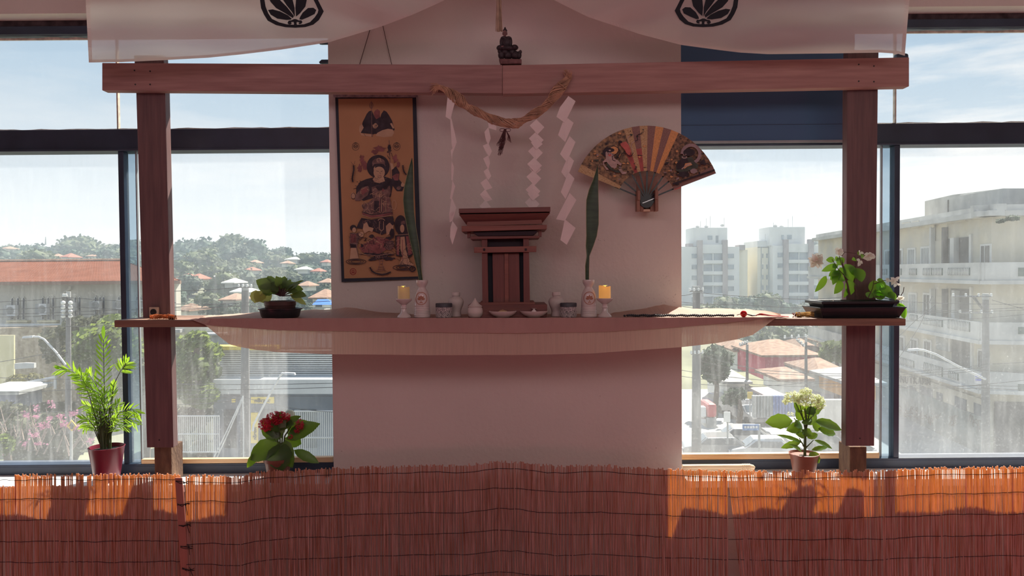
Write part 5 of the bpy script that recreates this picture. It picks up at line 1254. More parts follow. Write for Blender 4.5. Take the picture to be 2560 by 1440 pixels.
mb.build('fallen_bracts', mat('withered_bracts', (.30, .22, .16), .8, .3, 30), r)
# small glass bowl on the left sill by the pier
c = Vector((P(818, 1160, 2.93).x-.004, 2.93, ZS))
tag(MB().lathe(c, [(0, 0), (.012, 0), (.021, .012), (.024, .026), (.0235, .028), (.0215, .026), (.018, .012), (0, .004)], 28).build('glass_bowl', mat('dark_glass', (.05, .06, .07), .1, .1, 9, coat=.8, clear=.4), smooth=True), 'tiny dark glass bowl on the left sill beside the pier', 'bowl')
# ================================================================ OUTSIDE
GZ = -10.4
M['asphalt'] = mat('pale_asphalt', (.34, .34, .33), .9, .2, .25, detail=6)
M['earth'] = mat('dry_hillside', (.14, .15, .09), .95, .4, .08, detail=6)
M['tile'] = mat('terracotta_tiles', (.20, .055, .028), .8, scale=.8, col2=(.25, .08, .045), bump=.0)
M['tile2'] = mat('weathered_roof_tiles', (.17, .095, .065), .9, scale=2.2, col2=(.30, .20, .145), detail=6)
M['white'] = mat('white_render', (.62, .62, .60), .8, .08, .8)
M['grey'] = mat('grey_render', (.30, .31, .31), .85, .2, .8)
M['cream2'] = mat('cream_render', (.58, .54, .43), .85, .12, .5, detail=6)
M['dwin'] = mat('dark_window', (.05, .065, .08), .25, .3, 2)
M['conc'] = mat('concrete_pole_mat', (.16, .16, .165), .9, .25, 2, stretch=(1, 1, .3))
M['cable'] = mat('black_cable', (.05, .05, .055), .7)
M['metalw'] = mat('white_metal', (.50, .51, .52), .5, .1, 2)
def gx(px, D): return P(px, 690, D).x
# ground, street and hill
b = MB()
def gr(u, v):
    y = 8+ (470-8)*v**1.6; x = (-1.15+2.6*u)*max(y, 30)
    h = 0
    if y > 75:
        t = min(1, (y-75)/190); left = max(0, min(1, .56-.75*(x/y)))
        h = (12.8*t**.8+2.2*math.sin(x*.03+1)*t)*(.45+.75*left)+1.5*t*math.sin(y*.05+x*.02)
        if x/y > .05: h *= .55
    return (x, y, GZ+h)
def gheight(x, y):
    h = 0
    if y > 75:
        t = min(1, (y-75)/190); left = max(0, min(1, .56-.75*(x/y)))
        h = (12.8*t**.8+2.2*math.sin(x*.03+1)*t)*(.45+.75*left)+1.5*t*math.sin(y*.05+x*.02)
        if x/y > .05: h *= .55
    return GZ+h
struct('ground', MB().grid(gr, 90, 80), M['earth'], smooth=True)
s_ = MB().add([(5, 33, GZ+.03), (60, 33, GZ+.03), (60, 72, GZ+.03), (5, 72, GZ+.03)], [(0, 1, 2, 3)])
s_.add([(-40, 24, GZ+.03), (60, 19, GZ+.03), (60, 33, GZ+.03), (-40, 33, GZ+.03)], [(0, 1, 2, 3)])
struct('street', s_, M['asphalt'])

# ---- trees
def crownmesh(mb, c, rx, rz, n, ls, sd_, blobs=7, core=True, ry=None):
    rr = random.Random(sd_); c = Vector(c); ry = ry or rx
    B = [(Vector((rr.uniform(-.5, .5)*rx, rr.uniform(-.5, .5)*ry, rr.uniform(-.35, .45)*rz)), rr.uniform(.45, .7)) for _ in range(blobs)]+[(Vector((0, 0, 0)), .8)]
    if core:
        for o_, q in B:
            k, nn = 5, 8; vs_ = []
            for i in range(k+1):
                for j in range(nn):
                    a, b_ = math.pi*i/k, 6.283*j/nn; s_ = rr.uniform(.78, .98)
                    vs_.append(c+o_+Vector((rx*q*math.sin(a)*math.cos(b_)*s_, ry*q*math.sin(a)*math.sin(b_)*s_, rz*q*math.cos(a)*s_)))
            mb.add(vs_, [(i*nn+j, (i+1)*nn+j, (i+1)*nn+(j+1) % nn, i*nn+(j+1) % nn) for i in range(k) for j in range(nn)])
    for _ in range(n):
        o_, q = B[rr.randrange(len(B))]
        d = Vector((rr.gauss(0, 1), rr.gauss(0, 1), rr.gauss(0, 1)+.2)).normalized(); s_ = rr.uniform(.85, 1.08)
        p = c+o_+Vector((d.x*rx*q*s_, d.y*ry*q*s_, d.z*rz*q*s_))
        u = Vector((rr.gauss(0, 1), rr.gauss(0, 1), rr.gauss(0, .6))).normalized(); v_ = u.orthogonal().normalized(); w = ls*rr.uniform(.6, 1.3)
        mb.add([p-u*w-v_*w*.5, p+u*w-v_*w*.5, p+u*w*.7+v_*w*.6, p-u*w*.7+v_*w*.6], [(0, 1, 2, 3)])
    return mb
GREENS = [mat('foliage_hazed_blue_green', (.045, .085, .055), .8, .45, .5, trans=.2), mat('foliage_olive', (.075, .10, .045), .8, .45, .5, trans=.2), mat('foliage_hazed_grey_green', (.075, .105, .075), .8, .4, .5, trans=.2)]  # blue and grey greens: distance haze partly put into the leaf colour
BARK = mat('bark', (.10, .08, .065), .9, .3, 3)
protos = []
for i in range(6):
    r = thing('tree', (0, 400, -200), 'round-crowned tree on the wooded hillside, one of the many around the houses', 'tree', 'trees on the far hillside')
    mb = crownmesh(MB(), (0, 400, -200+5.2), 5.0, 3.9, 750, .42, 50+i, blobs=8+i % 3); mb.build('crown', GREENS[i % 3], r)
    MB().tube([(0, 400, -200), (.3, 400, -197), (0, 400, -195)], [.35, .25, .2], 6).build('trunk', BARK, r)
    protos.append(r)
used = set(); rr = random.Random(77)
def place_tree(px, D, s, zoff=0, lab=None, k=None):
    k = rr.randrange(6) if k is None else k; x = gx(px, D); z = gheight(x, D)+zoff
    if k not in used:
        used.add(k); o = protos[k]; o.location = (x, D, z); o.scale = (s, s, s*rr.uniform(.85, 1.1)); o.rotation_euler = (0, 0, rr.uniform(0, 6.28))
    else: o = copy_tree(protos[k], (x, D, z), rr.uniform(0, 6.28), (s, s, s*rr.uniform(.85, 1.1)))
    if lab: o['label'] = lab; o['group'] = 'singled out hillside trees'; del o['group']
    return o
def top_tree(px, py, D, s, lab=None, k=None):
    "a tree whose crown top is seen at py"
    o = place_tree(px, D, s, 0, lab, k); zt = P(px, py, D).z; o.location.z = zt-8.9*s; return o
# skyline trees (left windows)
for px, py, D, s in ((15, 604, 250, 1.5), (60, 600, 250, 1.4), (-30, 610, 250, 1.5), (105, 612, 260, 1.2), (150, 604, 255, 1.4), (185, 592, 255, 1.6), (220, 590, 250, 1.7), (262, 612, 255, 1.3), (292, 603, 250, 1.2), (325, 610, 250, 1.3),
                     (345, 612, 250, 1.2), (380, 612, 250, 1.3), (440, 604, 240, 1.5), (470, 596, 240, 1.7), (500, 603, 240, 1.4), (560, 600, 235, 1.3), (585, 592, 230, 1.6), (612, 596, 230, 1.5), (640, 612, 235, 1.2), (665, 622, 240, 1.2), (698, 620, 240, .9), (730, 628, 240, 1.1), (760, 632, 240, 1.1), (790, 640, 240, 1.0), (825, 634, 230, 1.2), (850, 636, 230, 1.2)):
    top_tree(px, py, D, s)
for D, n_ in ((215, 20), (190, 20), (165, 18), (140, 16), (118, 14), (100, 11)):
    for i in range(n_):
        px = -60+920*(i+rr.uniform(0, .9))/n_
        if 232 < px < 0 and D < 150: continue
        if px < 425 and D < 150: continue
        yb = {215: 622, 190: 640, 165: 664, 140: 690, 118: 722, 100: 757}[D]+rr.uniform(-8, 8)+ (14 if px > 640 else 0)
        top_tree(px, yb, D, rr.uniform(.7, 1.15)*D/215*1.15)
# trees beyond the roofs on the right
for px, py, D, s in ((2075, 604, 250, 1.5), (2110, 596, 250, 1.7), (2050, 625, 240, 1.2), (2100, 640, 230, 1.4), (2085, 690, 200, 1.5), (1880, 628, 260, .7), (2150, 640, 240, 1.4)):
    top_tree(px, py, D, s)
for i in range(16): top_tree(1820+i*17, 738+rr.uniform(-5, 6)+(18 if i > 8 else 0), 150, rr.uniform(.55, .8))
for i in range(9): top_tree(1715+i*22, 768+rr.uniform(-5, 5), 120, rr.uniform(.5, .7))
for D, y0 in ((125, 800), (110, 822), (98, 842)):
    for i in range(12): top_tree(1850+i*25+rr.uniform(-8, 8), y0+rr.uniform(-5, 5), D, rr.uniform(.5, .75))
for i, o in enumerate(protos):
    if i not in used: bpy.data.objects.remove(o)

# ---- houses on the hill
def house(name, D, x0, x1, yr, ye, yb, wallm, roofm, label, group=None, depth=9, hip=True, wins=True, cat='house', eave=.5, ndoor=0):
    "ridge at yr, eaves at ye, wall foot at yb, seen at depth D between x0 and x1"
    zr, ze, zf = P((x0+x1)/2, yr, D+depth/2).z, P((x0+x1)/2, ye, D-eave).z, P((x0+x1)/2, yb, D).z
    zr = max(zr, ze+.13*depth)
    a, c = P(x0, ye, D+(depth if x0 > 1280 else 0)).x, P(x1, ye, D+(depth if x1 < 1280 else 0)).x
    c = max(c, a+2.5)
    r = thing(name, ((a+c)/2, D, zf), label, cat, group)
    MB().box(a+eave, c-eave, D, D+depth, min(zf, ze-1), ze).build('walls', wallm, r)
    ins = min((c-a)*.42, depth*.5) if hip else 0
    mb = MB(); q = [(a, D-eave, ze), (c, D-eave, ze), (c, D+depth+eave, ze), (a, D+depth+eave, ze), (a+ins, D+depth/2, zr), (c-ins, D+depth/2, zr)]
    mb.add(q, [(0, 1, 5, 4), (1, 2, 5), (2, 3, 4, 5), (3, 0, 4), (0, 3, 2, 1)])
    mb.add([(p[0], p[1], p[2]-.18) for p in q[:4]]+q[:4], [(0, 1, 5, 4), (1, 2, 6, 5), (2, 3, 7, 6), (3, 0, 4, 7)])
    mb.build('roof', roofm, r)
    w = c-a; hgt = ze-zf
    if wins and hgt > 1.6:
        n = max(1, int(w/3.2))
        for i in range(n):
            cx = a+eave+(w-2*eave)*(i+.5)/n; MB().box(cx-.5, cx+.5, D-.04, D+.02, ze-hgt*.62, ze-hgt*.28).build('window', M['dwin'], r)
    return r
HL = 'small tiled-roof house half hidden among the hillside trees'
HG = 'houses among the hillside trees'
W_, T_, T2_, G_ = M['white'], M['tile'], M['tile2'], M['grey']
for q in ((95, 122, 640, 645, 655, 225, W_, T2_), (118, 170, 634, 644, 656, 205, W_, T2_), (150, 200, 633, 642, 655, 200, W_, T_), (0, 32, 616, 621, 630, 240, W_, T2_), (245, 285, 624, 625, 640, 230, G_, W_), (288, 310, 622, 626, 636, 230, W_, W_), (215, 240, 634, 640, 652, 210, W_, T2_),
          (488, 515, 651, 658, 664, 200, W_, T_), (618, 640, 650, 656, 666, 200, W_, T2_), (608, 636, 668, 675, 680, 180, W_, T_), (712, 762, 642, 648, 660, 210, W_, W_), (700, 730, 652, 658, 666, 200, W_, T2_), (736, 790, 668, 673, 684, 185, W_, W_), (776, 800, 672, 678, 690, 175, W_, T_), (785, 815, 686, 691, 702, 165, W_, T2_), (800, 828, 650, 655, 662, 200, W_, T_),
          (440, 470, 686, 693, 700, 150, W_, T_), (465, 505, 684, 697, 706, 140, W_, T_), (535, 590, 686, 690, 700, 145, W_, W_), (555, 585, 700, 706, 716, 135, G_, W_), (548, 590, 742, 749, 762, 100, W_, T2_), (576, 604, 725, 729, 738, 115, W_, W_), (740, 790, 708, 714, 726, 130, W_, T2_), (795, 832, 700, 706, 716, 140, W_, T2_), (430, 455, 770, 776, 790, 95, W_, T2_)):
    house('house', q[5], q[0], q[1], q[2], q[3], q[4], q[6], q[7], HL, HG, depth=6, wins=(q[1]-q[0]) > 34)
house('house', 95, 772, 836, 731, 744, 782, W_, T2_, 'pale house with a low tiled roof just beyond the blue canopy', depth=8)
r = thing('blue_canopy', P(805, 765, 88), 'bright blue pitched canopy beyond the left window, close to the pier', 'canopy')
a, c = P(780, 762, 88), P(832, 762, 88); t0 = P(800, 748, 90)
MB().add([a, c, (c.x, 92, c.z), (a.x, 92, a.z), (t0.x-.3, 90, t0.z), (t0.x+1.0, 90, t0.z)], [(0, 1, 5, 4), (1, 2, 5), (2, 3, 4, 5), (3, 0, 4)]).build('awning', mat('blue_tarp', (.02, .13, .55), .6, .1, 1), r)
for xx in (a.x+.3, c.x-.3): MB().tube([(xx, 88.2, a.z-4), (xx, 88.2, a.z)], .06, 6).build('pole', M['metalw'], r)
# radio mast on the skyline
MB().tube([P(114, 612, 255), P(114, 592, 255)], [.25, .1], 5).build('x', M['grey'])
tag(bpy.data.objects['x'], 'thin radio mast on the skyline above the long tiled roof', 'mast'); bpy.data.objects['x'].name = 'radio_mast'

# ---- long grey building with a terracotta roof (left)
D = 62.0
r = thing('church_hall', P(200, 1000, D), 'long grey building with an orange tiled roof, pointed windows and air conditioners', 'building')
M['stucco'] = mat('grey_stucco', (.44, .43, .39), .9, .10, .5, bump=.2, bscale=3, detail=6)
xa, xb = P(-260, 700, D).x, P(436, 700, D).x; ze = P(200, 712, D).z; z0 = P(200, 846, D-1.2).z
xbk = P(445, 700, D+16).x; mb = MB(); mb.prism([(xa, D, z0-3), (xb, D, z0-3), (xbk, D+16, z0-3), (xa, D+16, z0-3)], (0, 0, ze+.4-z0+3)); mb.box(xb-.3, xb+.35, D-.5, D+.4, z0-3, ze+.2); mb.build('walls', M['stucco'], r)
# roof with rows of tiles modelled as ridges
mb = MB(); e0, e1 = P(-300, 709, D-1), P(452, 706, D-1); zr = P(100, 655, D+8).z; rx = P(306, 660, D+8).x
NR = 260
def roofp(u, v):
    xe = e0.x+(e1.x-e0.x)*u; y = D-1+9*v; lim = e1.x+(rx-e1.x)*v
    return (min(xe, lim), y, e0.z+(zr-e0.z)*v)
for i in range(NR):
    u0, um, u1 = i/NR, (i+.5)/NR, (i+1)/NR
    segs = 26
    for j in range(segs):
        v0, v1 = j/segs, (j+1)/segs; a0, am, a1 = roofp(u0, v0), roofp(um, v0), roofp(u1, v0); b0, bm, b1 = roofp(u0, v1), roofp(um, v1), roofp(u1, v1)
        if a0[0] == a1[0] and b0[0] == b1[0]: continue
        h = .10
        mb.add([a0, (am[0], am[1], am[2]+h+.05), a1, b0, (bm[0], bm[1], bm[2]+h-.02), b1], [(0, 1, 4, 3), (1, 2, 5, 4)])
ebk = P(452, 700, D+17).x; mb.add([(rx, D+8, zr), (e1.x, D-1, e1.z), (ebk, D+17, e1.z)], [(0, 1, 2)]); mb.add([(e0.x, D+8, zr), (rx, D+8, zr), (ebk, D+17, e1.z), (e0.x, D+17, e1.z)], [(0, 1, 2, 3)])
mb.build('roof', M['tile'], r)
mb = MB()
for i in range(120): 
    x = e0.x+(rx-e0.x)*i/120; mb.box(x, x+(rx-e0.x)/120*.72, D+7.75, D+8.25, zr-.02, zr+.28)
mb.build('ridge_tiles', mat('pale_ridge_tiles', (.55, .42, .34), .8, .2, 2), r)
MB().box(e0.x, e1.x, D-1.15, D-.9, e0.z-.22, e0.z+.06).build('gutter', mat('brown_gutter', (.22, .14, .11), .7), r)
sur = mat('pale_window_surround', (.55, .54, .50), .8, .1, 2); gls = mat('dark_blue_glass', (.04, .055, .08), .2, .2, 1)
def lancet(px, y0, y1, w=4.4):
    s = MB(); s.pq([(px-w, y1+3), (px+w, y1+3), (px+w, y0), (px, y0-6), (px-w, y0)], D-.10, D+.05); o = s.build('window', sur, r)
    MB().pq([(px-w*.5, y1), (px+w*.5, y1), (px+w*.5, y0+1), (px, y0-3), (px-w*.5, y0+1)], D-.14, D-.09).build('pane', gls, o); ORG[o.name] = ORG[r.name]
for grp in ((-50, -36, -22), (30.5, 44.5, 58.5), (107, 120.5, 132.5), (176, 188, 199), (239, 250, 259), (297, 306.5, 316), (342, 351, 360), (385, 394, 403)):
    for i, x in enumerate(grp): 
        k_ = 1-.0006*max(0, x); lancet(x, 748+(1-k_)*-20, 798 if x < 140 else 790, 4.4*k_)
mo = mat('yellowish_moulding', (.56, .50, .34), .8, .15, 1)
for x0, x1 in ((15, 68), (92, 140), (165, 205), (232, 266), (290, 322), (370, 410)):
    mb = MB(); mb.pr(x0, 801, x1, 806, D-.5, D+.1); mb.pr(x0-3, 808, x1+2, 812, D-.7, D+.1); mb.build('window_sill', mo, r)
MB().tube([P(175, 716, D-.3), P(174, 722, D-.3), P(154, 735, D-.25), P(154, 812, D-.25)], .12, 8).build('downpipe', M['stucco'], r)
MB().pr(-260, 812, 160, 820, D-2.0, D+.2).build('ledge', M['white'], r)
def ac(px, y0, y1, w):
    o = thing('air_conditioner', P(px, y1, D-.7), 'white air conditioner unit on brackets on the long grey wall', 'air conditioner', 'air conditioners on the grey building')
    MB().pr(px-w/2, y0, px+w/2, y1, D-.75, D-.3).build('housing', M['metalw'], o)
    MB().pr(px-w/2-9, y0+1, px-w/2, y1-1, D-.72, D-.02).build('side_grille', M['grey'], o)
    c = P(px-w*.1, (y0+y1)/2, D-.76); mb = MB(); n = 20
    for k in range(5):
        rr_ = (.30-.055*k); pts = [c+Vector((rr_*math.cos(6.283*i/n), -.01, rr_*math.sin(6.283*i/n))) for i in range(n+1)]; mb.tube(pts, .012, 4, cap=False)
    mb.add([c+Vector((.33*math.cos(6.283*i/n), 0, .33*math.sin(6.283*i/n))) for i in range(n)], [tuple(range(n))]); mb.build('fan_guard', M['grey'], o)
    MB().tube([P(px-3, y1, D-.5), P(px-3, y1+22, D-.3)], .05, 5).build('drain_pipe', M['metalw'], o)
for q in ((27, 763, 790, 21), (106.5, 759.5, 787, 19), (181, 756.5, 777, 10), (240, 753, 774, 16), (297, 750, 773, 14), (352, 750, 771, 12)): ac(*q)
# rough stone wall under it
stw = mat('rough_brown_stone', (.22, .17, .12), .95, scale=3, col2=(.42, .35, .26), bump=.8, bscale=4, detail=8)
struct('wall_outside', MB().pq([(-260, 1010), (445, 1000), (445, 812), (170, 815), (-260, 828)], 58, 61.5), stw)
D = 44
tag(MB().pr(-200, 838, 35, 960, D, D+.1).build('yellow_board', mat('pale_yellow_panel', (.62, .56, .34), .8, .08, .5)), 'flat pale yellow wall panel at the far left below the ledge', 'board')
tag(MB().pq([(36, 923), (85, 920), (85, 908), (60, 907), (36, 909)], 43, 43.2).build('white_board', M['metalw']), 'white signboard in front of the brown stone wall', 'board')
# hedge, trees and shrubs (left window)
def bush(name, boxes, D, ls, m, lab, cat, n=1400, extra=None, group=None, sd_=1):
    r = thing(name, P(boxes[0][0], boxes[0][1]+boxes[0][3], D), lab, cat, group); mb = MB()
    for i, (cx, cy, rx, ry) in enumerate(boxes):
        crownmesh(mb, P(cx, cy, D+(i % 3)*.5), rx*D/F, ry*D/F, int(n/len(boxes)), ls, sd_*31+i, blobs=5)
    mb.build('crown', m, r); c = P(boxes[0][0], boxes[0][1], D)
    MB().tube([(c.x, c.y, min(c.z-1, GZ)), (c.x+.2, c.y, (c.z+GZ)/2), c], [.25, .2, .12], 7).build('trunk', BARK, r)
    if extra: extra(r)
    return r
M['fol1'] = mat('sunny_foliage', (.085, .12, .035), .75, .4, 1.2, trans=.35, tcol=(.32, .42, .10)); M['fol2'] = mat('dusty_foliage', (.10, .11, .07), .85, .4, 1.2, trans=.25); M['fol3'] = mat('deep_foliage', (.035, .07, .04), .8, .4, 1.2, trans=.2)
bush('leafy_tree', [(250, 860, 62, 52), (290, 830, 42, 36), (205, 900, 40, 45), (320, 900, 50, 60), (270, 940, 60, 50)], 40, .22, M['fol1'], 'bushy green tree in front of the grey hall, behind the palm', 'tree', 3800, sd_=2)
bush('climbing_shrub', [(190, 830, 40, 40), (140, 870, 34, 50), (240, 810, 40, 20), (330, 800, 60, 22)], 52, .22, M['fol2'], 'dusty climbing shrub covering the stone wall beside the concrete pole', 'shrub', 2200, sd_=3)
bush('dark_shrub', [(355, 960, 60, 80), (390, 1010, 50, 60), (300, 1000, 50, 50)], 38, .2, M['fol2'], 'greyish shrub behind the left wooden post', 'shrub', 1600, sd_=4)
def pinkflowers(r):
    mb = MB(); q = random.Random(9)
    for cx, cy, s_, n_ in ((65, 1038, 9, 16), (90, 1040, 8, 10), (108, 1065, 14, 30), (150, 1040, 9, 12), (185, 1035, 9, 20), (85, 1088, 9, 16), (100, 1110, 8, 10), (158, 1060, 9, 12), (130, 1010, 10, 14), (165, 1064, 10, 12), (228, 1100, 7, 10), (190, 1068, 8, 12), (15, 1132, 7, 8), (60, 1110, 9, 8), (125, 1046, 7, 9), (92, 1022, 8, 12)):
        for _ in range(n_*2):
            c = P(cx+q.gauss(0, s_*.7), cy+q.gauss(0, s_*.45), 29.0-q.random()*1.2); u = Vector((q.gauss(0, 1), q.gauss(0, 1), q.gauss(0, 1))).normalized(); v_ = u.orthogonal().normalized(); w = .05
            mb.add([c-u*w, c+v_*w, c+u*w, c-v_*w], [(0, 1, 2, 3)])
    mb.build('pink_blossoms', mat('pink_blossom', (.42, .17, .26), .7, .2, 2, trans=.4), r)
    mb = MB()
    for _ in range(60):
        x = q.uniform(0, 240); y = q.uniform(1060, 1150); a = q.uniform(.9, 2.2); l = q.uniform(30, 80); mb.tube([P(x, y, 29.2), P(x+l*math.cos(a), y-l*math.sin(a), 29.4)], [.035, .012], 4)
    mb.build('bare_branches', mat('pale_branch', (.28, .22, .19), .9, .2, 2), r)
bush('pink_flowering_tree', [(60, 1090, 75, 50), (150, 1075, 60, 50), (20, 1040, 50, 45), (190, 1100, 45, 50), (110, 1140, 90, 40)], 30.5, .13, M['fol2'], 'sparse shrubby tree with pink blossom at the bottom of the far left pane', 'tree', 3200, extra=pinkflowers, sd_=5)
bush('lime_shrub', [(16, 1112, 22, 26)], 26, .10, M['fol1'], 'small lime green shrub at the lower left corner of the left window', 'shrub', 400, sd_=6)
bush('yellow_shrub', [(40, 955, 28, 20), (88, 948, 18, 16)], 41, .14, mat('yellow_green_foliage', (.20, .19, .06), .8, .4, 1, trans=.3), 'yellowish shrub at the foot of the pale yellow panel', 'shrub', 600, sd_=7)
# blue-grey van roof and low wall at left
house('shed', 36, -60, 120, 974, 978, 1010, mat('blue_grey_wall', (.20, .22, .30), .8, .1, 1), M['grey'], 'low blue-grey shed at the far left, below the white railing', depth=2, wins=False, cat='shed')
# railing
r = thing('white_railing', P(100, 975, 38), 'white pipe railing above the low shed at the left', 'railing')
MB().tube([P(45, 968, 38), P(62, 958, 38), P(140, 943, 38)], .09, 6).build('top_pipe', M['metalw'], r)
for px, y0, y1 in ((62, 958, 975), (70, 957, 975), (104, 950, 972), (138, 944, 972)): MB().tube([P(px, y0, 38), P(px, y1, 38)], .07, 6).build('upright', M['metalw'], r)

# ---- utility poles
def pole(px, ytop, ybot, D, wtop, wbot, lab, arms=(), lamp=None, ins=(), m_=None):
    r = thing('utility_pole', Vector((P(px, ybot, D).x, D, GZ)), lab, 'pole')
    a, c = P(px, ytop, D), P(px, ybot, D); k = D/F
    ext = c+(c-a)*((c.z-GZ)/(a.z-c.z)) if c.z > GZ else c
    MB().tube([a, c, ext], [wtop*k/2, wbot*k/2, wbot*k/2], 14).build('shaft', m_ or M['conc'], r, smooth=True)
    MB().tube([a+Vector((0, 0, .02)), a-Vector((0, 0, 14*k))], wtop*k/2*1.08, 14).build('cap', M['grey'], r)
    for (x0, y0, x1, y1) in arms:
        o = MB().tube([P(x0, y0, D-.25), P(x1, y1, D-.25)], 2.2*k, 6).build('crossarm', M['conc'], r)
        n = 4
        for i in range(n):
            f = i/(n-1); q = P(x0+(x1-x0)*f, y0+(y1-y0)*f-3, D-.25); s = MB().lathe(q, [(2.5*k, -3*k), (3.2*k, 0), (1.6*k, 1.5*k), (2.8*k, 3*k), (1.2*k, 5*k)], 8).build('insulator', M['white'], r)
    if lamp:
        pts = [P(x, y, D-.6) for x, y in lamp]; o = MB().tube(pts, 2.6*k, 8).build('lamp_arm', M['metalw'], r)
        q = pts[-1]; d = (pts[-1]-pts[-2]); s_ = 26*k if d.x > 0 else -26*k; h_ = 26*k/.75
        MB().hexa([q+Vector((x_*s_, y_*h_, z_*h_)) for x_, y_, z_ in ((0, -.15, -.06), (1, -.15, -.10), (.93, -.12, .05), (0, -.12, .10), (0, .15, -.06), (1, .15, -.10), (.93, .12, .05), (0, .12, .10))]).build('lamp_head', M['metalw'], r)
    return r
pole(171, 730, 1165, 30, 10, 17, 'grey concrete pole in front of the grey hall, seen in the far left pane', arms=((158, 742, 166, 742),), lamp=((164, 912), (140, 880), (110, 848), (97, 842), (84, 842)))
r = thing('transformer_rack', P(165, 765, 29.6), 'cluster of insulators and brackets on the far left concrete pole', 'rack'); mb = MB()
for yy in (757, 768, 780, 790): mb.tube([P(156, yy, 29.5), P(180, yy, 29.5)], .05, 6)
for xx in (159, 176): mb.tube([P(xx, 748, 29.5), P(xx, 792, 29.5)], .035, 5)
mb.build('brackets', M['cable'], r)
for i in range(8):
    MB().ball(P(158+(i % 2)*18, 757+(i//2)*11, 29.3), .09, n=8, k=5).build('insulator', M['white'], r)
pole(613, 712, 1170, 20, 17, 25, 'thick concrete pole seen just left of the rosette plant', arms=((597, 718, 628, 718),), lamp=((632, 1078), (634, 1062), (662, 1008), (700, 940), (706, 933), (712, 934)))
pole(1741, 717, 1130, 20, 18, 24, 'thick dusty concrete pole close to the pier in the right window', arms=((1724, 728, 1757, 727), (1728, 885, 1756, 884)))
pole(1868, 861, 1012, 60, 6, 8, 'thin distant pole in front of the crimson house', arms=((1850, 864, 1868, 858),), m_=M['cable'])
pole(2015, 842, 962, 48, 6, 8, 'dark pole with a crossarm in front of the clustered tiled roofs', arms=((1962, 846, 2014, 843), (1992, 850, 2010, 866)), m_=M['cable'])
pole(2464, 735, 990, 27, 14, 19, 'concrete pole with wide crossarm in front of the old balconied building', arms=((2383, 741, 2478, 741), (2400, 782, 2480, 783)), lamp=((2464, 948), (2400, 918), (2340, 886), (2308, 875), (2296, 874)))
mb = MB(); [mb.tube([P(2431+i*6, 742, 26.7), P(2455+i*4, 772, 26.9)], .03, 5) for i in range(2)]
tag(mb.build('arm_brace', M['conc']), 'slanting steel braces under the wide crossarm of the right pole', 'brace')
# guy wires by the middle left pole
for a, c, lab in (((608, 990), (528, 1158), 'long pale guy wire slanting down left from the thick concrete pole'), ((606, 1000), (540, 1150), 'second pale guy wire slanting down left from the thick concrete pole'), ((607, 990), (609, 1150), 'pale conduit running down the face of the thick concrete pole')):
    tag(MB().tube([P(*a, 19.5), P((a[0]+c[0])/2+1, (a[1]+c[1])/2, 19.5), P(*c, 19.5)], .018, 5).build('guy_wire', M['metalw']), lab, 'wire')
# ---- overhead wires
WL = {'L': 'thin overhead wire crossing the left windows', 'R': 'thin overhead wire crossing the right windows'}
def wire(pts, D, side, w=1.6, m_=None):
    k = D/F; P3 = []
    for i in range(len(pts)-1):
        (x0, y0), (x1, y1) = pts[i], pts[i+1]
        for j in range(6): f = j/6; P3.append(P(x0+(x1-x0)*f, y0+(y1-y0)*f+2.2*math.sin(math.pi*f), D))
    P3.append(P(*pts[-1], D))
    tag(MB().tube(P3, w*k/2, 5).build('overhead_wire', m_ or M['cable']), WL[side], 'wire', 'overhead wires at the %s' % ('left' if side == 'L' else 'right'))
for pts in ([(-80, 757), (170, 744), (440, 757)], [(-80, 775), (170, 766), (430, 777)], [(-80, 785), (170, 780), (600, 757)], [(-80, 792), (170, 788), (600, 765)], [(-80, 814), (170, 816), (420, 806)], [(440, 760), (600, 757), (840, 752)], [(430, 770), (600, 764), (840, 770)], [(430, 728), (598, 718)], [(-80, 915), (100, 887), (170, 880)], [(-80, 984), (170, 974), (440, 985), (840, 990)], [(-80, 1032), (170, 1028), (300, 1022)], [(430, 998), (600, 990), (720, 1018), (840, 1030)], [(430, 1012), (600, 1000)], [(430, 960), (840, 958)], [(430, 975), (840, 968)], [(-80, 940), (170, 948), (430, 930)]): wire(pts, 27 if pts[0][0] < 0 else 19.6, 'L')
for pts in ([(1700, 739), (1740, 731), (1990, 748), (2110, 742)], [(1700, 755), (1850, 762), (2110, 772)], [(1700, 765), (1850, 782), (2110, 790)], [(1745, 886), (1900, 925), (2116, 935)], [(1700, 925), (1900, 950), (2116, 960)], [(1700, 940), (1900, 962), (2116, 967)], [(1745, 960), (1900, 966), (2116, 945)], [(1745, 900), (1870, 930), (2116, 940)],
            [(2190, 777), (2400, 775), (2640, 762)], [(2190, 781), (2460, 778), (2640, 768)], [(2190, 803), (2460, 795), (2640, 775)], [(2190, 750), (2460, 760), (2640, 757)], [(2190, 932), (2330, 925), (2470, 910), (2640, 898)], [(2190, 938), (2340, 930), (2460, 918)], [(2190, 962), (2460, 964), (2640, 962)], [(2190, 968), (2460, 970), (2640, 975)], [(2190, 966), (2380, 968), (2640, 940)], [(2480, 750), (2640, 790)], [(2190, 948), (2460, 925), (2640, 935)], [(2240, 905), (2300, 812), (2330, 740)], [(2190, 890), (2290, 800), (2340, 760)]): wire(pts, 26, 'R', 1.4)

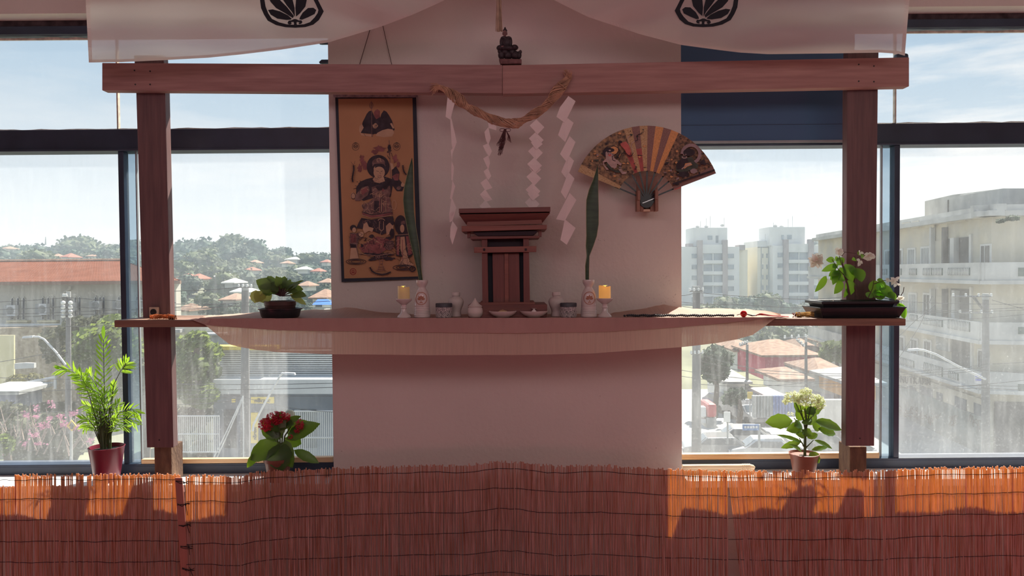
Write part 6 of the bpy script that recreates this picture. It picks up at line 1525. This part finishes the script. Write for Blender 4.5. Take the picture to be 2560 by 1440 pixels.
# ---- slatted building, band and dark shopfront (left middle)
D = 34
r = thing('slatted_building', P(690, 1150, D), 'white louvred building with a pale band and a shaded blue-grey shopfront', 'building')
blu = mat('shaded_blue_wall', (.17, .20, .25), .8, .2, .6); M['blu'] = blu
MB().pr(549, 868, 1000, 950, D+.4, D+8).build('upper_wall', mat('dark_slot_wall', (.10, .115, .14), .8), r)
mb = MB()
for i in range(14): y = 876+i*5.3; mb.pq([(549, y+3.2), (1000, y+3.2), (1000, y), (549, y)], D, D+.35)
mb.build('louvres', M['white'], r)
MB().pr(533, 866, 690, 875, D-.4, D+.4).build('yellow_strip', mat('yellow_paint', (.62, .47, .06), .6), r)
MB().pr(533, 949, 1000, 985, D-1.4, D+.5).build('fascia_band', mat('pale_band', (.50, .52, .53), .7, .08, 1), r)
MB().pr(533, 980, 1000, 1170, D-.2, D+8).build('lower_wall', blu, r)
for x0, x1 in ((560, 590), (650, 690), (700, 735), (750, 790)): MB().pr(x0, 1025, x1, 1120, D-.28, D-.15).build('shop_window', M['dwin'], r)
sg = thing('shop_sign', P(655, 1008, 33), 'small yellow shop sign with dark lettering under the pale band', 'sign')
ysg = mat('yellow_sign', (.62, .47, .08), .6, .05, 1)
MB().pr(627, 993, 684, 1008.5, 32.4, 32.5).build('panel', ysg, sg)
def text(body, px, py, hpx, D, m_, parent=None, name='lettering', rot=0, sx=1):
    cu_ = bpy.data.curves.new(name, 'FONT'); cu_.body = body; cu_.size = hpx*1.35*D/F; cu_.extrude = .002*D/3; cu_.materials.append(m_)
    o = bpy.data.objects.new(name, cu_); COL.objects.link(o); p = P(px, py, D)
    if parent is not None: o.parent = parent; o.location = p-ORG[parent.name]
    else: o.location = p
    bpy.context.view_layer.update(); me = bpy.data.meshes.new_from_object(o.evaluated_get(bpy.context.evaluated_depsgraph_get())); me.materials.clear(); me.materials.append(m_)
    q = bpy.data.objects.new(name, me); COL.objects.link(q); q.parent = parent; q.location = o.location.copy(); bpy.data.objects.remove(o)
    q.rotation_euler = (R(90), 0, rot); return q
ink2 = mat('dark_lettering', (.03, .035, .04), .7)
text('nBrasc', 636, 1006, 11, 32.38, ink2, sg)
tag(MB().pr(579, 998, 587, 1006, 32.4, 32.5).build('yellow_plate', ysg), 'tiny square yellow plate left of the yellow shop sign', 'sign')
sg = thing('banner_sign', P(635, 1107, 32.6), 'tall narrow yellow banner behind the thick concrete pole', 'sign')
MB().pr(627, 1032, 644, 1108, 32.4, 32.5).build('panel', ysg, sg)
text('nBrasc', 641, 1100, 9, 32.38, ink2, sg).rotation_euler = (R(90), R(-90), 0)
def fence(name, x0, x1, y0, y1, D, n, lab):
    r = thing(name, P((x0+x1)/2, y1, D), lab, 'fence'); mb = MB()
    for i in range(n+1): x = x0+(x1-x0)*i/n; mb.tube([P(x, y0, D), P(x, y1, D)], .022, 4)
    mb.build('bars', M['metalw'], r); mb = MB()
    for y in (y0, (y0+y1)*.5, y1): mb.tube([P(x0, y, D), P(x1, y, D)], .03, 5)
    mb.build('rails', M['metalw'], r)
fence('bar_fence', 735, 850, 1028, 1160, 26, 24, 'tall pale bar fence near the pier in the left window')
fence('bar_gate', 440, 548, 1040, 1130, 30, 22, 'pale barred gate at the foot of the palm-like tree')
D = 46
r = thing('cream_building', P(480, 900, D), 'cream low building with a dark window behind the palm-like tree', 'building')
MB().pr(420, 808, 545, 1100, D, D+8).build('walls', M['cream2'], r)
o = MB().pr(429, 838, 443, 862, D-.1, D+.1).build('window', M['dwin'], r); MB().pr(428, 824, 450, 832, D-.6, D).build('window_hood', M['grey'], r)
MB().pr(492, 834, 560, 838, D-1.2, D).build('corrugated_edge', M['metalw'], r); MB().pr(492, 838, 575, 866, D-1, D+3).build('lean_to', M['grey'], r)
bush('palm_like_tree', [(490, 850, 34, 22), (520, 885, 30, 30), (455, 880, 24, 30), (480, 920, 40, 36), (455, 960, 30, 40), (525, 930, 24, 34), (500, 985, 40, 34)], 32, .16, M['fol1'], 'feathery green tree between the left wooden post and the louvred building', 'tree', 3600, sd_=12)
bush('garden_shrubs', [(450, 1060, 30, 40), (500, 1040, 30, 30)], 33, .14, M['fol2'], 'dusty shrubs at the foot of the feathery tree', 'shrub', 900, sd_=13)

# ---- cars
tyre = mat('tyre', (.02, .02, .02), .8); cglass = mat('car_glass', (.06, .08, .10), .08, .1, 1, coat=.8)
def car(px, py, rot, m_, lab, L_=4.1):
    c = PZ(px, py, GZ+.05); c = Vector((c.x, c.y, GZ+.03)); r = thing('car', c, lab, 'car'); r.rotation_euler = (0, 0, rot)
    O = ORG[r.name]
    def v(x, y, z): return (O.x+x, O.y+y, O.z+z)
    prof = [(-2.05, .28), (2.05, .28), (2.1, .62), (1.95, .82), (1.15, .95), (.55, 1.42), (-1.1, 1.46), (-1.75, 1.0), (-2.05, .92), (-2.1, .6)]
    MB().prism([v(x, -.82, z) for x, z in prof], (0, 1.64, 0)).build('body', m_, r, bev=.05)
    gp = [(1.05, .98), (.52, 1.38), (-1.05, 1.41), (-1.6, 1.0)]
    for s_ in (-1, 1): MB().prism([v(x*.94, s_*.83-.01, z) for x, z in gp], (0, .02, 0)).build('side_window', cglass, r)
    MB().add([v(1.17, -.7, .97), v(1.17, .7, .97), v(.60, .6, 1.40), v(.60, -.6, 1.40)], [(0, 1, 2, 3)]).build('windscreen', cglass, r)
    MB().add([v(-1.78, -.7, 1.03), v(-1.78, .7, 1.03), v(-1.14, .6, 1.44), v(-1.14, -.6, 1.44)], [(0, 3, 2, 1)]).build('rear_window', cglass, r)
    for x in (-1.3, 1.3):
        for s_ in (-1, 1): MB().tube([v(x, s_*.66, .32), v(x, s_*.86, .32)], .32, 16).build('wheel', tyre, r)
    for s_ in (-1, 1): MB().box(O.x+2.05, O.x+2.12, O.y+s_*.6-.18, O.y+s_*.6+.18, O.z+.6, O.z+.75).build('headlamp', M['metalw'], r)
def cpaint(n_, c): return mat(n_, c, .3, .03, 1, metal=.2, coat=.8)
silver, whitep, darkp, bluep = cpaint('silver_paint', (.20, .21, .22)), cpaint('white_paint', (.42, .43, .44)), cpaint('dark_grey_paint', (.10, .11, .13)), cpaint('navy_paint', (.05, .06, .14))
car(562, 1132, R(200), whitep, 'white car parked below the louvred building')
car(1811, 1027, R(-70), bluep, 'dark blue car at the back of the street, beside the red kiosk')
car(1842, 1038, R(-75), silver, 'silver car driving up behind the dark grey car')
car(1868, 1052, R(-78), darkp, 'dark grey car coming along the street, left of the corrugated wall')
car(1850, 1117, R(170), whitep, 'white car glinting in the sun in front of the blue sign')
car(1785, 1142, R(175), silver, 'silver car at the very bottom of the street next to the thick dusty pole')
car(1905, 1150, R(172), whitep, 'white car mostly hidden beside the white flowers')
car(2096, 1138, R(-60), silver, 'silver car close to the right wooden post')
# ---- street furniture on the right
r = thing('red_kiosk', P(1780, 1070, 50), 'red and white kiosk standing on the corner beyond the thick dusty pole', 'kiosk')
rk = mat('red_panel', (.50, .07, .08), .6, .15, .6)
MB().pr(1767, 1010, 1793, 1045, 48, 50).build('upper_body', rk, r, bev=.2); MB().pr(1766, 1045, 1791, 1070, 48, 50).build('lower_body', M['grey'], r); MB().pr(1752, 1018, 1765, 1042, 48, 48.6).build('white_panel', M['metalw'], r); MB().pr(1753, 1048, 1765, 1058, 48, 48.5).build('small_panel', M['metalw'], r)
def signpost(x0, y0, x1, y1, pxp, yb, D, m_, lab, name='street_sign'):
    r = thing(name, P(pxp, yb, D), lab, 'sign'); MB().pr(x0, y0, x1, y1, D, D+.06).build('panel', m_, r)
    MB().tube([P(pxp, min(y0, y0), D+.1), P(pxp, yb, D+.1)], .05, 6).build('post', M['grey'], r); return r
signpost(1810, 1030, 1826, 1055, 1819, 1110, 38, M['white'], 'pale square board on a thin post in the middle of the street')
sg = signpost(1857, 1061, 1897, 1076, 1898, 1128, 30, mat('blue_sign', (.06, .16, .38), .5), 'blue street name sign on a thin grey post')
mb = MB()
for i in range(5): mb.pr(1861+i*7, 1066, 1866+i*7, 1071, 29.94, 29.99)
mb.build('white_marks', M['metalw'], sg)
signpost(1869, 980, 1882, 997, 1875, 1040, 52, ysg, 'yellow board on a post in front of the grey corrugated wall')
r = thing('road_warning_sign', P(179, 1075, 33), 'yellow diamond warning sign with a dark arrow among the pink blossom', 'sign')
MB().pq([(179, 1078), (190, 1065), (178, 1050), (166, 1065)], 27, 27.05).build('plate', mat('amber_sign', (.62, .36, .03), .6), r); MB().pq([(176, 1073), (181, 1073), (181, 1064), (185, 1066), (178, 1056), (172, 1066), (176, 1064)], 26.93, 26.98).build('arrow', ink2, r)
MB().tube([P(178, 1052, 27.1), P(178, 1165, 27.1)], .05, 6).build('post', M['grey'], r)
# ---- low houses on the right
crm = mat('crimson_wall', (.40, .03, .07), .8, .1, .6)
house('crimson_house', 66, 1832, 2052, 862, 888, 950, crm, M['tile2'], 'crimson walled house with a broad tiled roof', depth=8, cat='house')
house('house', 80, 1938, 2018, 846, 878, 905, M['white'], M['tile2'], 'pale tiled-roof house behind the crimson house, left of the dark pole', depth=8)
house('house', 84, 2010, 2085, 841, 862, 900, M['grey'], M['tile2'], 'tiled-roof house behind the crimson house, right of the dark pole', depth=8)
house('house', 78, 2070, 2160, 830, 860, 900, M['grey'], M['tile2'], 'tiled-roof house touching the right wooden post', depth=8)
house('house', 74, 1790, 1900, 852, 876, 930, M['white'], M['tile2'], 'pale house under the right end of the altar cloth', depth=6)
house('house', 52, 1965, 2125, 898, 936, 985, M['grey'], M['tile2'], 'nearer house with a large hipped brown tiled roof beside the right wooden post', depth=6)
house('house', 50, 1892, 1968, 922, 948, 985, M['white'], M['tile2'], 'small house with a sagging tiled roof below the crimson house', depth=4)
house('house', 46, 2030, 2140, 955, 958, 1000, mat('orange_wall', (.50, .27, .09), .8, .12, .6), M['grey'], 'low orange walled building behind the white flowers', depth=5, wins=False)
r = thing('corrugated_wall', P(1940, 1045, 45), 'grey and blue corrugated yard wall behind the street', 'wall')
mb = MB(); mb2 = MB()
for i in range(30):
    x = 1883+i*3.9; (mb if i < 13 else mb2).pr(x, 990, x+3.2, 1044-(0 if i < 13 else 2), 45-(.08 if i % 2 else 0), 45.3)
mb.build('grey_sheets', M['grey'], r); mb2.build('blue_sheets', mat('blue_sheets', (.10, .15, .36), .7, .2, .6), r)
tag(MB().pr(2000, 1000, 2125, 1075, 44, 44.4).build('yard_fence', mat('whitewashed_boards', (.42, .42, .38), .85, scale=1.2, col2=(.55, .55, .50), stretch=(3, 1, .3))), 'whitewashed board fence behind the white flowers', 'fence')
house('market_stall', 56, 1878, 1912, 978, 990, 1012, M['grey'], mat('striped_awning', (.5, .4, .4), .8), 'small stall with a pale sloping awning above the parked cars', depth=3, wins=False, cat='stall')
house('low_house', 60, 1755, 1875, 940, 955, 1010, M['white'], M['grey'], 'low white house behind the parked cars', depth=6, cat='house')
bush('round_tree', [(1786, 895, 32, 30), (1770, 915, 26, 30), (1808, 905, 20, 26), (1785, 935, 30, 24)], 58, .3, M['fol3'], 'round green tree at the left edge of the right window, under the cloth', 'tree', 1500, sd_=21)
bush('sunny_tree', [(2090, 880, 34, 24), (2120, 870, 26, 26), (2070, 890, 20, 14)], 62, .3, M['fol1'], 'sunlit green tree among the roofs beside the right wooden post', 'tree', 1500, sd_=22)
bush('street_hedge', [(1845, 985, 26, 14), (1828, 1000, 18, 12)], 54, .25, M['fol3'], 'dark hedge in front of the low white house', 'hedge', 700, sd_=23)

# ---- apartment blocks
D = 185.0
conw = mat('pale_concrete', (.55, .565, .57), .85, .05, .1); crw = mat('cream_side', (.66, .62, .48), .85, .05, .1); brk = mat('brown_brick_pier', (.24, .20, .20), .9, .15, .4); aw = mat('apartment_window', (.13, .17, .21), .2, .4, .25)
def Z5(cx, cy): return (1700+cx/5.538, 540+cy/5.538)
def apart(lab, tower, main, side, piers, cols, sides, rows, tw, extras):
    r = thing('apartment_block', P(*Z5((main[0]+main[2])/2, 1300), D), lab, 'building')
    def rect(nm, q, D0, D1, m_, parent=None):
        (x0, y0), (x1, y1) = Z5(q[0], q[1]), Z5(q[2], q[3]); return MB().pr(x0, y0, x1, y1, D0, D1).build(nm, m_, parent or r)
    rect('main_block', main, D, D+16, conw); rect('stair_tower', tower, D+1, D+9, conw)
    if side: rect('side_wing', side, D+2, D+14, crw)
    for q in piers: rect('brick_pier', q, D-.9, D+.3, brk)
    rect('parapet', (piers[0][2], piers[0][1]+60, piers[1][0], rows[0][0]-4), D-.5, D+.2, conw)
    for y0, y1 in rows:
        for x0, x1 in cols:
            rect('window', (x0, y0, x1, y1), D-.15, D+.05, aw)
        rect('balcony', (cols[0][0]-6, y1, cols[-1][1]+4, y1+46), D-.8, D+.1, conw)
        for x0, x1 in sides: rect('window', (x0, y0+2, x1, y0+64), D-.15, D+.05, aw)
    rect('mullion', (cols[0][1]+2, rows[0][0], cols[1][0]-2, rows[-1][1]+40), D-.4, D, conw)
    for q in tw: rect('tower_window', q, D+.85, D+1.1, aw)
    for nm, q, m_ in extras: rect(nm, q, D+.5, D+4, m_)
    return r
rows = [(520, 612), (672, 765), (822, 918), (972, 1070), (1122, 1212)]
bA = apart('left of two white apartment blocks, with brick piers and a square roof tower', (183, 162, 655, 420), (10, 425, 822, 1320), (822, 470, 935, 1320), ((245, 335, 315, 1320), (592, 332, 662, 1320)), ((330, 448), (466, 592)), ((165, 245), (665, 748)), rows, ((385, 272, 448, 330), (497, 272, 530, 370)), (('roof_box', (118, 380, 180, 430), brk), ('roof_box', (820, 400, 903, 470), brk)))
rows2 = [(505, 605), (655, 758), (808, 908), (958, 1062), (1112, 1212)]
bB = apart('right of two white apartment blocks, partly behind the flowering vine', (1240, 152, 1730, 410), (1285, 410, 2010, 1320), None, ((1440, 325, 1505, 1320), (1783, 322, 1855, 1320)), ((1512, 1640), (1655, 1780)), ((1355, 1440), (1860, 1940)), rows2, ((1405, 262, 1435, 330), (1487, 262, 1548, 322)), ())
(x0, y0), (x1, y1) = Z5(1072, 345), Z5(1290, 1320)
MB().pr(x0, y0+15, x1, y1, D+3, D+14).build('side_wing', crw, bB); MB().pr(x0, y0, Z5(1235, 0)[0], y0+17, D+3, D+14).build('side_tower', conw, bB)
for y in (520, 670, 815, 960):
    for x in (1140, 1198): (a, b_), (c, d) = Z5(x, y), Z5(x+14, y+62); MB().pr(a, b_, c, d, D+2.8, D+3.1).build('narrow_window', aw, bB)
for x in (1122, 1226): a = Z5(x, 0)[0]; MB().pr(a, Z5(0, 430)[1], a+1.2, Z5(0, 1090)[1], D+2.8, D+3.1).build('downpipe', aw, bB)
r = thing('apartment_block', P(*Z5(1000, 1300), 215), 'distant grey block seen in the gap between the two white apartment blocks', 'building')
(x0, y0), (x1, y1) = Z5(940, 485), Z5(1068, 780); MB().pr(x0, y0, x1, y1, 212, 220).build('main_block', conw, r)
for i in range(3):
    for x in (960, 1015): (a, b_), (c, d) = Z5(x, 530+i*80), Z5(x+40, 585+i*80); MB().pr(a, b_, c, d, 211.7, 212.1).build('window', aw, r)
(x0, y0), (x1, y1) = Z5(935, 780), Z5(1075, 1320); MB().pr(x0, y0, x1, y1, 205, 211).build('cream_annex', crw, r)
for r_, xs in ((bA, ((285, 70, 165), (362, 30, 165), (418, 0, 160), (612, 20, 160))), (bB, ((1292, 90, 150), (1497, 40, 150), (1558, 0, 148), (1180, 250, 345)))):
    for x, y0, y1 in xs: MB().tube([P(*Z5(x, y1), D+3), P(*Z5(x, y0), D+3)], .05, 4).build('antenna', M['grey'], r_)
    for x, y in (((245, 150), (365, 148), (585, 130)) if r_ is bA else ((1320, 140), (1405, 150))): MB().ball(P(*Z5(x, y), D+3), .55, n=8, k=5, sz=.7).build('satellite_dish', M['grey'], r_)

# ---- old balconied building on the right: its facade runs away from us
A0v, A1v = Vector((32.1, 60.0)), Vector((29.9, 43.0))
def mkplane(A, B):
    d = (B-A); L_ = d.length; d = d/L_; n = Vector((-d.y, d.x)); n = n if n.x < 0 or (abs(n.x) < .5 and n.y < 0) else -n     # n: towards the street
    def hit(px, py):
        r_ = rgt*((px-1280)/F)+upv*((720-py)/F)+fwd
        # solve CAM + t r = A + s d
        det = r_.x*(-d.y)-r_.y*(-d.x); t = ((A.x-CAM.x)*(-d.y)-(A.y-CAM.y)*(-d.x))/det
        p = CAM+r_*t; s = (Vector((p.x, p.y))-A).dot(d); return s, p.z
    def pt(s, z, o): q = A+d*s+n*o; return Vector((q.x, q.y, z))
    return hit, pt
hit1, pt1 = mkplane(A0v, A1v)
cx_, cz_ = hit1(2478, 700); Cc = A0v+(A1v-A0v).normalized()*cx_
hit2, pt2 = mkplane(Cc, Cc+Vector((14, -3.2)))
M['old'] = mat('old_yellowed_render', (.52, .47, .36), .9, scale=.5, col2=(.42, .40, .36), detail=9, bump=.2, bscale=2)
M['oldw'] = mat('old_grey_white_render', (.52, .52, .50), .9, scale=.6, col2=(.36, .36, .35), detail=10, bump=.2, bscale=2)
old = thing('old_balcony_building', (32, 50, GZ), 'weathered old building with rows of balustraded balconies, right of the right wooden post', 'building')
def seg(nm, m_, hit, pt, x0, y0, x1, y1, o0, o1, parent=None, level=False, kind=None):
    "rectangle of the photograph laid on the facade; heights are taken at its right end"
    s0, z00 = hit(x0, (y0)); s1, z1 = hit(x1, y0); _, zb = hit(x1, y1)
    zt = z1 if level else z1
    q = [pt(s0, zb, o0), pt(s1, zb, o0), pt(s1, zt, o0), pt(s0, zt, o0), pt(s0, zb, o1), pt(s1, zb, o1), pt(s1, zt, o1), pt(s0, zt, o1)]
    return MB().hexa([q[i] for i in (0, 1, 2, 3, 4, 5, 6, 7)]).build(nm, m_, parent or old)
def slab(nm, m_, hit, pt, s0, s1, z0, z1, o0, o1):
    q = [pt(s0, z0, o0), pt(s1, z0, o0), pt(s1, z1, o0), pt(s0, z1, o0), pt(s0, z0, o1), pt(s1, z0, o1), pt(s1, z1, o1), pt(s0, z1, o1)]
    return MB().hexa(q).build(nm, m_, old)
ztop = hit1(2400, 530)[1]; SL = -22.0; SR = cx_
slab('long_wall', M['old'], hit1, pt1, SL, SR, GZ, ztop, 0, -12); slab('corner_wall', M['old'], hit2, pt2, 0, 20, GZ, ztop, 0, -12)
fl = [hit1(2400, y)[1] for y in (658, 793, 905)]          # tops of the three balcony parapets
for k_, (hit, pt, a, c) in enumerate(((hit1, pt1, SL, SR+1.1), (hit2, pt2, -1.1, 20))):
    slab('cornice', M['oldw'], hit, pt, a, c, hit1(2400, 553)[1], hit1(2400, 541)[1], .7, -.2)
    slab('roof_parapet', M['oldw'], hit, pt, a, c, hit1(2400, 541)[1], ztop+.1, .25, -.3)
for z_ in fl:
    for hit, pt, a, c in ((hit1, pt1, SL, SR+1.1), (hit2, pt2, -1.1, 20)):
        slab('balcony_slab', M['oldw'], hit, pt, a, c, z_-1.35, z_-1.12, 1.25, -.1)
        slab('balcony_parapet', M['oldw'], hit, pt, a, c, z_-1.15, z_, 1.1, .95)
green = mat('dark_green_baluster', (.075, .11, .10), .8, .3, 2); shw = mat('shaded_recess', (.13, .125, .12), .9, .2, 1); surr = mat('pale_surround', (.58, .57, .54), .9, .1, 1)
def opening(nm, m_, hit, pt, x0, y0, x1, y1, o=1.13, t=.04):
    return seg(nm, m_, hit, pt, x0, y0, x1, y1, o, o-t)
for x0, x1, y0, y1 in ((2240, 2254, 672, 687), (2263, 2292, 671, 687), (2312, 2332, 671, 687), (2348, 2373, 670, 688), (2375, 2400, 670, 688), (2414, 2472, 669, 688),
                       (2265, 2294, 786, 798), (2313, 2334, 788, 802), (2348, 2400, 801, 818), (2414, 2472, 806, 830), (2242, 2274, 893, 909), (2288, 2325, 903, 921), (2350, 2400, 919, 943), (2415, 2442, 934, 952)):
    o = opening('baluster_panel', green, hit1, pt1, x0, y0, x1, y1); ORG[o.name] = ORG[old.name]
    n = max(3, int((x1-x0)/4)); mb = MB()
    for i in range(n):
        x = x0+(x1-x0)*(i+.5)/n; (s, zt), (_, zb) = hit1(x, (y0+1)), hit1(x1, y1); _, zt = hit1(x1, y0)
        mb.tube([pt1(s, zb, 1.17), pt1(s, (zb+zt)/2, 1.17), pt1(s, zt, 1.17)], [.035, .07, .03], 5)
    mb.build('balusters', M['oldw'], o)
for x0, x1, y0, y1 in ((2525, 2600, 669, 690), (2525, 2600, 815, 832), (2525, 2600, 955, 974)):
    o = opening('baluster_panel', green, hit2, pt2, x0, y0, x1, y1)
def win(hit, pt, x0, y0, x1, y1, pane=None):
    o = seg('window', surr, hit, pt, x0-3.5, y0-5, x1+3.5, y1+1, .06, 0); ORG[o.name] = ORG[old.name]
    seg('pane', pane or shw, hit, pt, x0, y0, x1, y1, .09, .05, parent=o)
    xm = (x0+x1)/2; seg('glazing_bar', M['oldw'], hit, pt, xm-.7, y0, xm+.7, y1, .12, .08, parent=o)
for x0, x1, y0, y1 in ((2243, 2255, 626, 664), (2273, 2287, 624, 662), (2306, 2323, 620, 660), (2245, 2257, 738, 775), (2275, 2290, 737, 785), (2312, 2328, 738, 788), (2247, 2260, 845, 886), (2281, 2293, 852, 896), (2313, 2327, 856, 902), (2216, 2226, 628, 664)):
    win(hit1, pt1, x0, y0, x1, y1, M['grey'] if (x0 in (2273, 2306, 2275)) else None)
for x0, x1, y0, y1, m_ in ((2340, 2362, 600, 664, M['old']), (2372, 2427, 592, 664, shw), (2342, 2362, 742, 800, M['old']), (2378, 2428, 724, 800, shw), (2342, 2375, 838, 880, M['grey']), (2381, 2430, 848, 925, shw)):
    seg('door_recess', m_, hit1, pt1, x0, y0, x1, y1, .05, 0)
    seg('door_frame', surr, hit1, pt1, x1, y0-6, x1+5, y1, .12, 0)
for x, in ((2336,), (2367,)): 
    for y0, y1 in ((568, 664), (722, 800)): seg('column', shw if x == 2367 else M['oldw'], hit1, pt1, x, y0, x+4, y1, .35, .05)
seg('column', M['oldw'], hit1, pt1, 2390, 594, 2400, 664, .4, .06); seg('column', M['oldw'], hit1, pt1, 2394, 726, 2402, 800, .4, .06)
win(hit1, pt1, 2456, 614, 2476, 660); win(hit1, pt1, 2449, 880, 2462, 920)
for x0, x1 in ((2265, 2285), (2290, 2307), (2323, 2345), (2378, 2425), (2442, 2470)):
    seg('parapet_panel', M['old'], hit1, pt1, x0, {2265: 546, 2290: 543, 2323: 545, 2378: 530, 2442: 518}[x0]+ 8, x1, {2265: 570, 2290: 568, 2323: 568, 2378: 552, 2442: 545}[x0], .30, .22)
# ground floor
slab('ground_floor_band', M['old'], hit1, pt1, SL, SR, GZ, fl[2]-2.0, .18, 0)
for x0, x1, y0, y1 in ((2238, 2251, 955, 1010), (2275, 2297, 970, 1028), (2306, 2338, 974, 1042), (2349, 2364, 985, 1022), (2395, 2424, 1000, 1074), (2443, 2470, 1016, 1096)):
    seg('shop_opening', mat('shop_shutter_%d' % x0, (.10, .115, .14), .7, .2, 1), hit1, pt1, x0, y0, x1, y1, .22, .1)
slab('corner_shopfront', mat('dark_shopfront', (.14, .125, .12), .9, .3, 1), hit2, pt2, .2, 20, GZ, fl[2]-2.0, .22, 0)
seg('dark_dado', mat('dark_dado', (.16, .19, .19), .9, .3, 1), hit1, pt1, 2236, 1045, 2470, 1190, .24, .1)
# painted scrawl on the band above the openings
gm = mat('black_spray', (.10, .09, .09), .9); mb = MB(); rg = random.Random(4)
LET = {'N': ((0, 0), (0, 1), (1, 0), (1, 1)), 'U': ((0, 1), (.1, .1), (.5, 0), (.9, .1), (1, 1)), 'T': ((0, 1), (1, 1), (.5, 1), (.5, 0)), 'R': ((0, 0), (0, 1), (.8, .9), (.1, .5), (1, 0)), 'M': ((0, 0), (.1, 1), (.5, .3), (.9, 1), (1, 0)), 'I': ((.5, 0), (.5, 1)), 'O': ((.5, 1), (0, .6), (.2, 0), (.8, .1), (1, .7), (.5, 1)), 'V': ((0, 1), (.5, 0), (1, 1)), 'A': ((0, 0), (.5, 1), (1, 0))}
x = 2248
for ch in 'INUTRAMM':
    w = 9.5; pts = []
    for a, b_ in LET[ch]:
        s, z = hit1(x+a*w*.75, 955-b_*16+ (x-2248)*.10); pts.append(pt1(s, z, .22))
    mb.tube(pts, .06, 4); x += w+1.5
for _ in range(22):
    xx, yy = rg.uniform(2242, 2460), rg.uniform(1050, 1075); pts = []
    for j in range(5):
        s, z = hit1(xx+rg.uniform(-6, 6)+j*2, yy+rg.uniform(-14, 10)-.15*(2460-xx)+0); pts.append(pt1(s, z, .27))
    mb.tube(pts, .04, 4)
mb.build('spray_lettering', gm, old)
# attic storey set back on the roof
hitA, ptA = mkplane(A0v+Vector((2.6, 0)), A1v+Vector((2.6, 0)))
s0, _ = hitA(2312, 500); s1, _ = hitA(2508, 500); za = hitA(2312, 503)[1]; zb_2 = hitA(2508, 471)[1]
q = [ptA(s0, ztop-1, 0), ptA(s1, ztop-1, 0), ptA(s1, zb_2, 0), ptA((s0+s1)*.4, hitA(2395, 484)[1], 0), ptA(s0, za, 0)]
MB().prism(q, (9, 1.2, 0)).build('attic', M['oldw'], old)
MB().prism([ptA(s1, ztop-1, 0), ptA(s1, ztop-1, 0)+Vector((12, -2.5, 0)), ptA(s1, zb_2, 0)+Vector((12, -2.5, -.4)), ptA(s1, zb_2, 0)], (0, 6, 0)).build('attic_corner', M['oldw'], old)
s, z = hitA(2372, 500); s2_, z2 = hitA(2383, 530)
MB().hexa([ptA(s, z2, .1), ptA(s2_, z2, .1), ptA(s2_, z, .1), ptA(s, z, .1), ptA(s, z2, 0), ptA(s2_, z2, 0), ptA(s2_, z, 0), ptA(s, z, 0)]).build('attic_window', shw, old)
bush('roof_weeds', [(2528, 545, 16, 8), (2500, 552, 8, 5)], 41.5, .10, M['fol3'], 'weeds growing out of the cornice of the old balconied building', 'weeds', 260, sd_=30)
for o in list(bpy.data.objects['roof_weeds'].children):
    if o.name.startswith('trunk'): bpy.data.objects.remove(o)
sg = thing('banner', P(2448, 950, 41), 'small white banner with blue writing hanging from the lowest balcony', 'banner')
a_, c_ = P(2438, 958, 40.5), P(2464, 962, 40.5); a2, c2_ = P(2438, 932, 40.5), P(2462, 936, 40.5)
MB().prism([a_, c_, c2_, a2], (0, .05, 0)).build('cloth', M['metalw'], sg)
mb = MB(); mb.pr(2441, 939, 2460, 943, 40.35, 40.45); mb.pr(2441, 948, 2458, 952, 40.35, 40.45); mb.build('blue_writing', mat('blue_writing', (.12, .14, .42), .8), sg)

# ---- summer haze over the distance
hz = bpy.data.materials.new('haze'); hz.use_nodes = True; t = hz.node_tree; t.nodes.clear()
vo = t.nodes.new('ShaderNodeVolumeScatter'); vo.inputs['Color'].default_value = (.68, .84, 1.0, 1); vo.inputs['Density'].default_value = .0014; vo.inputs['Anisotropy'].default_value = .2
ot = t.nodes.new('ShaderNodeOutputMaterial'); t.links.new(vo.outputs[0], ot.inputs['Volume'])
tag(MB().box(-330, 330, 64, 420, -14, 24).build('distance_haze', hz), 'thin summer haze over the distant hillside and blocks', 'haze', kind='stuff')
